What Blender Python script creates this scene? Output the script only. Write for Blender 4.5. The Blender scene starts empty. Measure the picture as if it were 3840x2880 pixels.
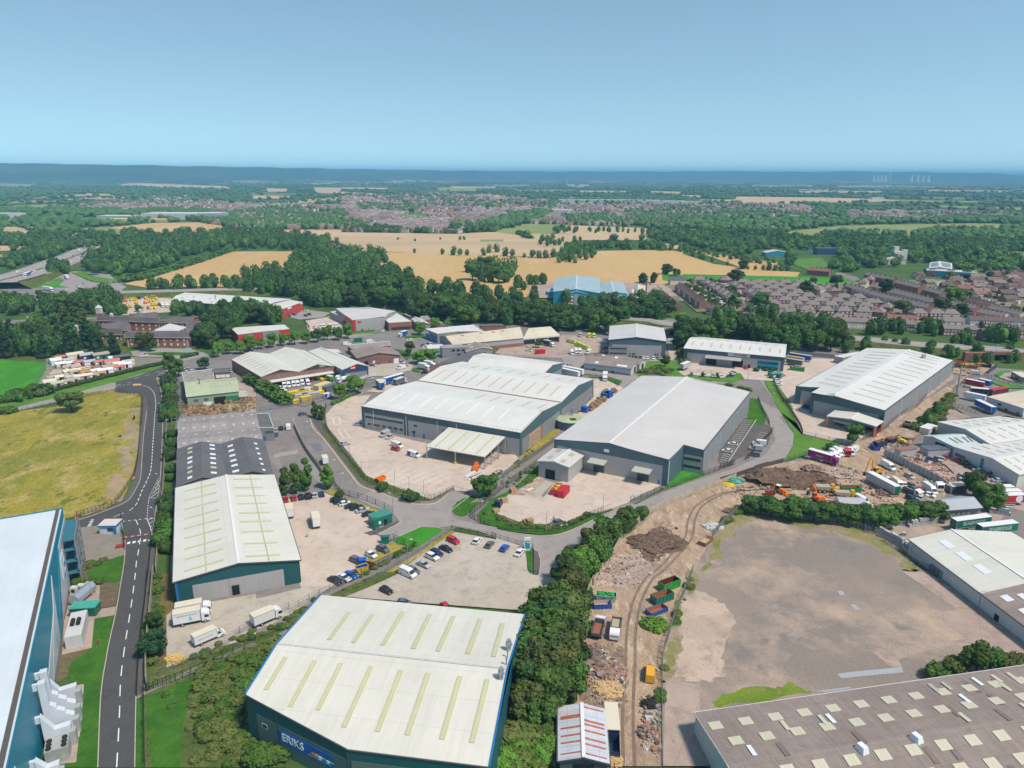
import bpy,math,random
import numpy as np
import mathutils
from mathutils import Matrix
from mathutils.geometry import tessellate_polygon
random.seed(7)
rng=np.random.default_rng(7)
S=bpy.context.scene
Vec=getattr(mathutils,'Vector')
def sv(s,v):s.default_value=v
En=enumerate
def newo(n,d):
 o=bpy.data.objects.new(n,d);C.objects.link(o);return o
C=S.collection
FPX,CH=2665.0,110.0
TH,RO=math.atan((1440-650)/FPX),math.radians(0.3)
_c,_s,_cr,_sr=math.cos(TH),math.sin(TH),math.cos(RO),math.sin(RO)
FW=Vec((0,_c,-_s));_R=Vec((1,0,0));_U=Vec((0,_s,_c))
CR_=_R*_cr+_U*_sr;CU_=_U*_cr-_R*_sr
cam=bpy.data.cameras.new('camera');camo=newo('camera',cam)
cam.sensor_width=36;cam.lens=FPX/3840*36;cam.clip_start=0.5;cam.clip_end=80000
camo.matrix_world=Matrix(((CR_.x,CU_.x,-FW.x,0),(CR_.y,CU_.y,-FW.y,0),(CR_.z,CU_.z,-FW.z,CH),(0,0,0,1)))
S.camera=camo
S.render.resolution_x,S.render.resolution_y=1024,768
SKY_LIFT,SKY_TINT=.15,(1.22,1.2,.93)
SUN_EL,SUN_AZ=math.radians(57),math.radians(125)
w=bpy.data.worlds.new('World');S.world=w;w.use_nodes=True
nt=w.node_tree;nt.nodes.clear()
wo=nt.nodes.new('ShaderNodeOutputWorld');bg=nt.nodes.new('ShaderNodeBackground');sk=nt.nodes.new('ShaderNodeTexSky')
sk.sky_type='NISHITA';sk.sun_disc=False;sk.sun_elevation=SUN_EL;sk.sun_rotation=SUN_AZ
sk.altitude=100;sk.air_density=1.0;sk.dust_density=0.0;sk.ozone_density=4.0
sv(bg.inputs[1],0.12)
tcw=nt.nodes.new('ShaderNodeTexCoord');va=nt.nodes.new('ShaderNodeVectorMath');sv(va.inputs[1],(0,0,SKY_LIFT))
nt.links.new(tcw.outputs['Generated'],va.inputs[0]);nt.links.new(va.outputs[0],sk.inputs[0])
tn=nt.nodes.new('ShaderNodeMix');tn.data_type='RGBA';tn.blend_type='MULTIPLY';sv(tn.inputs[0],1.0);sv(tn.inputs[7],(*SKY_TINT,1))
nt.links.new(sk.outputs[0],tn.inputs[6]);nt.links.new(tn.outputs[2],bg.inputs[0]);nt.links.new(bg.outputs[0],wo.inputs[0])
sl=bpy.data.lights.new('sun','SUN');sl.energy=3.1;sl.angle=math.radians(9.0);sl.color=(1.0,0.89,0.77)
so=newo('sun',sl);so.location=(-200,-100,400)
_d=Vec((math.sin(SUN_AZ)*math.cos(SUN_EL),math.cos(SUN_AZ)*math.cos(SUN_EL),math.sin(SUN_EL)))
so.rotation_euler=_d.to_track_quat('Z','Y').to_euler()
S.view_settings.view_transform='Standard';S.view_settings.look='None'
S.view_settings.exposure=0.52;S.view_settings.gamma=1
S.view_settings.use_curve_mapping=False
S.render.engine='CYCLES'
S.cycles.max_bounces=4;S.cycles.diffuse_bounces=2;S.cycles.glossy_bounces=2;S.cycles.transmission_bounces=2
S.cycles.volume_bounces=0;S.cycles.transparent_max_bounces=8
S.cycles.use_adaptive_sampling=True;S.cycles.adaptive_threshold=0.02
S.cycles.use_denoising=True;S.cycles.caustics_reflective=False;S.cycles.caustics_refractive=False
_k=2212.0
VW={0:(0,0,3840/_k),1:(0,560,1280/_k),2:(1280,560,1280/_k),3:(2560,560,1280/_k),4:(0,1040,960/_k),5:(900,1040,960/_k),6:(1800,1040,960/_k),7:(2700,1040,1140/_k),8:(0,1500,960/_k),9:(900,1500,960/_k),10:(1800,1500,960/_k),11:(2700,1500,1140/_k),12:(0,2150,960/2182),13:(900,2150,960/2182),14:(1800,2150,960/2182),15:(2700,2150,1140/_k),16:(2700,960,570/_k),17:(3270,960,570/_k),18:(2300,1000,460/_k),19:(3300,1280,540/2133),20:(0,1100,500/2074),21:(3000,1660,300/_k),22:(2560,1280,300/_k),23:(620,2230,440/_k),24:(1020,2700,260/_k),25:(3400,1820,440/_k),26:(3100,1640,400/_k),27:(1000,1380,500/_k),28:(100,2450,320/1235)}
def at(k,x,y,z=0.0):
 o=VW[k];X,Y=o[0]+x*o[2],o[1]+y*o[2]
 d=FW+CR_*((X-1920)/FPX)+CU_*((1440-Y)/FPX)
 t=(z-CH)/d.z
 return Vec((d.x*t,d.y*t,z))
def dirpx(X,Y):
 return(FW+CR_*((X-1920)/FPX)+CU_*((1440-Y)/FPX)).normalized()
def pp(k,s,z=0.0):
 v=[float(a)for a in s.replace(',',' ').split()]
 return[at(k,v[i],v[i+1],z)for i in range(0,len(v),2)]
def V(*a):return Vec(a)
def smo(P,n=5,closed=False):
 out=[];N=len(P)
 for i in range(N if closed else N-1):
  p0=P[(i-1)%N]if closed or i>0 else P[0]*2-P[1]
  p1=P[i];p2=P[(i+1)%N]
  p3=P[(i+2)%N]if closed or i+2<N else P[-1]*2-P[-2]
  for j in range(n):
   t=j/n
   out.append(0.5*((2*p1)+(p2-p0)*t+(2*p0-5*p1+4*p2-p3)*t*t+(3*p1-p0-3*p2+p3)*t**3))
 if not closed:out.append(P[-1])
 return out
MT={}
class N:
 def __init__(s,name):
  s.m=bpy.data.materials.new(name);s.m.use_nodes=True;s.t=s.m.node_tree
  s.b=s.t.nodes['Principled BSDF'];sv(s.b.inputs['Roughness'],0.8)
  sv(s.b.inputs['Specular IOR Level'],0.3)
 def n(s,ty,**kw):
  x=s.t.nodes.new(ty)
  for k,v in kw.items():setattr(x,k,v)
  return x
 def l(s,a,b):s.t.links.new(a,b)
 def coord(s,kd='Object',scale=(1,1,1)):
  tc=s.n('ShaderNodeTexCoord');mp=s.n('ShaderNodeMapping');sv(mp.inputs['Scale'],scale)
  s.l(tc.outputs[kd],mp.inputs[0]);return mp.outputs[0]
 def noise(s,co,sc,det=3,rough=0.6):
  x=s.n('ShaderNodeTexNoise');sv(x.inputs['Scale'],sc);sv(x.inputs['Detail'],det)
  sv(x.inputs['Roughness'],rough);s.l(co,x.inputs['Vector']);return x.outputs[0]
 def ramp(s,f,a,b):
  r=s.n('ShaderNodeMapRange');sv(r.inputs[1],a);sv(r.inputs[2],b);s.l(f,r.inputs[0]);return r.outputs[0]
 def mix(s,f,a,b,mode='MIX'):
  x=s.n('ShaderNodeMix',data_type='RGBA',blend_type=mode)
  for i,v in((0,f),(6,a),(7,b)):
   if isinstance(v,(int,float)):sv(x.inputs[i],v)
   elif isinstance(v,tuple):sv(x.inputs[i],(*v,1)if len(v)==3 else v)
   else:s.l(v,x.inputs[i])
  return x.outputs[2]
 def out(s,cl):s.l(cl,s.b.inputs['Base Color']);return s.m
 def bump(s,f,d=0.1,st=0.5):
  x=s.n('ShaderNodeBump');sv(x.inputs['Distance'],d);sv(x.inputs['Strength'],st)
  s.l(f,x.inputs['Height']);s.l(x.outputs[0],s.b.inputs['Normal'])
def mul(c,k):return tuple(min(1,a*k)for a in c)
def plain_(name,cl,rough=0.6,var=0.12,sc=1.5,metal=0.0,spec=0.4):
 if name in MT:return MT[name]
 n=N(name);sv(n.b.inputs['Roughness'],rough);sv(n.b.inputs['Metallic'],metal)
 sv(n.b.inputs['Specular IOR Level'],spec)
 f=n.noise(n.coord(),sc)
 n.out(n.mix(n.ramp(f,.3,.7),mul(cl,1-var),mul(cl,1+var)));MT[name]=n.m;return n.m
def pln(*a):return plain_(*(a if isinstance(a[0],str)else(str(a),)+a))
def pch(name,cols,s1,s2,rough=0.9,t=(.42,.58),fine=8.0,fv=0.18,bump=0,stretch=(1,1,1)):
 n=N(name);sv(n.b.inputs['Roughness'],rough);sv(n.b.inputs['Specular IOR Level'],0.15)
 co=n.coord(scale=stretch)
 c=n.mix(n.ramp(n.noise(co,s1,5,.65),*t),cols[0],cols[1])
 if len(cols)>2:
  c=n.mix(n.ramp(n.noise(co,s2,6,.7),.5,.66),c,cols[2])
 if len(cols)>3:
  c=n.mix(n.ramp(n.noise(co,s1*3.1,4,.7),.56,.64),c,cols[3])
 g=n.noise(co,fine,3,.7)
 c=n.mix(1.0,c,n.mix(n.ramp(g,.3,.7),(1-fv,)*3,(1+fv,)*3),'MULTIPLY')
 if bump:n.bump(g,bump)
 n.out(c);MT[name]=n.m;return n.m
def cnc(name,cl,dark,slab=6.0,joint=0.75,stain=0.5,s1=.03):
 n=N(name);sv(n.b.inputs['Roughness'],0.85);sv(n.b.inputs['Specular IOR Level'],0.2)
 co=n.coord()
 c=n.mix(n.ramp(n.noise(co,s1,6,.7),.35,.7),cl,dark)
 c=n.mix(n.ramp(n.noise(co,.22,5,.75),.5,.75),c,mul(dark,.8))
 if slab:
  rot=n.n('ShaderNodeMapping');sv(rot.inputs['Rotation'],(0,0,math.radians(28)));n.l(co,rot.inputs[0])
  br=n.n('ShaderNodeTexBrick');sv(br.inputs['Scale'],1);sv(br.inputs['Mortar Size'],.05);br.offset=0
  sv(br.inputs['Brick Width'],slab);sv(br.inputs['Row Height'],slab)
  sv(br.inputs['Color1'],(1,1,1,1));sv(br.inputs['Color2'],(.93,.93,.93,1));sv(br.inputs['Mortar'],(joint,)*3+(1,))
  n.l(rot.outputs[0],br.inputs['Vector']);c=n.mix(1.0,c,br.outputs[0],'MULTIPLY')
 st=n.noise(n.coord(scale=(1,.25,1)),.35,6,.8)
 c=n.mix(n.ramp(st,.58,.8),c,mul(dark,1-stain*.6))
 g=n.noise(co,3,4,.7);c=n.mix(1.0,c,n.mix(n.ramp(g,.3,.7),(.9,)*3,(1.08,)*3),'MULTIPLY')
 n.out(c);MT[name]=n.m;return n.m
def sht(name,cl,seam=0.8,rib=0.0,period=1.0,streak=0.12,var=0.06,rough=0.45,purlin=0,blot=None):
 if name in MT:return MT[name]
 n=N(name);sv(n.b.inputs['Roughness'],rough);sv(n.b.inputs['Specular IOR Level'],0.35)
 uv=n.coord('UV')
 stv=n.noise(n.coord('UV',(1.1,.06,1)),1.0,5,.7)
 big=n.noise(uv,.07,4,.6)
 c=n.mix(n.ramp(big,.3,.7),mul(cl,1-var),mul(cl,1+var))
 c=n.mix(1.0,c,n.mix(n.ramp(stv,.3,.72),(1+streak*.3,)*3,(1-streak,1-streak*.95,1-streak*.85)),'MULTIPLY')
 if blot:c=n.mix(n.ramp(n.noise(uv,.5,5,.75),.52,.7),c,blot)
 sep=n.n('ShaderNodeSeparateXYZ');n.l(uv,sep.inputs[0])
 def lines(sock,per,wdt,dk):
  nonlocal c
  m=n.n('ShaderNodeMath',operation='MODULO');n.l(sock,m.inputs[0]);sv(m.inputs[1],per)
  a=n.n('ShaderNodeMath',operation='ABSOLUTE');n.l(m.outputs[0],a.inputs[0])
  q=n.n('ShaderNodeMath',operation='LESS_THAN');n.l(a.outputs[0],q.inputs[0]);sv(q.inputs[1],wdt)
  c=n.mix(q.outputs[0],c,n.mix(1.0,c,(dk,)*3,'MULTIPLY'))
 if purlin:lines(sep.outputs[1],purlin,.12,seam)
 if rib:lines(sep.outputs[0],period,period*.45,1-rib)
 n.out(c);MT[name]=n.m;return n.m
def brick(name,cl,mort=(.45,.4,.36)):
 n=N(name);uv=n.coord('UV')
 br=n.n('ShaderNodeTexBrick');sv(br.inputs['Scale'],1);sv(br.inputs['Brick Width'],.45);sv(br.inputs['Row Height'],.15)
 sv(br.inputs['Mortar Size'],.012);sv(br.inputs['Color1'],(*mul(cl,.8),1));sv(br.inputs['Color2'],(*mul(cl,1.2),1))
 sv(br.inputs['Mortar'],(*mort,1));n.l(uv,br.inputs['Vector'])
 c=n.mix(n.ramp(n.noise(uv,.3,5),.3,.75),br.outputs[0],n.mix(1.0,br.outputs[0],(.7,.68,.66),'MULTIPLY'))
 n.out(c);MT[name]=n.m;return n.m
def lfy(name,c1,c2,sc=.35):
 n=N(name);sv(n.b.inputs['Roughness'],.7);sv(n.b.inputs['Specular IOR Level'],.2)
 oi=n.n('ShaderNodeObjectInfo');gm=n.n('ShaderNodeNewGeometry')
 f=n.noise(gm.outputs['Position'],sc,4,.7)
 c=n.mix(n.ramp(f,.35,.68),c1,c2)
 k=n.n('ShaderNodeMapRange');n.l(oi.outputs['Random'],k.inputs[0]);sv(k.inputs[3],.75);sv(k.inputs[4],1.3)
 c=n.mix(1.0,c,k.outputs[0],'MULTIPLY')
 h=n.n('ShaderNodeMapRange');n.l(oi.outputs['Random'],h.inputs[0]);sv(h.inputs[3],.48);sv(h.inputs[4],.52)
 hs=n.n('ShaderNodeHueSaturation');n.l(h.outputs[0],hs.inputs['Hue']);n.l(c,hs.inputs['Color'])
 n.out(hs.outputs[0]);MT[name]=n.m;return n.m
class MB:
 def __init__(s):s.v=[];s.f=[];s.uv=[];s.mi=[]
 def face(s,P,uv=None,mi=0):
  i=len(s.v);s.v+=[tuple(p)for p in P];s.f.append(tuple(range(i,i+len(P))))
  s.uv.append(uv or[(p[0],p[1])for p in P]);s.mi.append(mi)
 def box(s,c,d,rz=0,mi=0,taper=1.0,bot=True):
  x,y,h=d[0]/2,d[1]/2,d[2];cz,sz=math.cos(rz),math.sin(rz)
  def q(a,b,z,t=1):a,b=a*t,b*t;return(c[0]+a*cz-b*sz,c[1]+a*sz+b*cz,c[2]+z)
  B=[q(-x,-y,0),q(x,-y,0),q(x,y,0),q(-x,y,0)];T=[q(-x,-y,h,taper),q(x,-y,h,taper),q(x,y,h,taper),q(-x,y,h,taper)]
  L=[2*x,2*y,2*x,2*y]
  for i in range(4):
   j=(i+1)%4;s.face([B[i],B[j],T[j],T[i]],[(0,0),(L[i],0),(L[i],h),(0,h)],mi)
  s.face(T,[(0,0),(2*x,0),(2*x,2*y),(0,2*y)],mi)
  if bot:s.face(B[::-1],None,mi)
 def beam(s,a,b,w,h=None,mi=0):
  a,b=Vec(a),Vec(b);h=h or w;d=b-a
  if d.length<1e-6:return
  d.normalize();u=d.cross(Vec((0,0,1)))
  if u.length<1e-3:u=Vec((1,0,0))
  u.normalize();v=u.cross(d).normalized();u=u*w/2;v=v*h/2
  A=[a-u-v,a+u-v,a+u+v,a-u+v];B=[b-u-v,b+u-v,b+u+v,b-u+v]
  for i in range(4):
   j=(i+1)%4;s.face([A[i],A[j],B[j],B[i]],None,mi)
  s.face(A[::-1],None,mi);s.face(B,None,mi)
 def cyl(s,a,b,r,n=10,mi=0,r2=None,caps=True):
  a,b=Vec(a),Vec(b);r2=r if r2 is None else r2;d=(b-a).normalized()
  u=d.cross(Vec((0,0,1)));
  if u.length<1e-3:u=Vec((1,0,0))
  u.normalize();v=d.cross(u)
  A=[a+(u*math.cos(t)+v*math.sin(t))*r for t in[2*math.pi*i/n for i in range(n)]]
  B=[b+(u*math.cos(t)+v*math.sin(t))*r2 for t in[2*math.pi*i/n for i in range(n)]]
  for i in range(n):
   j=(i+1)%n;s.face([A[i],A[j],B[j],B[i]],None,mi)
  if caps:s.face(A[::-1],None,mi);s.face(B,None,mi)
 def extr(s,prof,y0,y1,mi=0,inset=None):
  yy=lambda y,z:y*(inset(z)if inset else 1)
  A=[(x,yy(y0,z),z)for x,z in prof];B=[(x,yy(y1,z),z)for x,z in prof];n=len(prof)
  for i in range(n):
   j=(i+1)%n;s.face([A[i],A[j],B[j],B[i]],None,mi)
  s.poly(A,mi);s.poly(B,mi)
 def poly(s,P,mi=0,uv=None):
  P=[Vec(p)for p in P]
  if len(P)<=4:s.face(P,uv,mi);return
  for t in tessellate_polygon([P]):s.face([P[i]for i in t],[uv[i]for i in t]if uv else None,mi)
 def slab(s,P,th=0.12,uv=None,mi=0):
  P=[Vec(p)for p in P];s.poly(P,mi,uv);Q=[p-Vec((0,0,th))for p in P];n=len(P)
  for i in range(n):
   j=(i+1)%n;s.face([P[i],Q[i],Q[j],P[j]],None,mi)
  s.poly(Q[::-1],mi)
 def prism(s,P,z0,z1,mi=0):
  P=[Vec((p[0],p[1],z1))for p in P];n=len(P);u=0
  for i in range(n):
   j=(i+1)%n;L=(P[j]-P[i]).length
   s.face([(P[i].x,P[i].y,z0),(P[j].x,P[j].y,z0),P[j],P[i]],[(u,z0),(u+L,z0),(u+L,z1),(u,z1)],mi);u+=L
  s.poly(P,mi)
 def mesh(s,name,mats):
  me=bpy.data.meshes.new(name);me.from_pydata(s.v,[],s.f);ul=me.uv_layers.new(name='UVMap')
  flat=[c for f in s.uv for p in f for c in p]
  ul.data.foreach_set('uv',flat)
  for m in(mats if isinstance(mats,(list,tuple))else[mats]):me.materials.append(m)
  me.polygons.foreach_set('material_index',s.mi);me.update();return me
 def mk_(s,name,mats,parent=None,**kw):
  me=s.mesh(name,mats);o=newo(name,me)
  if parent is not None:
   o.parent=parent
   r=parent
   off=Vec((0,0,0))
   while r is not None:off+=r.location;r=r.parent
   if not kw.get('local'):me.transform(Matrix.Translation(-off))
  return o
def tag(o,lb_=None,cat=None,gp_=None,kd=None):
 if lb_:o['label']=lb_
 if cat:o['category']=cat
 if gp_:o['group']=gp_
 if kd:o['kind']=kd
 return o
def emp(name,loc,lb_,cat,gp_=None,rz=0):
 o=newo(name,None);o.location=loc;o.rotation_euler=(0,0,rz);o.empty_display_size=.5
 return tag(o,lb_,cat,gp_)
def copy_tree(o,parent=None):
 c=o.copy();C.objects.link(c);c.parent=parent
 for ch in list(o.children):copy_tree(ch,c)
 return c
def plc(proto_fn,key,loc,rz,lb_,cat=None,gp_=None,scale=None):
 if key not in PROTO:
  o=PROTO[key]=proto_fn()
 else:o=copy_tree(PROTO[key])
 o.location=loc;o.rotation_euler=(0,0,rz)
 if scale:o.scale=scale
 for k in('group','label'):
  if k in o:del o[k]
 tag(o,lb_,cat,gp_);return o
PROTO={}
LY=[0.0]
GP=[]
def gz(x,y):
 for P,z in reversed(GP):
  if x<P[:,0].min()or x>P[:,0].max()or y<P[:,1].min()or y>P[:,1].max():continue
  X,Y=P[:,0],P[:,1];X2,Y2=np.roll(X,-1),np.roll(Y,-1)
  c=((Y>y)!=(Y2>y))&(x<(X2-X)*(y-Y)/(Y2-Y+1e-12)+X)
  if c.sum()%2:return z
 return 0.0
def gnd(name,P,mat,z=None,kd='structure',sm=0):
 if sm:
  P=smo(P,sm*2,True);R=random.Random(len(P));d=(P[0]-P[len(P)//2]).length*.035
  P=[p+V(R.uniform(-d,d),R.uniform(-d,d),0)for p in P]
 if z is None:LY[0]+=0.004;z=LY[0]
 GP.append((np.array([(p[0],p[1])for p in P]),z))
 b=MB();b.poly([Vec((p[0],p[1],z))for p in P]);return tag(b.mk_(name,mat),kd=kd)
def ribbon(b,P,w,z,mi=0,dash=None):
 P=[Vec((p[0],p[1],z))for p in P];acc=0
 for i in range(len(P)-1):
  a,c=P[i],P[i+1];L=(c-a).length
  if L<1e-6:continue
  d=(c-a)/L;n=Vec((-d.y,d.x,0))*w/2
  if not dash:b.face([a-n,c-n,c+n,a+n],None,mi);continue
  t=0
  on,off=dash
  while t<L:
   ph=(acc+t)%(on+off)
   if ph<on:
    e=min(L,t+on-ph);b.face([a+d*t-n,a+d*e-n,a+d*e+n,a+d*t+n],None,mi);t=e+1e-4
   else:t+=(on+off-ph)+1e-4
  acc+=L
def mrk(P,w,mat,z=0.16,dash=None):
 b=MARKS.setdefault(mat.name,(MB(),mat))[0];ribbon(b,P,w,z,0,dash)
MARKS={}
def flush_marks():
 for b,m in MARKS.values():tag(b.mk_('road_marking',m),kd='structure')
def kerb(P,w=.18,h=.12):
 b=MB()
 for i in range(len(P)-1):
  a,c=Vec((P[i].x,P[i].y,h/2+LY[0])),Vec((P[i+1].x,P[i+1].y,h/2+LY[0]));b.beam(a,c,w,h)
 return tag(b.mk_('kerb',Gk),kd='structure')
def gtx(txt,size,mat,parent,M4,name='lettering',ex=.02,bold=0,sx=1.0):
 cu=bpy.data.curves.new(name,'FONT');cu.body=txt;cu.size=size;cu.extrude=ex;cu.align_x='CENTER';cu.align_y='CENTER';cu.offset=bold
 t=newo(name,cu);bpy.context.view_layer.update()
 me=bpy.data.meshes.new_from_object(t.evaluated_get(bpy.context.evaluated_depsgraph_get()));bpy.data.objects.remove(t)
 me.transform(M4@Matrix.Diagonal((sx,1,1,1)));me.materials.clear();me.materials.append(mat)
 if not me.uv_layers:me.uv_layers.new(name='UVMap')
 o=newo(name,me);o.parent=parent;return o
def frame_m(o,x,n):
 x=Vec(x).normalized();n=Vec(n).normalized();y=n.cross(x)
 return Matrix(((x.x,y.x,n.x,o[0]),(x.y,y.y,n.y,o[1]),(x.z,y.z,n.z,o[2]),(0,0,0,1)))
def _sh(k):
 def f(*bargs,**kw):
  def g(*a,**q):b=MB();getattr(b,k)(*a,**q);return b.mk_(*bargs,**kw)
  return g
 return f
BX,BE,CY=_sh('box'),_sh('beam'),_sh('cyl')
M_rough=pch('rough_grass',[(.085,.15,.035),(.05,.10,.03),(.14,.16,.05)],.02,.05)
Gc=cnc('pale_concrete',(.60,.50,.42),(.50,.40,.33),9,.86)
Gc2=cnc('grey_concrete',(.50,.45,.37),(.40,.34,.28),7,.78)
Gc3=cnc('weathered_concrete',(.46,.37,.31),(.34,.25,.21),8,.7,.8)
Gr=cnc('estate_road',(.33,.295,.275),(.28,.25,.235),0,stain=.25)
Gr2=cnc('worn_tarmac',(.25,.225,.21),(.19,.17,.16),0,stain=.4)
Ga=cnc('dark_asphalt',(.088,.085,.085),(.075,.073,.074),0,stain=.15)
Gp=cnc('pavement',(.13,.115,.11),(.105,.095,.09),0,stain=.15)
Gpv=cnc('block_paving',(.27,.24,.2),(.23,.2,.17),3,.9,.2)
Gg=pch('mown_grass',[(.10,.22,.03),(.075,.18,.025),(.14,.22,.045)],.08,.2,fine=3,bump=.15)
Gb=pch('bright_grass',[(.055,.26,.02),(.045,.21,.018),(.08,.27,.025)],.03,.1,fine=1.5,stretch=(1,.4,1))
Gl=pch('lush_lawn',[(.05,.15,.015),(.035,.115,.012),(.07,.16,.02)],.12,.3,fine=2.5,bump=.2)
Gs=pch('scrub_grass',[(.10,.13,.03),(.055,.095,.02),(.17,.15,.06),(.05,.07,.02)],.15,.3,fine=2,fv=.35,bump=.4)
Gw=pch('dry_meadow',[(.30,.25,.04),(.2,.2,.03),(.42,.31,.12),(.13,.15,.025)],.045,.11,fine=1.3,fv=.3,bump=.3,stretch=(1,.55,1))
Gba=pch('bare_earth',[(.36,.27,.17),(.28,.22,.13),(.2,.2,.07)],.12,.25,fine=2)
Gd=pch('dirt_track',[(.44,.32,.215),(.35,.25,.175),(.25,.175,.13),(.5,.4,.3)],.1,.28,fine=2.2,fv=.25,bump=.3,stretch=(1.6,.5,1))
Gru=pch('crushed_rubble',[(.45,.34,.28),(.34,.25,.2),(.24,.17,.13),(.55,.46,.4)],.2,.6,fine=2.5,fv=.45,bump=.5)
Gso=pch('dark_soil',[(.16,.10,.07),(.11,.075,.055),(.24,.16,.11)],.3,.7,fine=2,fv=.4,bump=.6)
M_flat=pch('derelict_hardstanding',[(.30,.24,.195),(.235,.2,.17),(.44,.33,.25),(.21,.185,.165)],.016,.03,fine=1.8,fv=.14)
M_moss=pch('mossy_hardstanding',[(.26,.22,.11),(.18,.19,.05),(.3,.24,.16)],.08,.12,fine=1.5,fv=.25)
Gh=pch('ripe_wheat',[(.52,.345,.15),(.47,.31,.125),(.55,.38,.2)],.006,.012,fine=.25,fv=.06,stretch=(1,.25,1))
Gst=pch('pale_stubble',[(.50,.36,.21),(.44,.33,.20),(.54,.41,.26)],.004,.01,fine=.2,fv=.06,stretch=(.3,1,1))
Gm=pch('pale_meadow',[(.24,.27,.09),(.19,.25,.075),(.32,.29,.13)],.01,.02,fine=.2)
Gk=pln((.46,.41,.34),.9,.15,1)
Mw=pln((.74,.73,.7),.7,.08,3)
Mc=pln((.72,.66,.56),.8,.06,3)
My=pln((.60,.45,.2),.8,.1,3)
SIL=[(-400,608),(0,612),(250,615),(500,619),(840,625),(1280,633),(1500,637),(1800,641),(2100,643),(2560,643),(2700,641),(2860,643),(3000,645),(3120,643),(3300,642),(3400,646),(3450,643),(3500,646),(3560,651),(3650,649),(3740,648),(3765,655),(3840,658),(4300,660)]
def hill_mesh():
 b=MB();me_v=[];na,rr=121,[0,60,200,600,1500,3000,5000,7000]
 az=np.radians(np.linspace(-62,62,na))
 grid=[]
 for a in az:
  X=1920+FPX*math.tan(a)*1.0/_c*_c
  X=min(4300,max(-400,X))
  for i in range(len(SIL)-1):
   if SIL[i][0]<=X<=SIL[i+1][0]:
    f=(X-SIL[i][0])/(SIL[i+1][0]-SIL[i][0]);Y=SIL[i][1]*(1-f)+SIL[i+1][1]*f;break
  Y+=1.1*math.sin(X*.031)+.7*math.sin(X*.083+1)
  d=dirpx(X,Y);el=d.z/math.hypot(d.x,d.y);a=math.atan2(d.x,d.y)
  R=9500+9000/(1+math.exp(-(X-1900)/500))
  cl=[]
  for r in rr:cl.append((r*math.sin(a),r*math.cos(a),-0.004 if r<3100 else-1))
  zr=CH+R*el
  for f,g in((.8,.0),(.87,.22),(.92,.48),(.96,.78),(1,1.0),(1.03,.97)):
   r=R*f;cl.append((r*math.sin(a),r*math.cos(a),zr*g if g<.99 else zr))
  cl.append((25000*math.sin(a),25000*math.cos(a),30))
  grid.append(cl)
 m=len(grid[0]);idx={}
 for i in range(na):
  for j in range(m):b.v.append(grid[i][j])
 for i in range(na-1):
  for j in range(m-1):
   q=(i*m+j,(i+1)*m+j,(i+1)*m+j+1,i*m+j+1);b.f.append(q if j else(q[0],q[2],q[3]));b.uv.append([(0,0)]*(4 if j else 3));b.mi.append(0)
 k=len(b.v);b.v+=[(-200,-200,-.004),(200,-200,-.004),(grid[-1][2][0],grid[-1][2][1],-.004),(0,0,-.004),(grid[0][2][0],grid[0][2][1],-.004)]
 b.f+=[(k,k+1,k+2,k+3),(k,k+3,k+4)];b.uv+=[[(0,0)]*4,[(0,0)]*3];b.mi+=[0,0]
 return b
n=N('far_country');co=n.coord('Object')
vo=n.n('ShaderNodeTexVoronoi');sv(vo.inputs['Scale'],.0022)
wn=n.noise(co,.001,3);
mp=n.coord('Object',(.75,.32,1));n.l(mp,vo.inputs['Vector'])
sx=n.n('ShaderNodeSeparateXYZ');n.l(co,sx.inputs[0])
farm=n.ramp(sx.outputs[1],1500,2600)
cell=n.n('ShaderNodeSeparateColor');n.l(vo.outputs['Color'],cell.inputs[0])
fc=n.mix(n.ramp(cell.outputs[0],.62,.66),(.09,.14,.045),(.15,.2,.07))
fc=n.mix(n.ramp(cell.outputs[0],.82,.84),fc,(.42,.32,.19))
woods=n.ramp(n.noise(n.coord('Object',(.5,.25,1)),.006,6,.7),.48,.52)
fc=n.mix(woods,fc,(.028,.055,.022))
ridge=n.ramp(sx.outputs[2],3,25);fc=n.mix(ridge,fc,n.mix(n.ramp(n.noise(n.coord('Object',(1,.3,1)),.004,5,.7),.5,.6),(.03,.055,.025),(.06,.09,.04)))
g=n.mix(n.ramp(n.noise(co,.03,5),.35,.65),(.085,.14,.035),(.05,.10,.03))
n.out(n.mix(farm,g,fc));sv(n.b.inputs['Specular IOR Level'],.05)
Gf=n.m
tag(hill_mesh().mk_('ground',Gf),kd='structure')
def field(k,s,m,z,name='field',sm=0):return gnd(name,pp(k,s),m,z,sm=sm)
FZ=.05
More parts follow.
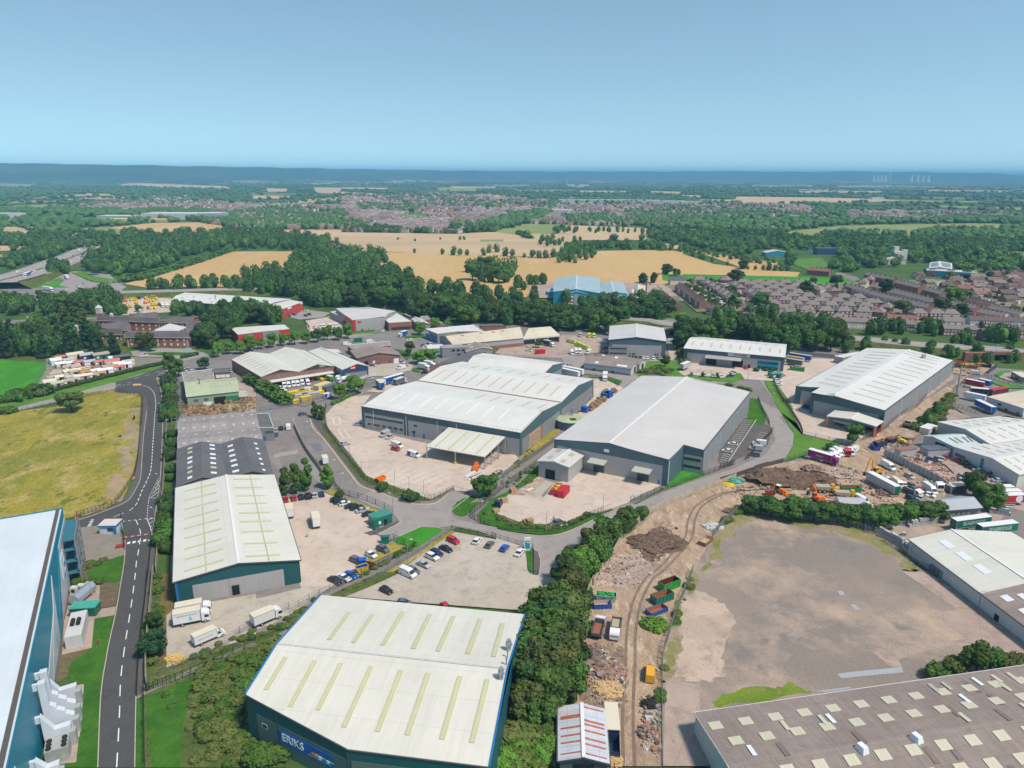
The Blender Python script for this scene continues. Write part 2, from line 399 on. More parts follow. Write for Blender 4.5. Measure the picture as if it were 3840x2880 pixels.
for k,s,m in[(1,'750 235,860 216,1480 240,1490 256,1000 246',Gst),(1,'0 220,250 230,180 244,0 245',Gm),(1,'0 370,350 355,470 364,200 384,0 389',Gm),(1,'1725 252,1870 255,1850 274,1730 276',Gst),(1,'2030 246,2212 248,2212 286,2040 282',Gst),(1,'1640 300,1880 301,1870 320,1640 319',Gst),(1,'300 198,380 200,380 210,280 210',Gst),(1,'560 285,740 290,720 300,560 298',Gst),(2,'0 246,300 250,300 260,0 256',Gst),(2,'0 275,90 280,230 285,230 297,0 290',Gst),(2,'600 246,870 250,880 272,640 268',Gm),(2,'1100 262,1420 262,1500 275,1120 275',Gm),(2,'1500 268,1850 270,1850 285,1560 282',Gst),(2,'1420 308,1700 312,1690 322,1420 318',Gst),(2,'700 240,1000 243,1000 250,720 250',Gst),(2,'2000 270,2212 275,2212 290,2020 288',Gst),(3,'0 295,130 300,120 315,0 310',Gst),(3,'350 306,900 312,1320 324,1500 330,1100 345,870 345,600 356,380 350,100 337,90 325,340 325',Gst),(3,'1320 324,1950 338,1930 346,1500 342',Gm),(3,'1590 262,2212 270,2212 280,1600 276',Gst),(3,'1630 362,1920 374,1830 384,1640 374',Gm),(3,'2020 372,2212 380,2212 394,2040 388',Gm),(3,'700 270,1300 270,1280 280,760 282',Gst),(3,'1040 372,1340 378,1330 388,1060 384',Gm),(1,'1990 402,2150 405,2140 425,1990 420',Gb),(2,'330 418,520 420,600 445,560 458,350 432',Gb),(1,'490 445,840 435,870 478,560 500,450 500',Gb),(1,'440 515,720 503,850 535,715 562,570 535',Gm),(1,'720 505,1000 478,1290 474,1430 495,1490 520,1400 540,1010 545,860 540',Gh),(1,'0 500,130 505,245 552,210 572,0 562',Gst),(1,'0 625,230 633,150 656,0 660',Gst),(1,'0 684,135 684,60 730,0 742',Gst),(2,'980 530,1170 483,1480 490,1375 546,1000 560',Gm),(2,'1470 492,2000 512,2045 520,1980 560,1400 548',Gst),(2,'0 538,740 550,980 535,1170 560,1210 580,600 585,0 575',Gst),(2,'1200 548,1960 556,2000 590,1500 590,1210 578',Gst),(2,'0 575,1210 578,1500 590,1430 650,1350 700,660 685,300 665,0 660',Gst),(2,'300 668,1350 706,1680 660,1960 655,2212 660,2212 920,1830 872,1380 866,1330 900,1195 962,1000 975,500 935,480 880,350 830,150 770,200 700',Gh),(3,'0 680,200 745,380 770,760 800,742 828,0 815',Gh),(3,'35 650,280 690,660 742,620 765,560 786,400 775,185 700',Gh),(2,'900 587,1050 585,1050 600,900 600',Gm),(2,'2100 610,2212 630,2212 652,2090 640',Gst),(1,'800 875,900 850,1100 790,1500 665,1900 663,1850 740,1840 870,1700 900,1300 890,980 905',Gh),(1,'1500 524,2212 522,2212 640,2140 600,1900 545,1800 535',Gst),(1,'2100 590,2212 590,2212 660,2150 640',Gst),(3,'690 532,1000 500,1300 491,1900 480,2212 492,2212 506,1530 532,1480 566,1200 590,860 575,640 560',Gm),(3,'0 512,90 512,130 530,40 540,0 530',Gm),(3,'520 490,640 495,600 540,520 520',Gm),(3,'640 715,900 705,960 775,800 780',Gg),(3,'0 812,800 830,1060 838,1130 866,1100 878,700 885,0 885',Gb),(3,'2090 660,2212 665,2212 690,2120 690',Gm),(3,'1820 830,1900 780,1930 830,1890 850',Gm),(2,'2080 812,2160 812,2212 820,2212 860,2140 862,2080 850',Gb),(1,'460 800,760 850,1000 775,1060 785,900 850,700 870,600 860',Gg)]:
 FZ+=.012;field(k,s,m,FZ,'field')
LY[0]=1.0*0+0.02
M_town=pch('garden_ground',[(.26,.2,.17),(.12,.15,.05),(.36,.3,.25),(.18,.15,.13)],.05,.12,fine=1)
gnd('field',pp(7,'0 100,1000 40,2212 0,2212 460,1300 360,860 330,0 300'),M_town,.7)
gnd('field',pp(18,'850 330,1480 260,2212 330,2212 800,1500 830,1250 620,1000 700,840 560'),M_town,.72)
gnd('field',pp(2,'1220 900,1380 880,1850 880,2212 920,2212 968,1250 968'),M_town,.71)
gnd('road',pp(3,'1010 800,1130 830,1150 850,1110 860,980 812'),Gr2,.74)
gnd('field',pp(18,'1190 845,1310 845,1300 920,1180 920'),Gb,.8)
def road_deck(P,w,h,mat,name='road',side=None):
 b=MB();n_=len(P)
 L=[]
 for i in range(n_):
  d=(P[min(i+1,n_-1)]-P[max(i-1,0)]);d.z=0;d.normalize();q=Vec((-d.y,d.x,0))*w/2;L.append((P[i]+q,P[i]-q))
 hh=(lambda i:h)if not callable(h)else h
 for i in range(n_-1):
  a,c=L[i],L[i+1];z0,z1=hh(i),hh(i+1)
  b.face([V(a[1].x,a[1].y,z0),V(c[1].x,c[1].y,z1),V(c[0].x,c[0].y,z1),V(a[0].x,a[0].y,z0)],None,0)
 for sgn in(0,1):
  for i in range(n_-1):
   a,c=L[i][sgn],L[i+1][sgn];o=(a-L[i][1-sgn]).normalized();z0,z1=hh(i),hh(i+1);o0,o1=o*max(.2,z0*1.6),o*max(.2,z1*1.6)
   b.face([V(a.x,a.y,z0-.01),V(c.x,c.y,z1-.01),V(c.x+o1.x,c.y+o1.y,0),V(a.x+o0.x,a.y+o0.y,0)],None,1)
 return tag(b.mk_(name,[mat,side or Gs]),kd='structure'),L
BY=smo([at(4,940,130,4),*pp(5,'300 100,1100 185',4),at(6,200,290,4),*pp(18,'500 940,1200 1045',4),*pp(7,'950 440,1500 490,2000 520,2500 570',4)],6)
_,BYL=road_deck(BY,17,4.0,Gr,'bypass_road')
mrk(BY,.5,Mw,4.03)
MW=smo([*pp(1,'-60 865,80 820',7),at(1,250,765,6),at(1,420,705,4),at(1,560,655,2),*pp(1,'620 615,560 575,400 530,260 500,120 465,60 442',1)],6)
_,MWL=road_deck(MW,46,lambda i:max(.9,7-i*.28),Gr,'motorway')
b=MB()
for off in(-11,11,-5.5,5.5,16,-16):
 Q=[MW[i]+(MWL[i][0]-MWL[i][1]).normalized()*off for i in range(len(MW))]
 for i in range(len(Q)-1):b.face([V(Q[i].x-.25,Q[i].y,max(.9,7-i*.28)+.05),V(Q[i+1].x-.25,Q[i+1].y,max(.9,7-(i+1)*.28)+.05),V(Q[i+1].x+.25,Q[i+1].y,max(.9,7-(i+1)*.28)+.05),V(Q[i].x+.25,Q[i].y,max(.9,7-i*.28)+.05)])
tag(b.mk_('road_marking',Mw),kd='structure')
b=MB()
for i in range(len(MW)-1):
 z0,z1=max(.9,7-i*.28),max(.9,7-(i+1)*.28);b.beam(V(MW[i].x,MW[i].y,z0+.4),V(MW[i+1].x,MW[i+1].y,z1+.4),2.2,.8)
M_centre=pln((.2,.17,.09),.9,.3,.3)
tag(b.mk_('central_reservation',M_centre),'low dry verge and barrier running down middle of motorway','barrier')
for s,m in[('0 880,260 830,480 790,700 800,760 860,820 890,700 968,0 968',Gr),('140 885,230 865,330 868,450 895,300 905,170 900',Gb),('0 935,200 930,210 950,0 958',Gb),('300 860,390 830,420 850,380 880',Gg),('480 800,560 790,640 850,560 850',Gg)]:
 gnd('road' if m is Gr else 'grass',pp(1,s),m)
gnd('road',pp(4,'480 90,960 100,1320 150,1480 170,1480 200,1000 150,560 130,420 120'),Gr)
gnd('road',pp(4,'0 110,480 95,620 130,640 240,360 260,300 180,0 160'),Gr2)
gnd('field',pp(4,'0 560,1200 560,1700 600,1700 640,1200 690,450 700,420 1060,0 1060'),Gs)
gnd('car_park',pp(4,'0 380,560 340,850 350,700 450,520 480,0 500'),Gr2)
gnd('yard',pp(4,'930 250,1060 180,1320 160,1480 190,1480 300,1020 330'),Gc)
gnd('grass',pp(4,'0 715,430 735,380 850,290 985,100 1040,0 1060'),Gb)
gnd('yard',pp(4,'400 700,700 680,1200 690,1420 700,1400 760,1000 860,700 940,440 985,290 985,400 800'),Gpv)
gnd('grass',pp(4,'1100 590,1200 600,1640 590,1640 615,1300 640,1100 640'),Gl)
gnd('road',pp(4,'1130 640,1400 610,1640 620,1760 650,1820 680,1600 760,1450 790,1350 760,1500 690,1250 690,1150 680'),Gr)
gnd('grass',pp(4,'1210 660,1420 645,1600 650,1650 670,1400 678'),Gl)
RU=pp(4,'60 1150,260 1095,500 1040,700 985,1000 905,1380 790,1440 758,1600 722,1800 690,2000 650,2212 600')+pp(5,'300 555,600 535,880 500,1300 480,1560 470')
RL=(pp(4,'60 1175,260 1130,480 1080,700 1030,1000 990,1440 830,1590 778,1700 756,1850 718,2212 645')+pp(5,'300 615,600 585,880 560,1240 535,1290 520,1560 505'))
gnd('grass',pp(4,'0 1090,400 985,700 900,1000 830,1400 730,1450 790,1000 910,500 1045,60 1160,0 1170'),Gg)
gnd('grass',pp(5,'0 560,560 540,1000 480,1500 450,1550 470,1200 500,600 545,0 600'),Gg)
gnd('grass',pp(4,'1590 800,1700 758,1850 720,2212 645,2212 700,1900 800,1700 830')+[],Gl)
gnd('grass',pp(5,'-60 660,100 640,400 590,880 545,1200 534,1245 550,900 590,500 620,200 650,0 690'),Gl)
gnd('road',RU+RL[::-1],Gr)
gnd('road',pp(5,'1240 535,1300 470,1560 460,1640 520,1420 560,1560 640,1640 720,1480 830,1250 860,1100 900,950 985,700 1070,560 1110,460 1290,620 1290,620 1140,830 1040,1060 920,1300 860,1380 760,1500 680,1380 600'),Gr)
gnd('yard',pp(0,'350 790,560 745,760 730,920 700,1080 700,1300 680,1480 690,1500 740,1700 740,2100 790,2212 800,2212 1150,1900 1200,1640 1260,1350 1130,1000 1130,700 1340,360 1420,380 900'),Gr2)
gnd('field',pp(8,'-120 120,0 130,200 90,480 60,700 -60,1000 -95,1225 -60,1240 20,1200 400,1140 690,1060 860,900 950,640 1010,400 1060,0 1070,-100 1070'),Gw)
gnd('bare_ground',pp(8,'1230 60,1215 250,1180 480,1110 720,950 900,760 960,950 800,1000 600,1060 400,1050 300,1150 120'),Gba,sm=4)
RD=pp(4,'1000 990,1180 1000,1260 1040,1280 1120,1270 1290')+pp(8,'1262 120,1240 330,1225 560,1212 690,1170 780,1120 860,1050 905,900 965,780 1010,660 1045,650 1110,780 1100,900 1075,1050 1050,1075 1080,1080 1180,1080 1340,1060 1500,1040 1613')+pp(12,'990 330,930 600,905 740,880 880,860 1050,850 1240,835 1659')
RDR=pp(12,'1150 1659,1155 1300,1160 1050,1175 800,1205 500,1240 160,1250 0')+pp(8,'1290 1400,1310 1180,1340 1000,1365 820,1385 680,1400 400,1408 150')+pp(4,'1408 1200,1400 1080,1385 960,1355 870,1390 830,1440 800,1400 775,1200 850,1000 905')
gnd('pavement',pp(12,'1155 1060,1250 960,1250 800,1290 400,1320 0,1250 0,1205 500,1175 800')+[],Gp)
gnd('pavement',pp(12,'1250 0,1320 0')+pp(8,'1350 1500,1380 1050,1400 860,1425 520,1440 300,1430 150,1408 150,1385 680,1340 1000,1310 1180,1290 1400'),Gp)
gnd('pavement',pp(4,'1408 1200,1430 1280,1450 1290,1435 1100,1410 950,1390 870,1440 820,1420 800,1355 870,1385 960,1400 1080'),Gp)
gnd('pavement',pp(4,'990 980,1190 990,1285 1030,1290 1120,1270 1290,1235 1290,1245 1050,1190 1005,1000 1000')+[],Gp)
gnd('pavement',pp(8,'1232 0,1275 0,1262 120,1240 330,1212 690,1120 860,1050 905,900 965,780 1010,660 1045,620 1040,800 990,1020 900,1100 820,1165 690,1205 400'),Gp)
gnd('road',RD+RDR,Ga)
for K in(pp(8,'1268 100,1240 330,1225 560,1212 690,1170 780,1120 860,1050 905,900 965,780 1010,660 1045'),pp(8,'1080 1180,1080 1340,1060 1500,1040 1613')+pp(12,'990 330,930 600,905 740,880 880,860 1050,850 1240,835 1659'),pp(12,'1150 1659,1155 1300,1160 1050')+[],pp(8,'1310 1180,1340 1000,1365 820,1385 680,1400 400,1408 150')+pp(4,'1408 1200,1400 1080,1385 960,1355 870,1390 830,1440 800')):
 kerb(smo(K,3))
Zm=LY[0]+.02
ctr=smo(pp(12,'995 1659,1010 1400,1020 1180,1030 900,1065 620,1100 400,1130 200,1155 0')+pp(8,'1180 1400,1200 1290,1215 1150,1175 1040'),4)
mrk(ctr,.22,Mw,Zm,(4,3.2))
mrk(smo(pp(8,'1120 960,1180 900,1230 780,1270 700,1305 600,1320 400,1340 100')+pp(4,'1340 1200,1345 1080,1330 1000,1280 950,1200 930'),4),.25,Mw,Zm,(2.4,1.4))
mrk(smo(pp(8,'1270 1030,1285 870,1310 800,1375 670'),3),.2,Mw,Zm,(1,1))
mrk(pp(8,'1270 1030,1300 1100,1315 1170'),.2,Mw,Zm)
for a_,b_ in(((1300,850),(1360,800)),((1320,810),(1365,765)),((1340,770),(1372,730)),((1355,735),(1376,700)),((1310,850),(1358,850)),((1280,1040),(1335,1020)),((1290,1070),(1330,1050)),((1300,1100),(1328,1085)),((1305,1130),(1322,1115))):
 mrk([at(8,*a_),at(8,*b_)],.2,Mw,Zm)
mrk(pp(8,'980 1015,1070 980'),.2,Mw,Zm);mrk(pp(8,'1060 1052,1170 1040,1330 1020'),.3,Mw,Zm,(.8,.8))
for i in range(5):mrk([at(8,1100+i*46,1240-i*7),at(8,1126+i*46,1237-i*7)],1.4,Mw,Zm)
for i in range(5):mrk([at(8,785-i*7,1040+i*13),at(8,812-i*6,1040+i*13)],.5,Mw,Zm)
mrk(pp(4,'120 1150,500 1063,900 960,1130 905'),.25,Mw,Zm,(3,4));mrk(pp(4,'1160 880,1400 810,1600 748,1800 704,2212 622'),.25,Mw,Zm,(3,4))
mrk(pp(4,'900 975,1040 940,1140 920'),.3,Mw,Zm,(1.2,.8));mrk(pp(5,'0 640,300 585,600 560,880 528,1240 505'),.25,Mw,Zm,(3,4))
gnd('pavement',pp(4,'1150 925,1215 922,1225 936,1150 940'),pln((.6,.38,.16)),Zm+.1)
gnd('pavement',pp(4,'1350 870,1385 868,1380 882,1352 888'),pln((.6,.38,.16)),Zm+.1)
gnd('yard',pp(8,'560 1060,660 1110,1050 1060,1078 1190,1080 1340,1000 1370,820 1400,640 1430,600 1300'),Gpv)
gnd('lawn',pp(8,'750 1480,900 1400,1060 1355,1065 1420,1040 1560,900 1590,780 1540'),Gl,sm=2)
gnd('soil_bed',pp(8,'640 1430,760 1400,940 1385,880 1420,740 1490,780 1560,900 1600,1040 1570,1035 1613,630 1613'),Gso)
gnd('pavement',pp(8,'600 1430,645 1425,630 1613,570 1613')+pp(12,'560 0,545 300,490 490,440 900,490 930,530 700,580 400,620 60,630 0'),Gp)
gnd('soil_bed',pp(12,'860 80,1015 90,985 280,850 300'),pch('tilled_soil',[(.15,.11,.07),(.11,.085,.055),(.2,.15,.1)],.5,1,fine=3))
gnd('yard',pp(12,'600 115,855 105,840 310,990 285,975 360,810 390,790 640,530 700,545 420,590 250'),Gc3)
gnd('soil_bed',pp(12,'520 700,780 640,640 750,600 870,520 920,490 930'),pch('tilled_soil2',[(.16,.13,.07),(.11,.1,.05)],.5,1,fine=3))
gnd('lawn',pp(12,'805 395,975 360,930 600,905 740,880 880,860 1050,850 1240,832 1659,560 1659,650 1500,680 1250,705 960,620 930,575 880,600 780,660 720,780 660'),Gl)
gnd('yard',pp(12,'620 975,710 960,685 1300,650 1615,380 1650,380 1300,560 1200'),Gc3)
kerb(pp(12,'620 975,710 960,685 1300,672 1400'),.3,.2)
gnd('scrub',pp(12,'1170 1080,1270 980,1320 500,1330 0,1500 0,1500 300,1420 380,1410 830,1800 680,2182 520,2182 1659,1160 1659'),Gs)
gnd('scrub',pp(13,'0 540,300 480,420 400,700 190,600 600,50 1050,80 1400,400 1659,0 1659'),Gs)
gnd('scrub',pp(14,'400 350,700 200,760 0,1000 0,900 300,820 700,830 1100,650 1659,60 1659,100 1400'),Gs)
gnd('grass',pp(12,'1165 1090,1225 1080,1240 1659,1158 1659'),Gl)
gnd('grass',pp(12,'1240 1060,1500 960,1750 850,1700 960,1600 1120,1560 1300,1540 1659,1300 1659,1250 1300'),Gl)
gnd('path',pp(12,'1225 1010,1400 930,1700 790,2182 580,2182 610,1900 730,1700 830,1400 960,1260 1030,1170 1075,1160 1060'),Gpv)
gnd('scrub',pp(12,'1380 0,1480 0,1480 330,1420 380,1410 800,1330 760,1360 400'),pch('dry_scrub',[(.2,.13,.06),(.12,.1,.04),(.1,.12,.03)],.3,.5,fine=2,fv=.3))
gnd('yard',pp(12,'1420 365,1500 300,2182 180,2182 540,1800 660,1600 730,1420 810')+[],Gc2)
gnd('yard',pp(13,'0 240,200 210,520 130,520 0,1050 0,820 90,600 240,300 430,0 540')+[],Gc2)
gnd('yard',pp(9,'370 870,720 800,790 830,900 870,1160 990,1140 1150,1250 1210,1270 1230,1130 1350,1080 1480,900 1560,780 1613,520 1613,500 1380,380 900'),Gc)
gnd('car_park',pp(9,'240 460,560 420,700 600,810 800,720 800,370 870,330 830,290 640,250 500'),Gr2)
gnd('grass',pp(9,'730 785,810 775,850 840,760 810'),Gw);gnd('grass',pp(9,'1280 1230,1420 1270,1330 1330,1140 1410,1090 1380,1240 1300'),Gw)
gnd('grass',pp(9,'860 830,1100 920,1310 1000,1290 1060,1200 1000,1000 910,860 850'),Gw)
gnd('grass',pp(9,'1340 1215,1570 1100,1710 1110,1740 1130,1640 1210,1480 1310,1440 1270'),Gb,sm=3)
gnd('pavement',pp(9,'1080 1160,1150 1130,1260 1090,1370 1040,1385 1050,1370 1075,1250 1130,1160 1170'),Gp,sm=2)
for i in range(12):mrk([at(9,300+i*17,470-i*3),at(9,306+i*17.5,500-i*3)],.15,Mw,LY[0]+.01)
for i in range(12):mrk([at(9,560+i*13,560+i*14+20),at(9,632+i*12,535+i*14)],.15,Mw,LY[0]+.01)
for i in range(9):mrk([at(9,250+i*9,500+i*12),at(9,330+i*5,490+i*12)],.15,Mw,LY[0]+.01)
gnd('pavement',pp(9,'600 150,690 130,740 270,900 490,1100 680,1200 760,1400 850,1560 890,1560 910,1380 870,1170 800,1040 720,870 500,700 290'),Gp)
ER=pp(9,'460 130,620 90,600 170,640 250,720 330,850 500,950 630,1040 740,1180 790,1400 870,1560 905,1700 890,1800 810,1850 780,1990 835,1850 940,1825 970,1830 1010,1900 1050,2060 1080,2212 1110')+pp(10,'150 1125,330 1160,540 1180,700 1160,880 1090,1060 1000,1160 960,1140 945,1290 905,1340 910,1600 800,1800 720,2212 590')+pp(11,'150 480,330 400,400 300,370 200,300 60,270 0')+pp(7,'440 975,300 770,250 720,160 690,170 720,150 760,0 780')+pp(6,'2212 930,2000 920')+pp(6,'2000 890,2212 905')+pp(7,'60 770,100 640,180 660,300 640,470 690,440 720,310 720,330 800,430 930,480 1000')+pp(11,'430 130,540 250,530 330,470 440,100 560,0 610')+pp(10,'2212 660,2060 720,1900 790,1700 890,1400 1010,1000 1230,900 1330,700 1480,660 1560,510 1530,520 1380,470 1300,390 1270,250 1230,0 1160')+pp(9,'2212 1190,2060 1140,1830 1095,1700 1110,1570 1100,1300 1220,1190 1165,1380 1060,1310 980,1150 930,950 830,870 800,800 700,560 400,470 230,450 180')
gnd('road',ER,Gr)
gnd('road',pp(9,'470 180,460 130,620 90,600 170,640 250,720 330,850 500,950 630,1040 740,1140 790,1000 860,870 800,800 700,560 400'),Gr2)
gnd('road',pp(9,'605 385,690 375,720 440,650 455'),pln((.16,.16,.165)))
YC=smo(pp(9,'610 165,640 250,720 330,850 500,950 630,1040 740,1180 790,1400 870,1560 905,1700 890,1800 810,1840 785'),4)
kerb(YC);mrk([p+V(-.1,-.45,0)for p in YC],.3,My,LY[0]+.02)
kerb(smo(pp(9,'1990 835,1850 940,1825 970,1830 1010,1900 1050,2060 1080,2212 1110')+pp(10,'150 1125,330 1160,540 1180,700 1160,880 1090,1060 1000,1160 960'),3))
kerb(smo(pp(9,'1190 1165,1260 1130,1370 1075,1385 1040,1310 980'),3));kerb(smo(pp(9,'1300 1220,1570 1100,1700 1110,1760 1120'),3));kerb(smo(pp(10,'390 1270,470 1300,520 1380,510 1530'),3))
gnd('yard',pp(9,'740 130,880 -20,1130 -40,1060 60,1060 250,1620 380,2212 300,2212 560,2100 800,1860 790,1840 755,1650 865,1560 830,1100 670,960 480,760 250'),Gc)
gnd('yard',pp(10,'0 400,220 480,300 470,340 520,200 640,100 760,20 850,-80 800,-100 500'),Gc)
gnd('grass',pp(9,'700 180,740 230,900 450,1060 620,1100 665,1300 740,1560 830,1650 865,1560 880,1400 840,1180 770,1040 700,880 490,730 300'),Gs)
gnd('grass',pp(9,'1840 940,1900 870,2010 835,2120 850,2060 910,1950 1000,1890 1005,1845 970')+[],Gl,sm=2)
gnd('grass',pp(10,'190 650,300 540,430 420,560 320,700 230,760 170,700 260,560 400,380 520,260 640'),Gw)
gnd('path',pp(10,'-90 900,0 880,200 720,500 530,650 400,640 370,400 530,200 650,60 790'),Gpv)
for a_,b_ in(((800,160),(815,220)),((815,220),(870,215)),((870,215),(855,150)),((855,150),(800,160)),((845,262),(895,332)),((895,332),(955,330)),((955,330),(900,258)),((900,258),(845,262))):
 mrk([at(9,*a_),at(9,*b_)],.35,Mc,LY[0]+.02)
for i in range(6):mrk([at(9,920+i*26,425+i*21),at(9,1000+i*22,412+i*21)],.2,Mc,LY[0]+.02)
for i in range(9):mrk([at(9,1100+i*66,640+i*14),at(9,1220+i*72+i*3,570+i*12)],.22,Mc,LY[0]+.02)
mrk(pp(9,'1200 385,1290 340,1540 410,1620 350'),.15,Mc,LY[0]+.02)
for i in range(4):mrk([at(5,1000+i*12,1100-i*20),at(5,1030+i*12,1045-i*20)],.15,Mc,LY[0]+.02)
gnd('grass',pp(10,'-20 990,100 860,300 770,500 560,510 660,420 730,260 800,240 830,150 1000,330 1090,560 1110,760 1080,1000 990,1140 950,1150 965,900 1075,700 1145,540 1165,330 1150,100 1100,0 1050'),Gl)
gnd('yard',pp(10,'380 830,500 700,570 700,640 720,530 830,560 850'),Gc2);gnd('gravel',pp(10,'240 830,400 740,510 660,570 690,440 820'),Gru)
gnd('yard',pp(10,'240 825,150 990,350 1065,600 1110,760 1085,1000 985,1140 945,1290 890,1300 870,1560 745,1450 680,900 600,780 700,640 720,550 850,380 830'),Gc)
gnd('grass',pp(10,'1600 760,1630 700,1760 600,1920 620,1950 650,1700 750'),Gb)
gnd('grass',pp(10,'1330 900,1550 790,1570 760,1600 770,1350 905'),Gl)
for i in range(6):mrk([at(10,700+i*42,1072-i*20),at(10,630+i*44,1030-i*16)],.15,Mc,LY[0]+.02)
gnd('car_park',pp(11,'-10 460,0 330,160 150,210 120,270 150,240 130,380 210,350 330,130 430,70 470'),Gp)
gnd('pavement',pp(11,'-20 340,-10 280,150 140,160 150,0 335'),Gc2)
for i in range(22):mrk([at(11,165-i*8.2,152+i*14.2),at(11,240-i*9.4,152+i*15)],.18,Mw,LY[0]+.02)
mrk(pp(11,'265 145,50 470'),.18,Mw,LY[0]+.02)
for i in range(7):mrk([at(11,290-i*10,240+i*16),at(11,365-i*10,250+i*16)],.18,Mw,LY[0]+.02)
gnd('grass',pp(7,'200 1030,220 880,280 890,340 1010,320 1080,200 1070'),Gl)
gnd('grass',pp(7,'305 725,360 715,400 760,480 880,590 1087,430 980,480 1087')[:6]+pp(11,'600 260,750 290,890 320,790 390,650 400,470 450,535 330,540 250,410 40'),Gg)
gnd('yard',pp(7,'440 690,480 600,640 590,880 600,780 700,560 800,550 930,650 1010,780 1050,780 1087,600 1087,500 900,400 760,480 720'),Gc)
gnd('yard',pp(11,'600 250,520 90,560 20,780 60,900 150,1120 240,1180 210,1000 300,890 320'),Gc)
gnd('yard',pp(6,'1640 870,1750 740,2300 740,2500 760,2560 700,2560 900,2212 880,1900 860'),Gc)
gnd('grass',pp(22,'130 930,1120 1010,1200 980,1450 880,1600 900,1700 1040,1680 1070,1360 1150,1000 1130,600 1080,100 980'),Gg)
gnd('grass',pp(6,'1600 850,1700 810,1760 850,2212 890,2212 905,1900 890,1640 860'),Gg)
gnd('road',pp(6,'1620 530,1720 520,1760 600,1690 640,1740 760,1660 780,1620 620'),Gc2)
gnd('scrub',pp(6,'1700 620,1760 600,1760 760,1820 760,1700 830,1620 850,1500 840,1330 860,1440 740,1560 700,1740 740'),Gg)
gnd('yard',pp(6,'100 640,370 590,680 520,720 500,1120 530,1110 650,960 660,700 700,500 700,120 680'),Gc3)
gnd('grass',pp(6,'100 620,380 590,480 640,250 640,120 690'),Gs);gnd('yard',pp(6,'180 610,380 595,470 660,300 680,130 660'),Gc3)
gnd('grass',pp(6,'870 810,1100 840,1330 860,1330 870,900 830'),Gg);gnd('grass',pp(6,'930 860,1100 870,1225 900,1190 950,1100 900'),Gl)
gnd('road',pp(6,'700 690,900 680,920 740,860 800,1350 850,1380 870,1240 955,1200 960,1230 900,1100 860,900 840,740 790'),Gr)
gnd('yard',pp(6,'980 880,1060 880,1240 960,1130 1060,960 1230,830 1200,980 1040'),Gc)
gnd('yard',pp(5,'560 380,800 340,900 400,900 470,600 490'),Gc);gnd('yard',pp(5,'430 350,560 280,780 310,720 350,520 370'),Gr)
gnd('yard',pp(5,'230 900,800 850,1100 870,1050 920,800 1040,560 1120,450 1100,200 990'),Gr2)
gnd('yard',pp(27,'1640 400,1920 300,2212 180,2212 360,1980 400,1860 420'),Gc);gnd('yard',pp(5,'1110 780,1380 720,1500 770,1480 810,1250 860,1110 860'),Gc2)
gnd('yard',pp(4,'1560 900,1620 1040,1700 1130,2212 1180,2212 1000,2140 900'),Gc3)
gnd('grass',pp(5,'1330 620,1440 640,1500 680,1440 720,1370 640'),Gl);gnd('grass',pp(5,'1420 515,1600 495,1600 520,1430 528'),Gl);gnd('grass',pp(5,'1480 795,1560 790,1560 825,1500 820'),Gl)
gnd('yard',pp(2,'1200 890,1400 860,1850 870,2080 880,2212 950,2100 968,1250 968'),Gc3,.82)
gnd('grass',pp(9,'1000 1613,1200 1530,1560 1330,1800 1120,1860 1150,1700 1260,1400 1460,1100 1613'),Gw)
gnd('yard',pp(9,'1090 1640,1400 1470,1720 1240,1860 1150,2212 1215')+pp(10,'130 1200,390 1280,410 1480,650 1560,660 1613')+pp(14,'640 100,480 230,400 330,0 300')+pp(13,'1500 260,900 210,1100 80'),Gc2)
gnd('grass',pp(10,'390 1320,460 1310,460 1510,420 1500'),Gl);gnd('pavement',pp(10,'460 1310,500 1320,515 1400,505 1520,460 1515'),Gp)
gnd('scrub',pp(13,'760 200,900 130,1200 0,1250 0,1380 0,1100 130,900 210'),Gs)
gnd('path',pp(13,'180 600,400 490,420 520,240 690'),Gr2)
gnd('dirt_yard',pp(10,'960 1613,1050 1420,1200 1230,1400 1080,1500 980,1700 890,1920 800,2080 740,2212 690,2212 1000,2090 1180,1900 1440,1800 1613')+pp(14,'1790 0,1640 400,1560 700,1540 1100,1545 1659,640 1659,680 1240,830 1100,820 650,900 260'),Gd)
gnd('dirt_yard',pp(11,'0 620,300 500,470 460,650 440,900 320,1050 300,1200 220,1340 130,1500 0,1600 -60,1660 -100,1700 -60,1600 60,1420 170,1480 240,1180 390,1200 430,1300 480,1500 560,1640 640,1640 700,1560 800,1300 860,1000 800,600 760,180 740,0 950'),Gd)
gnd('dirt_track',pp(7,'1340 1087,1560 900,1800 730,1850 700,1980 640,1700 640,1690 700,1790 720,1600 850,1400 1010,1280 1087'),Gd)
gnd('gravel',pp(7,'1190 1087,1260 1087,1480 900,1700 740,1690 690,1450 880'),Gru)
gnd('rubble',pp(10,'980 1613,1100 1380,1240 1330,1400 1400,1500 1440,1400 1613'),Gru,sm=3);gnd('soil',pp(10,'1380 1330,1400 1200,1560 1100,1680 1180,1640 1290,1540 1400,1440 1400'),Gso,sm=4)
gnd('soil',pp(14,'820 700,1000 620,1220 640,1250 900,1200 1180,900 1140,830 900'),pch('debris_soil',[(.26,.18,.12),(.17,.12,.09),(.36,.27,.18),(.42,.36,.3)],.5,1.2,fine=3,fv=.4),sm=4)
for dx in(-1.1,1.1):
 mrk([p+V(dx,0,0)for p in smo(pp(14,'1270 1659,1260 1200,1280 800,1290 500,1340 250,1440 60')+pp(10,'1560 1480,1700 1330,1800 1200,1830 1040,1900 920,2060 830,2212 800')+pp(11,'100 650,300 660,560 640,780 620')[1:],5)],.7,pln((.2,.14,.1),.9,.25,.5),LY[0]+.012)
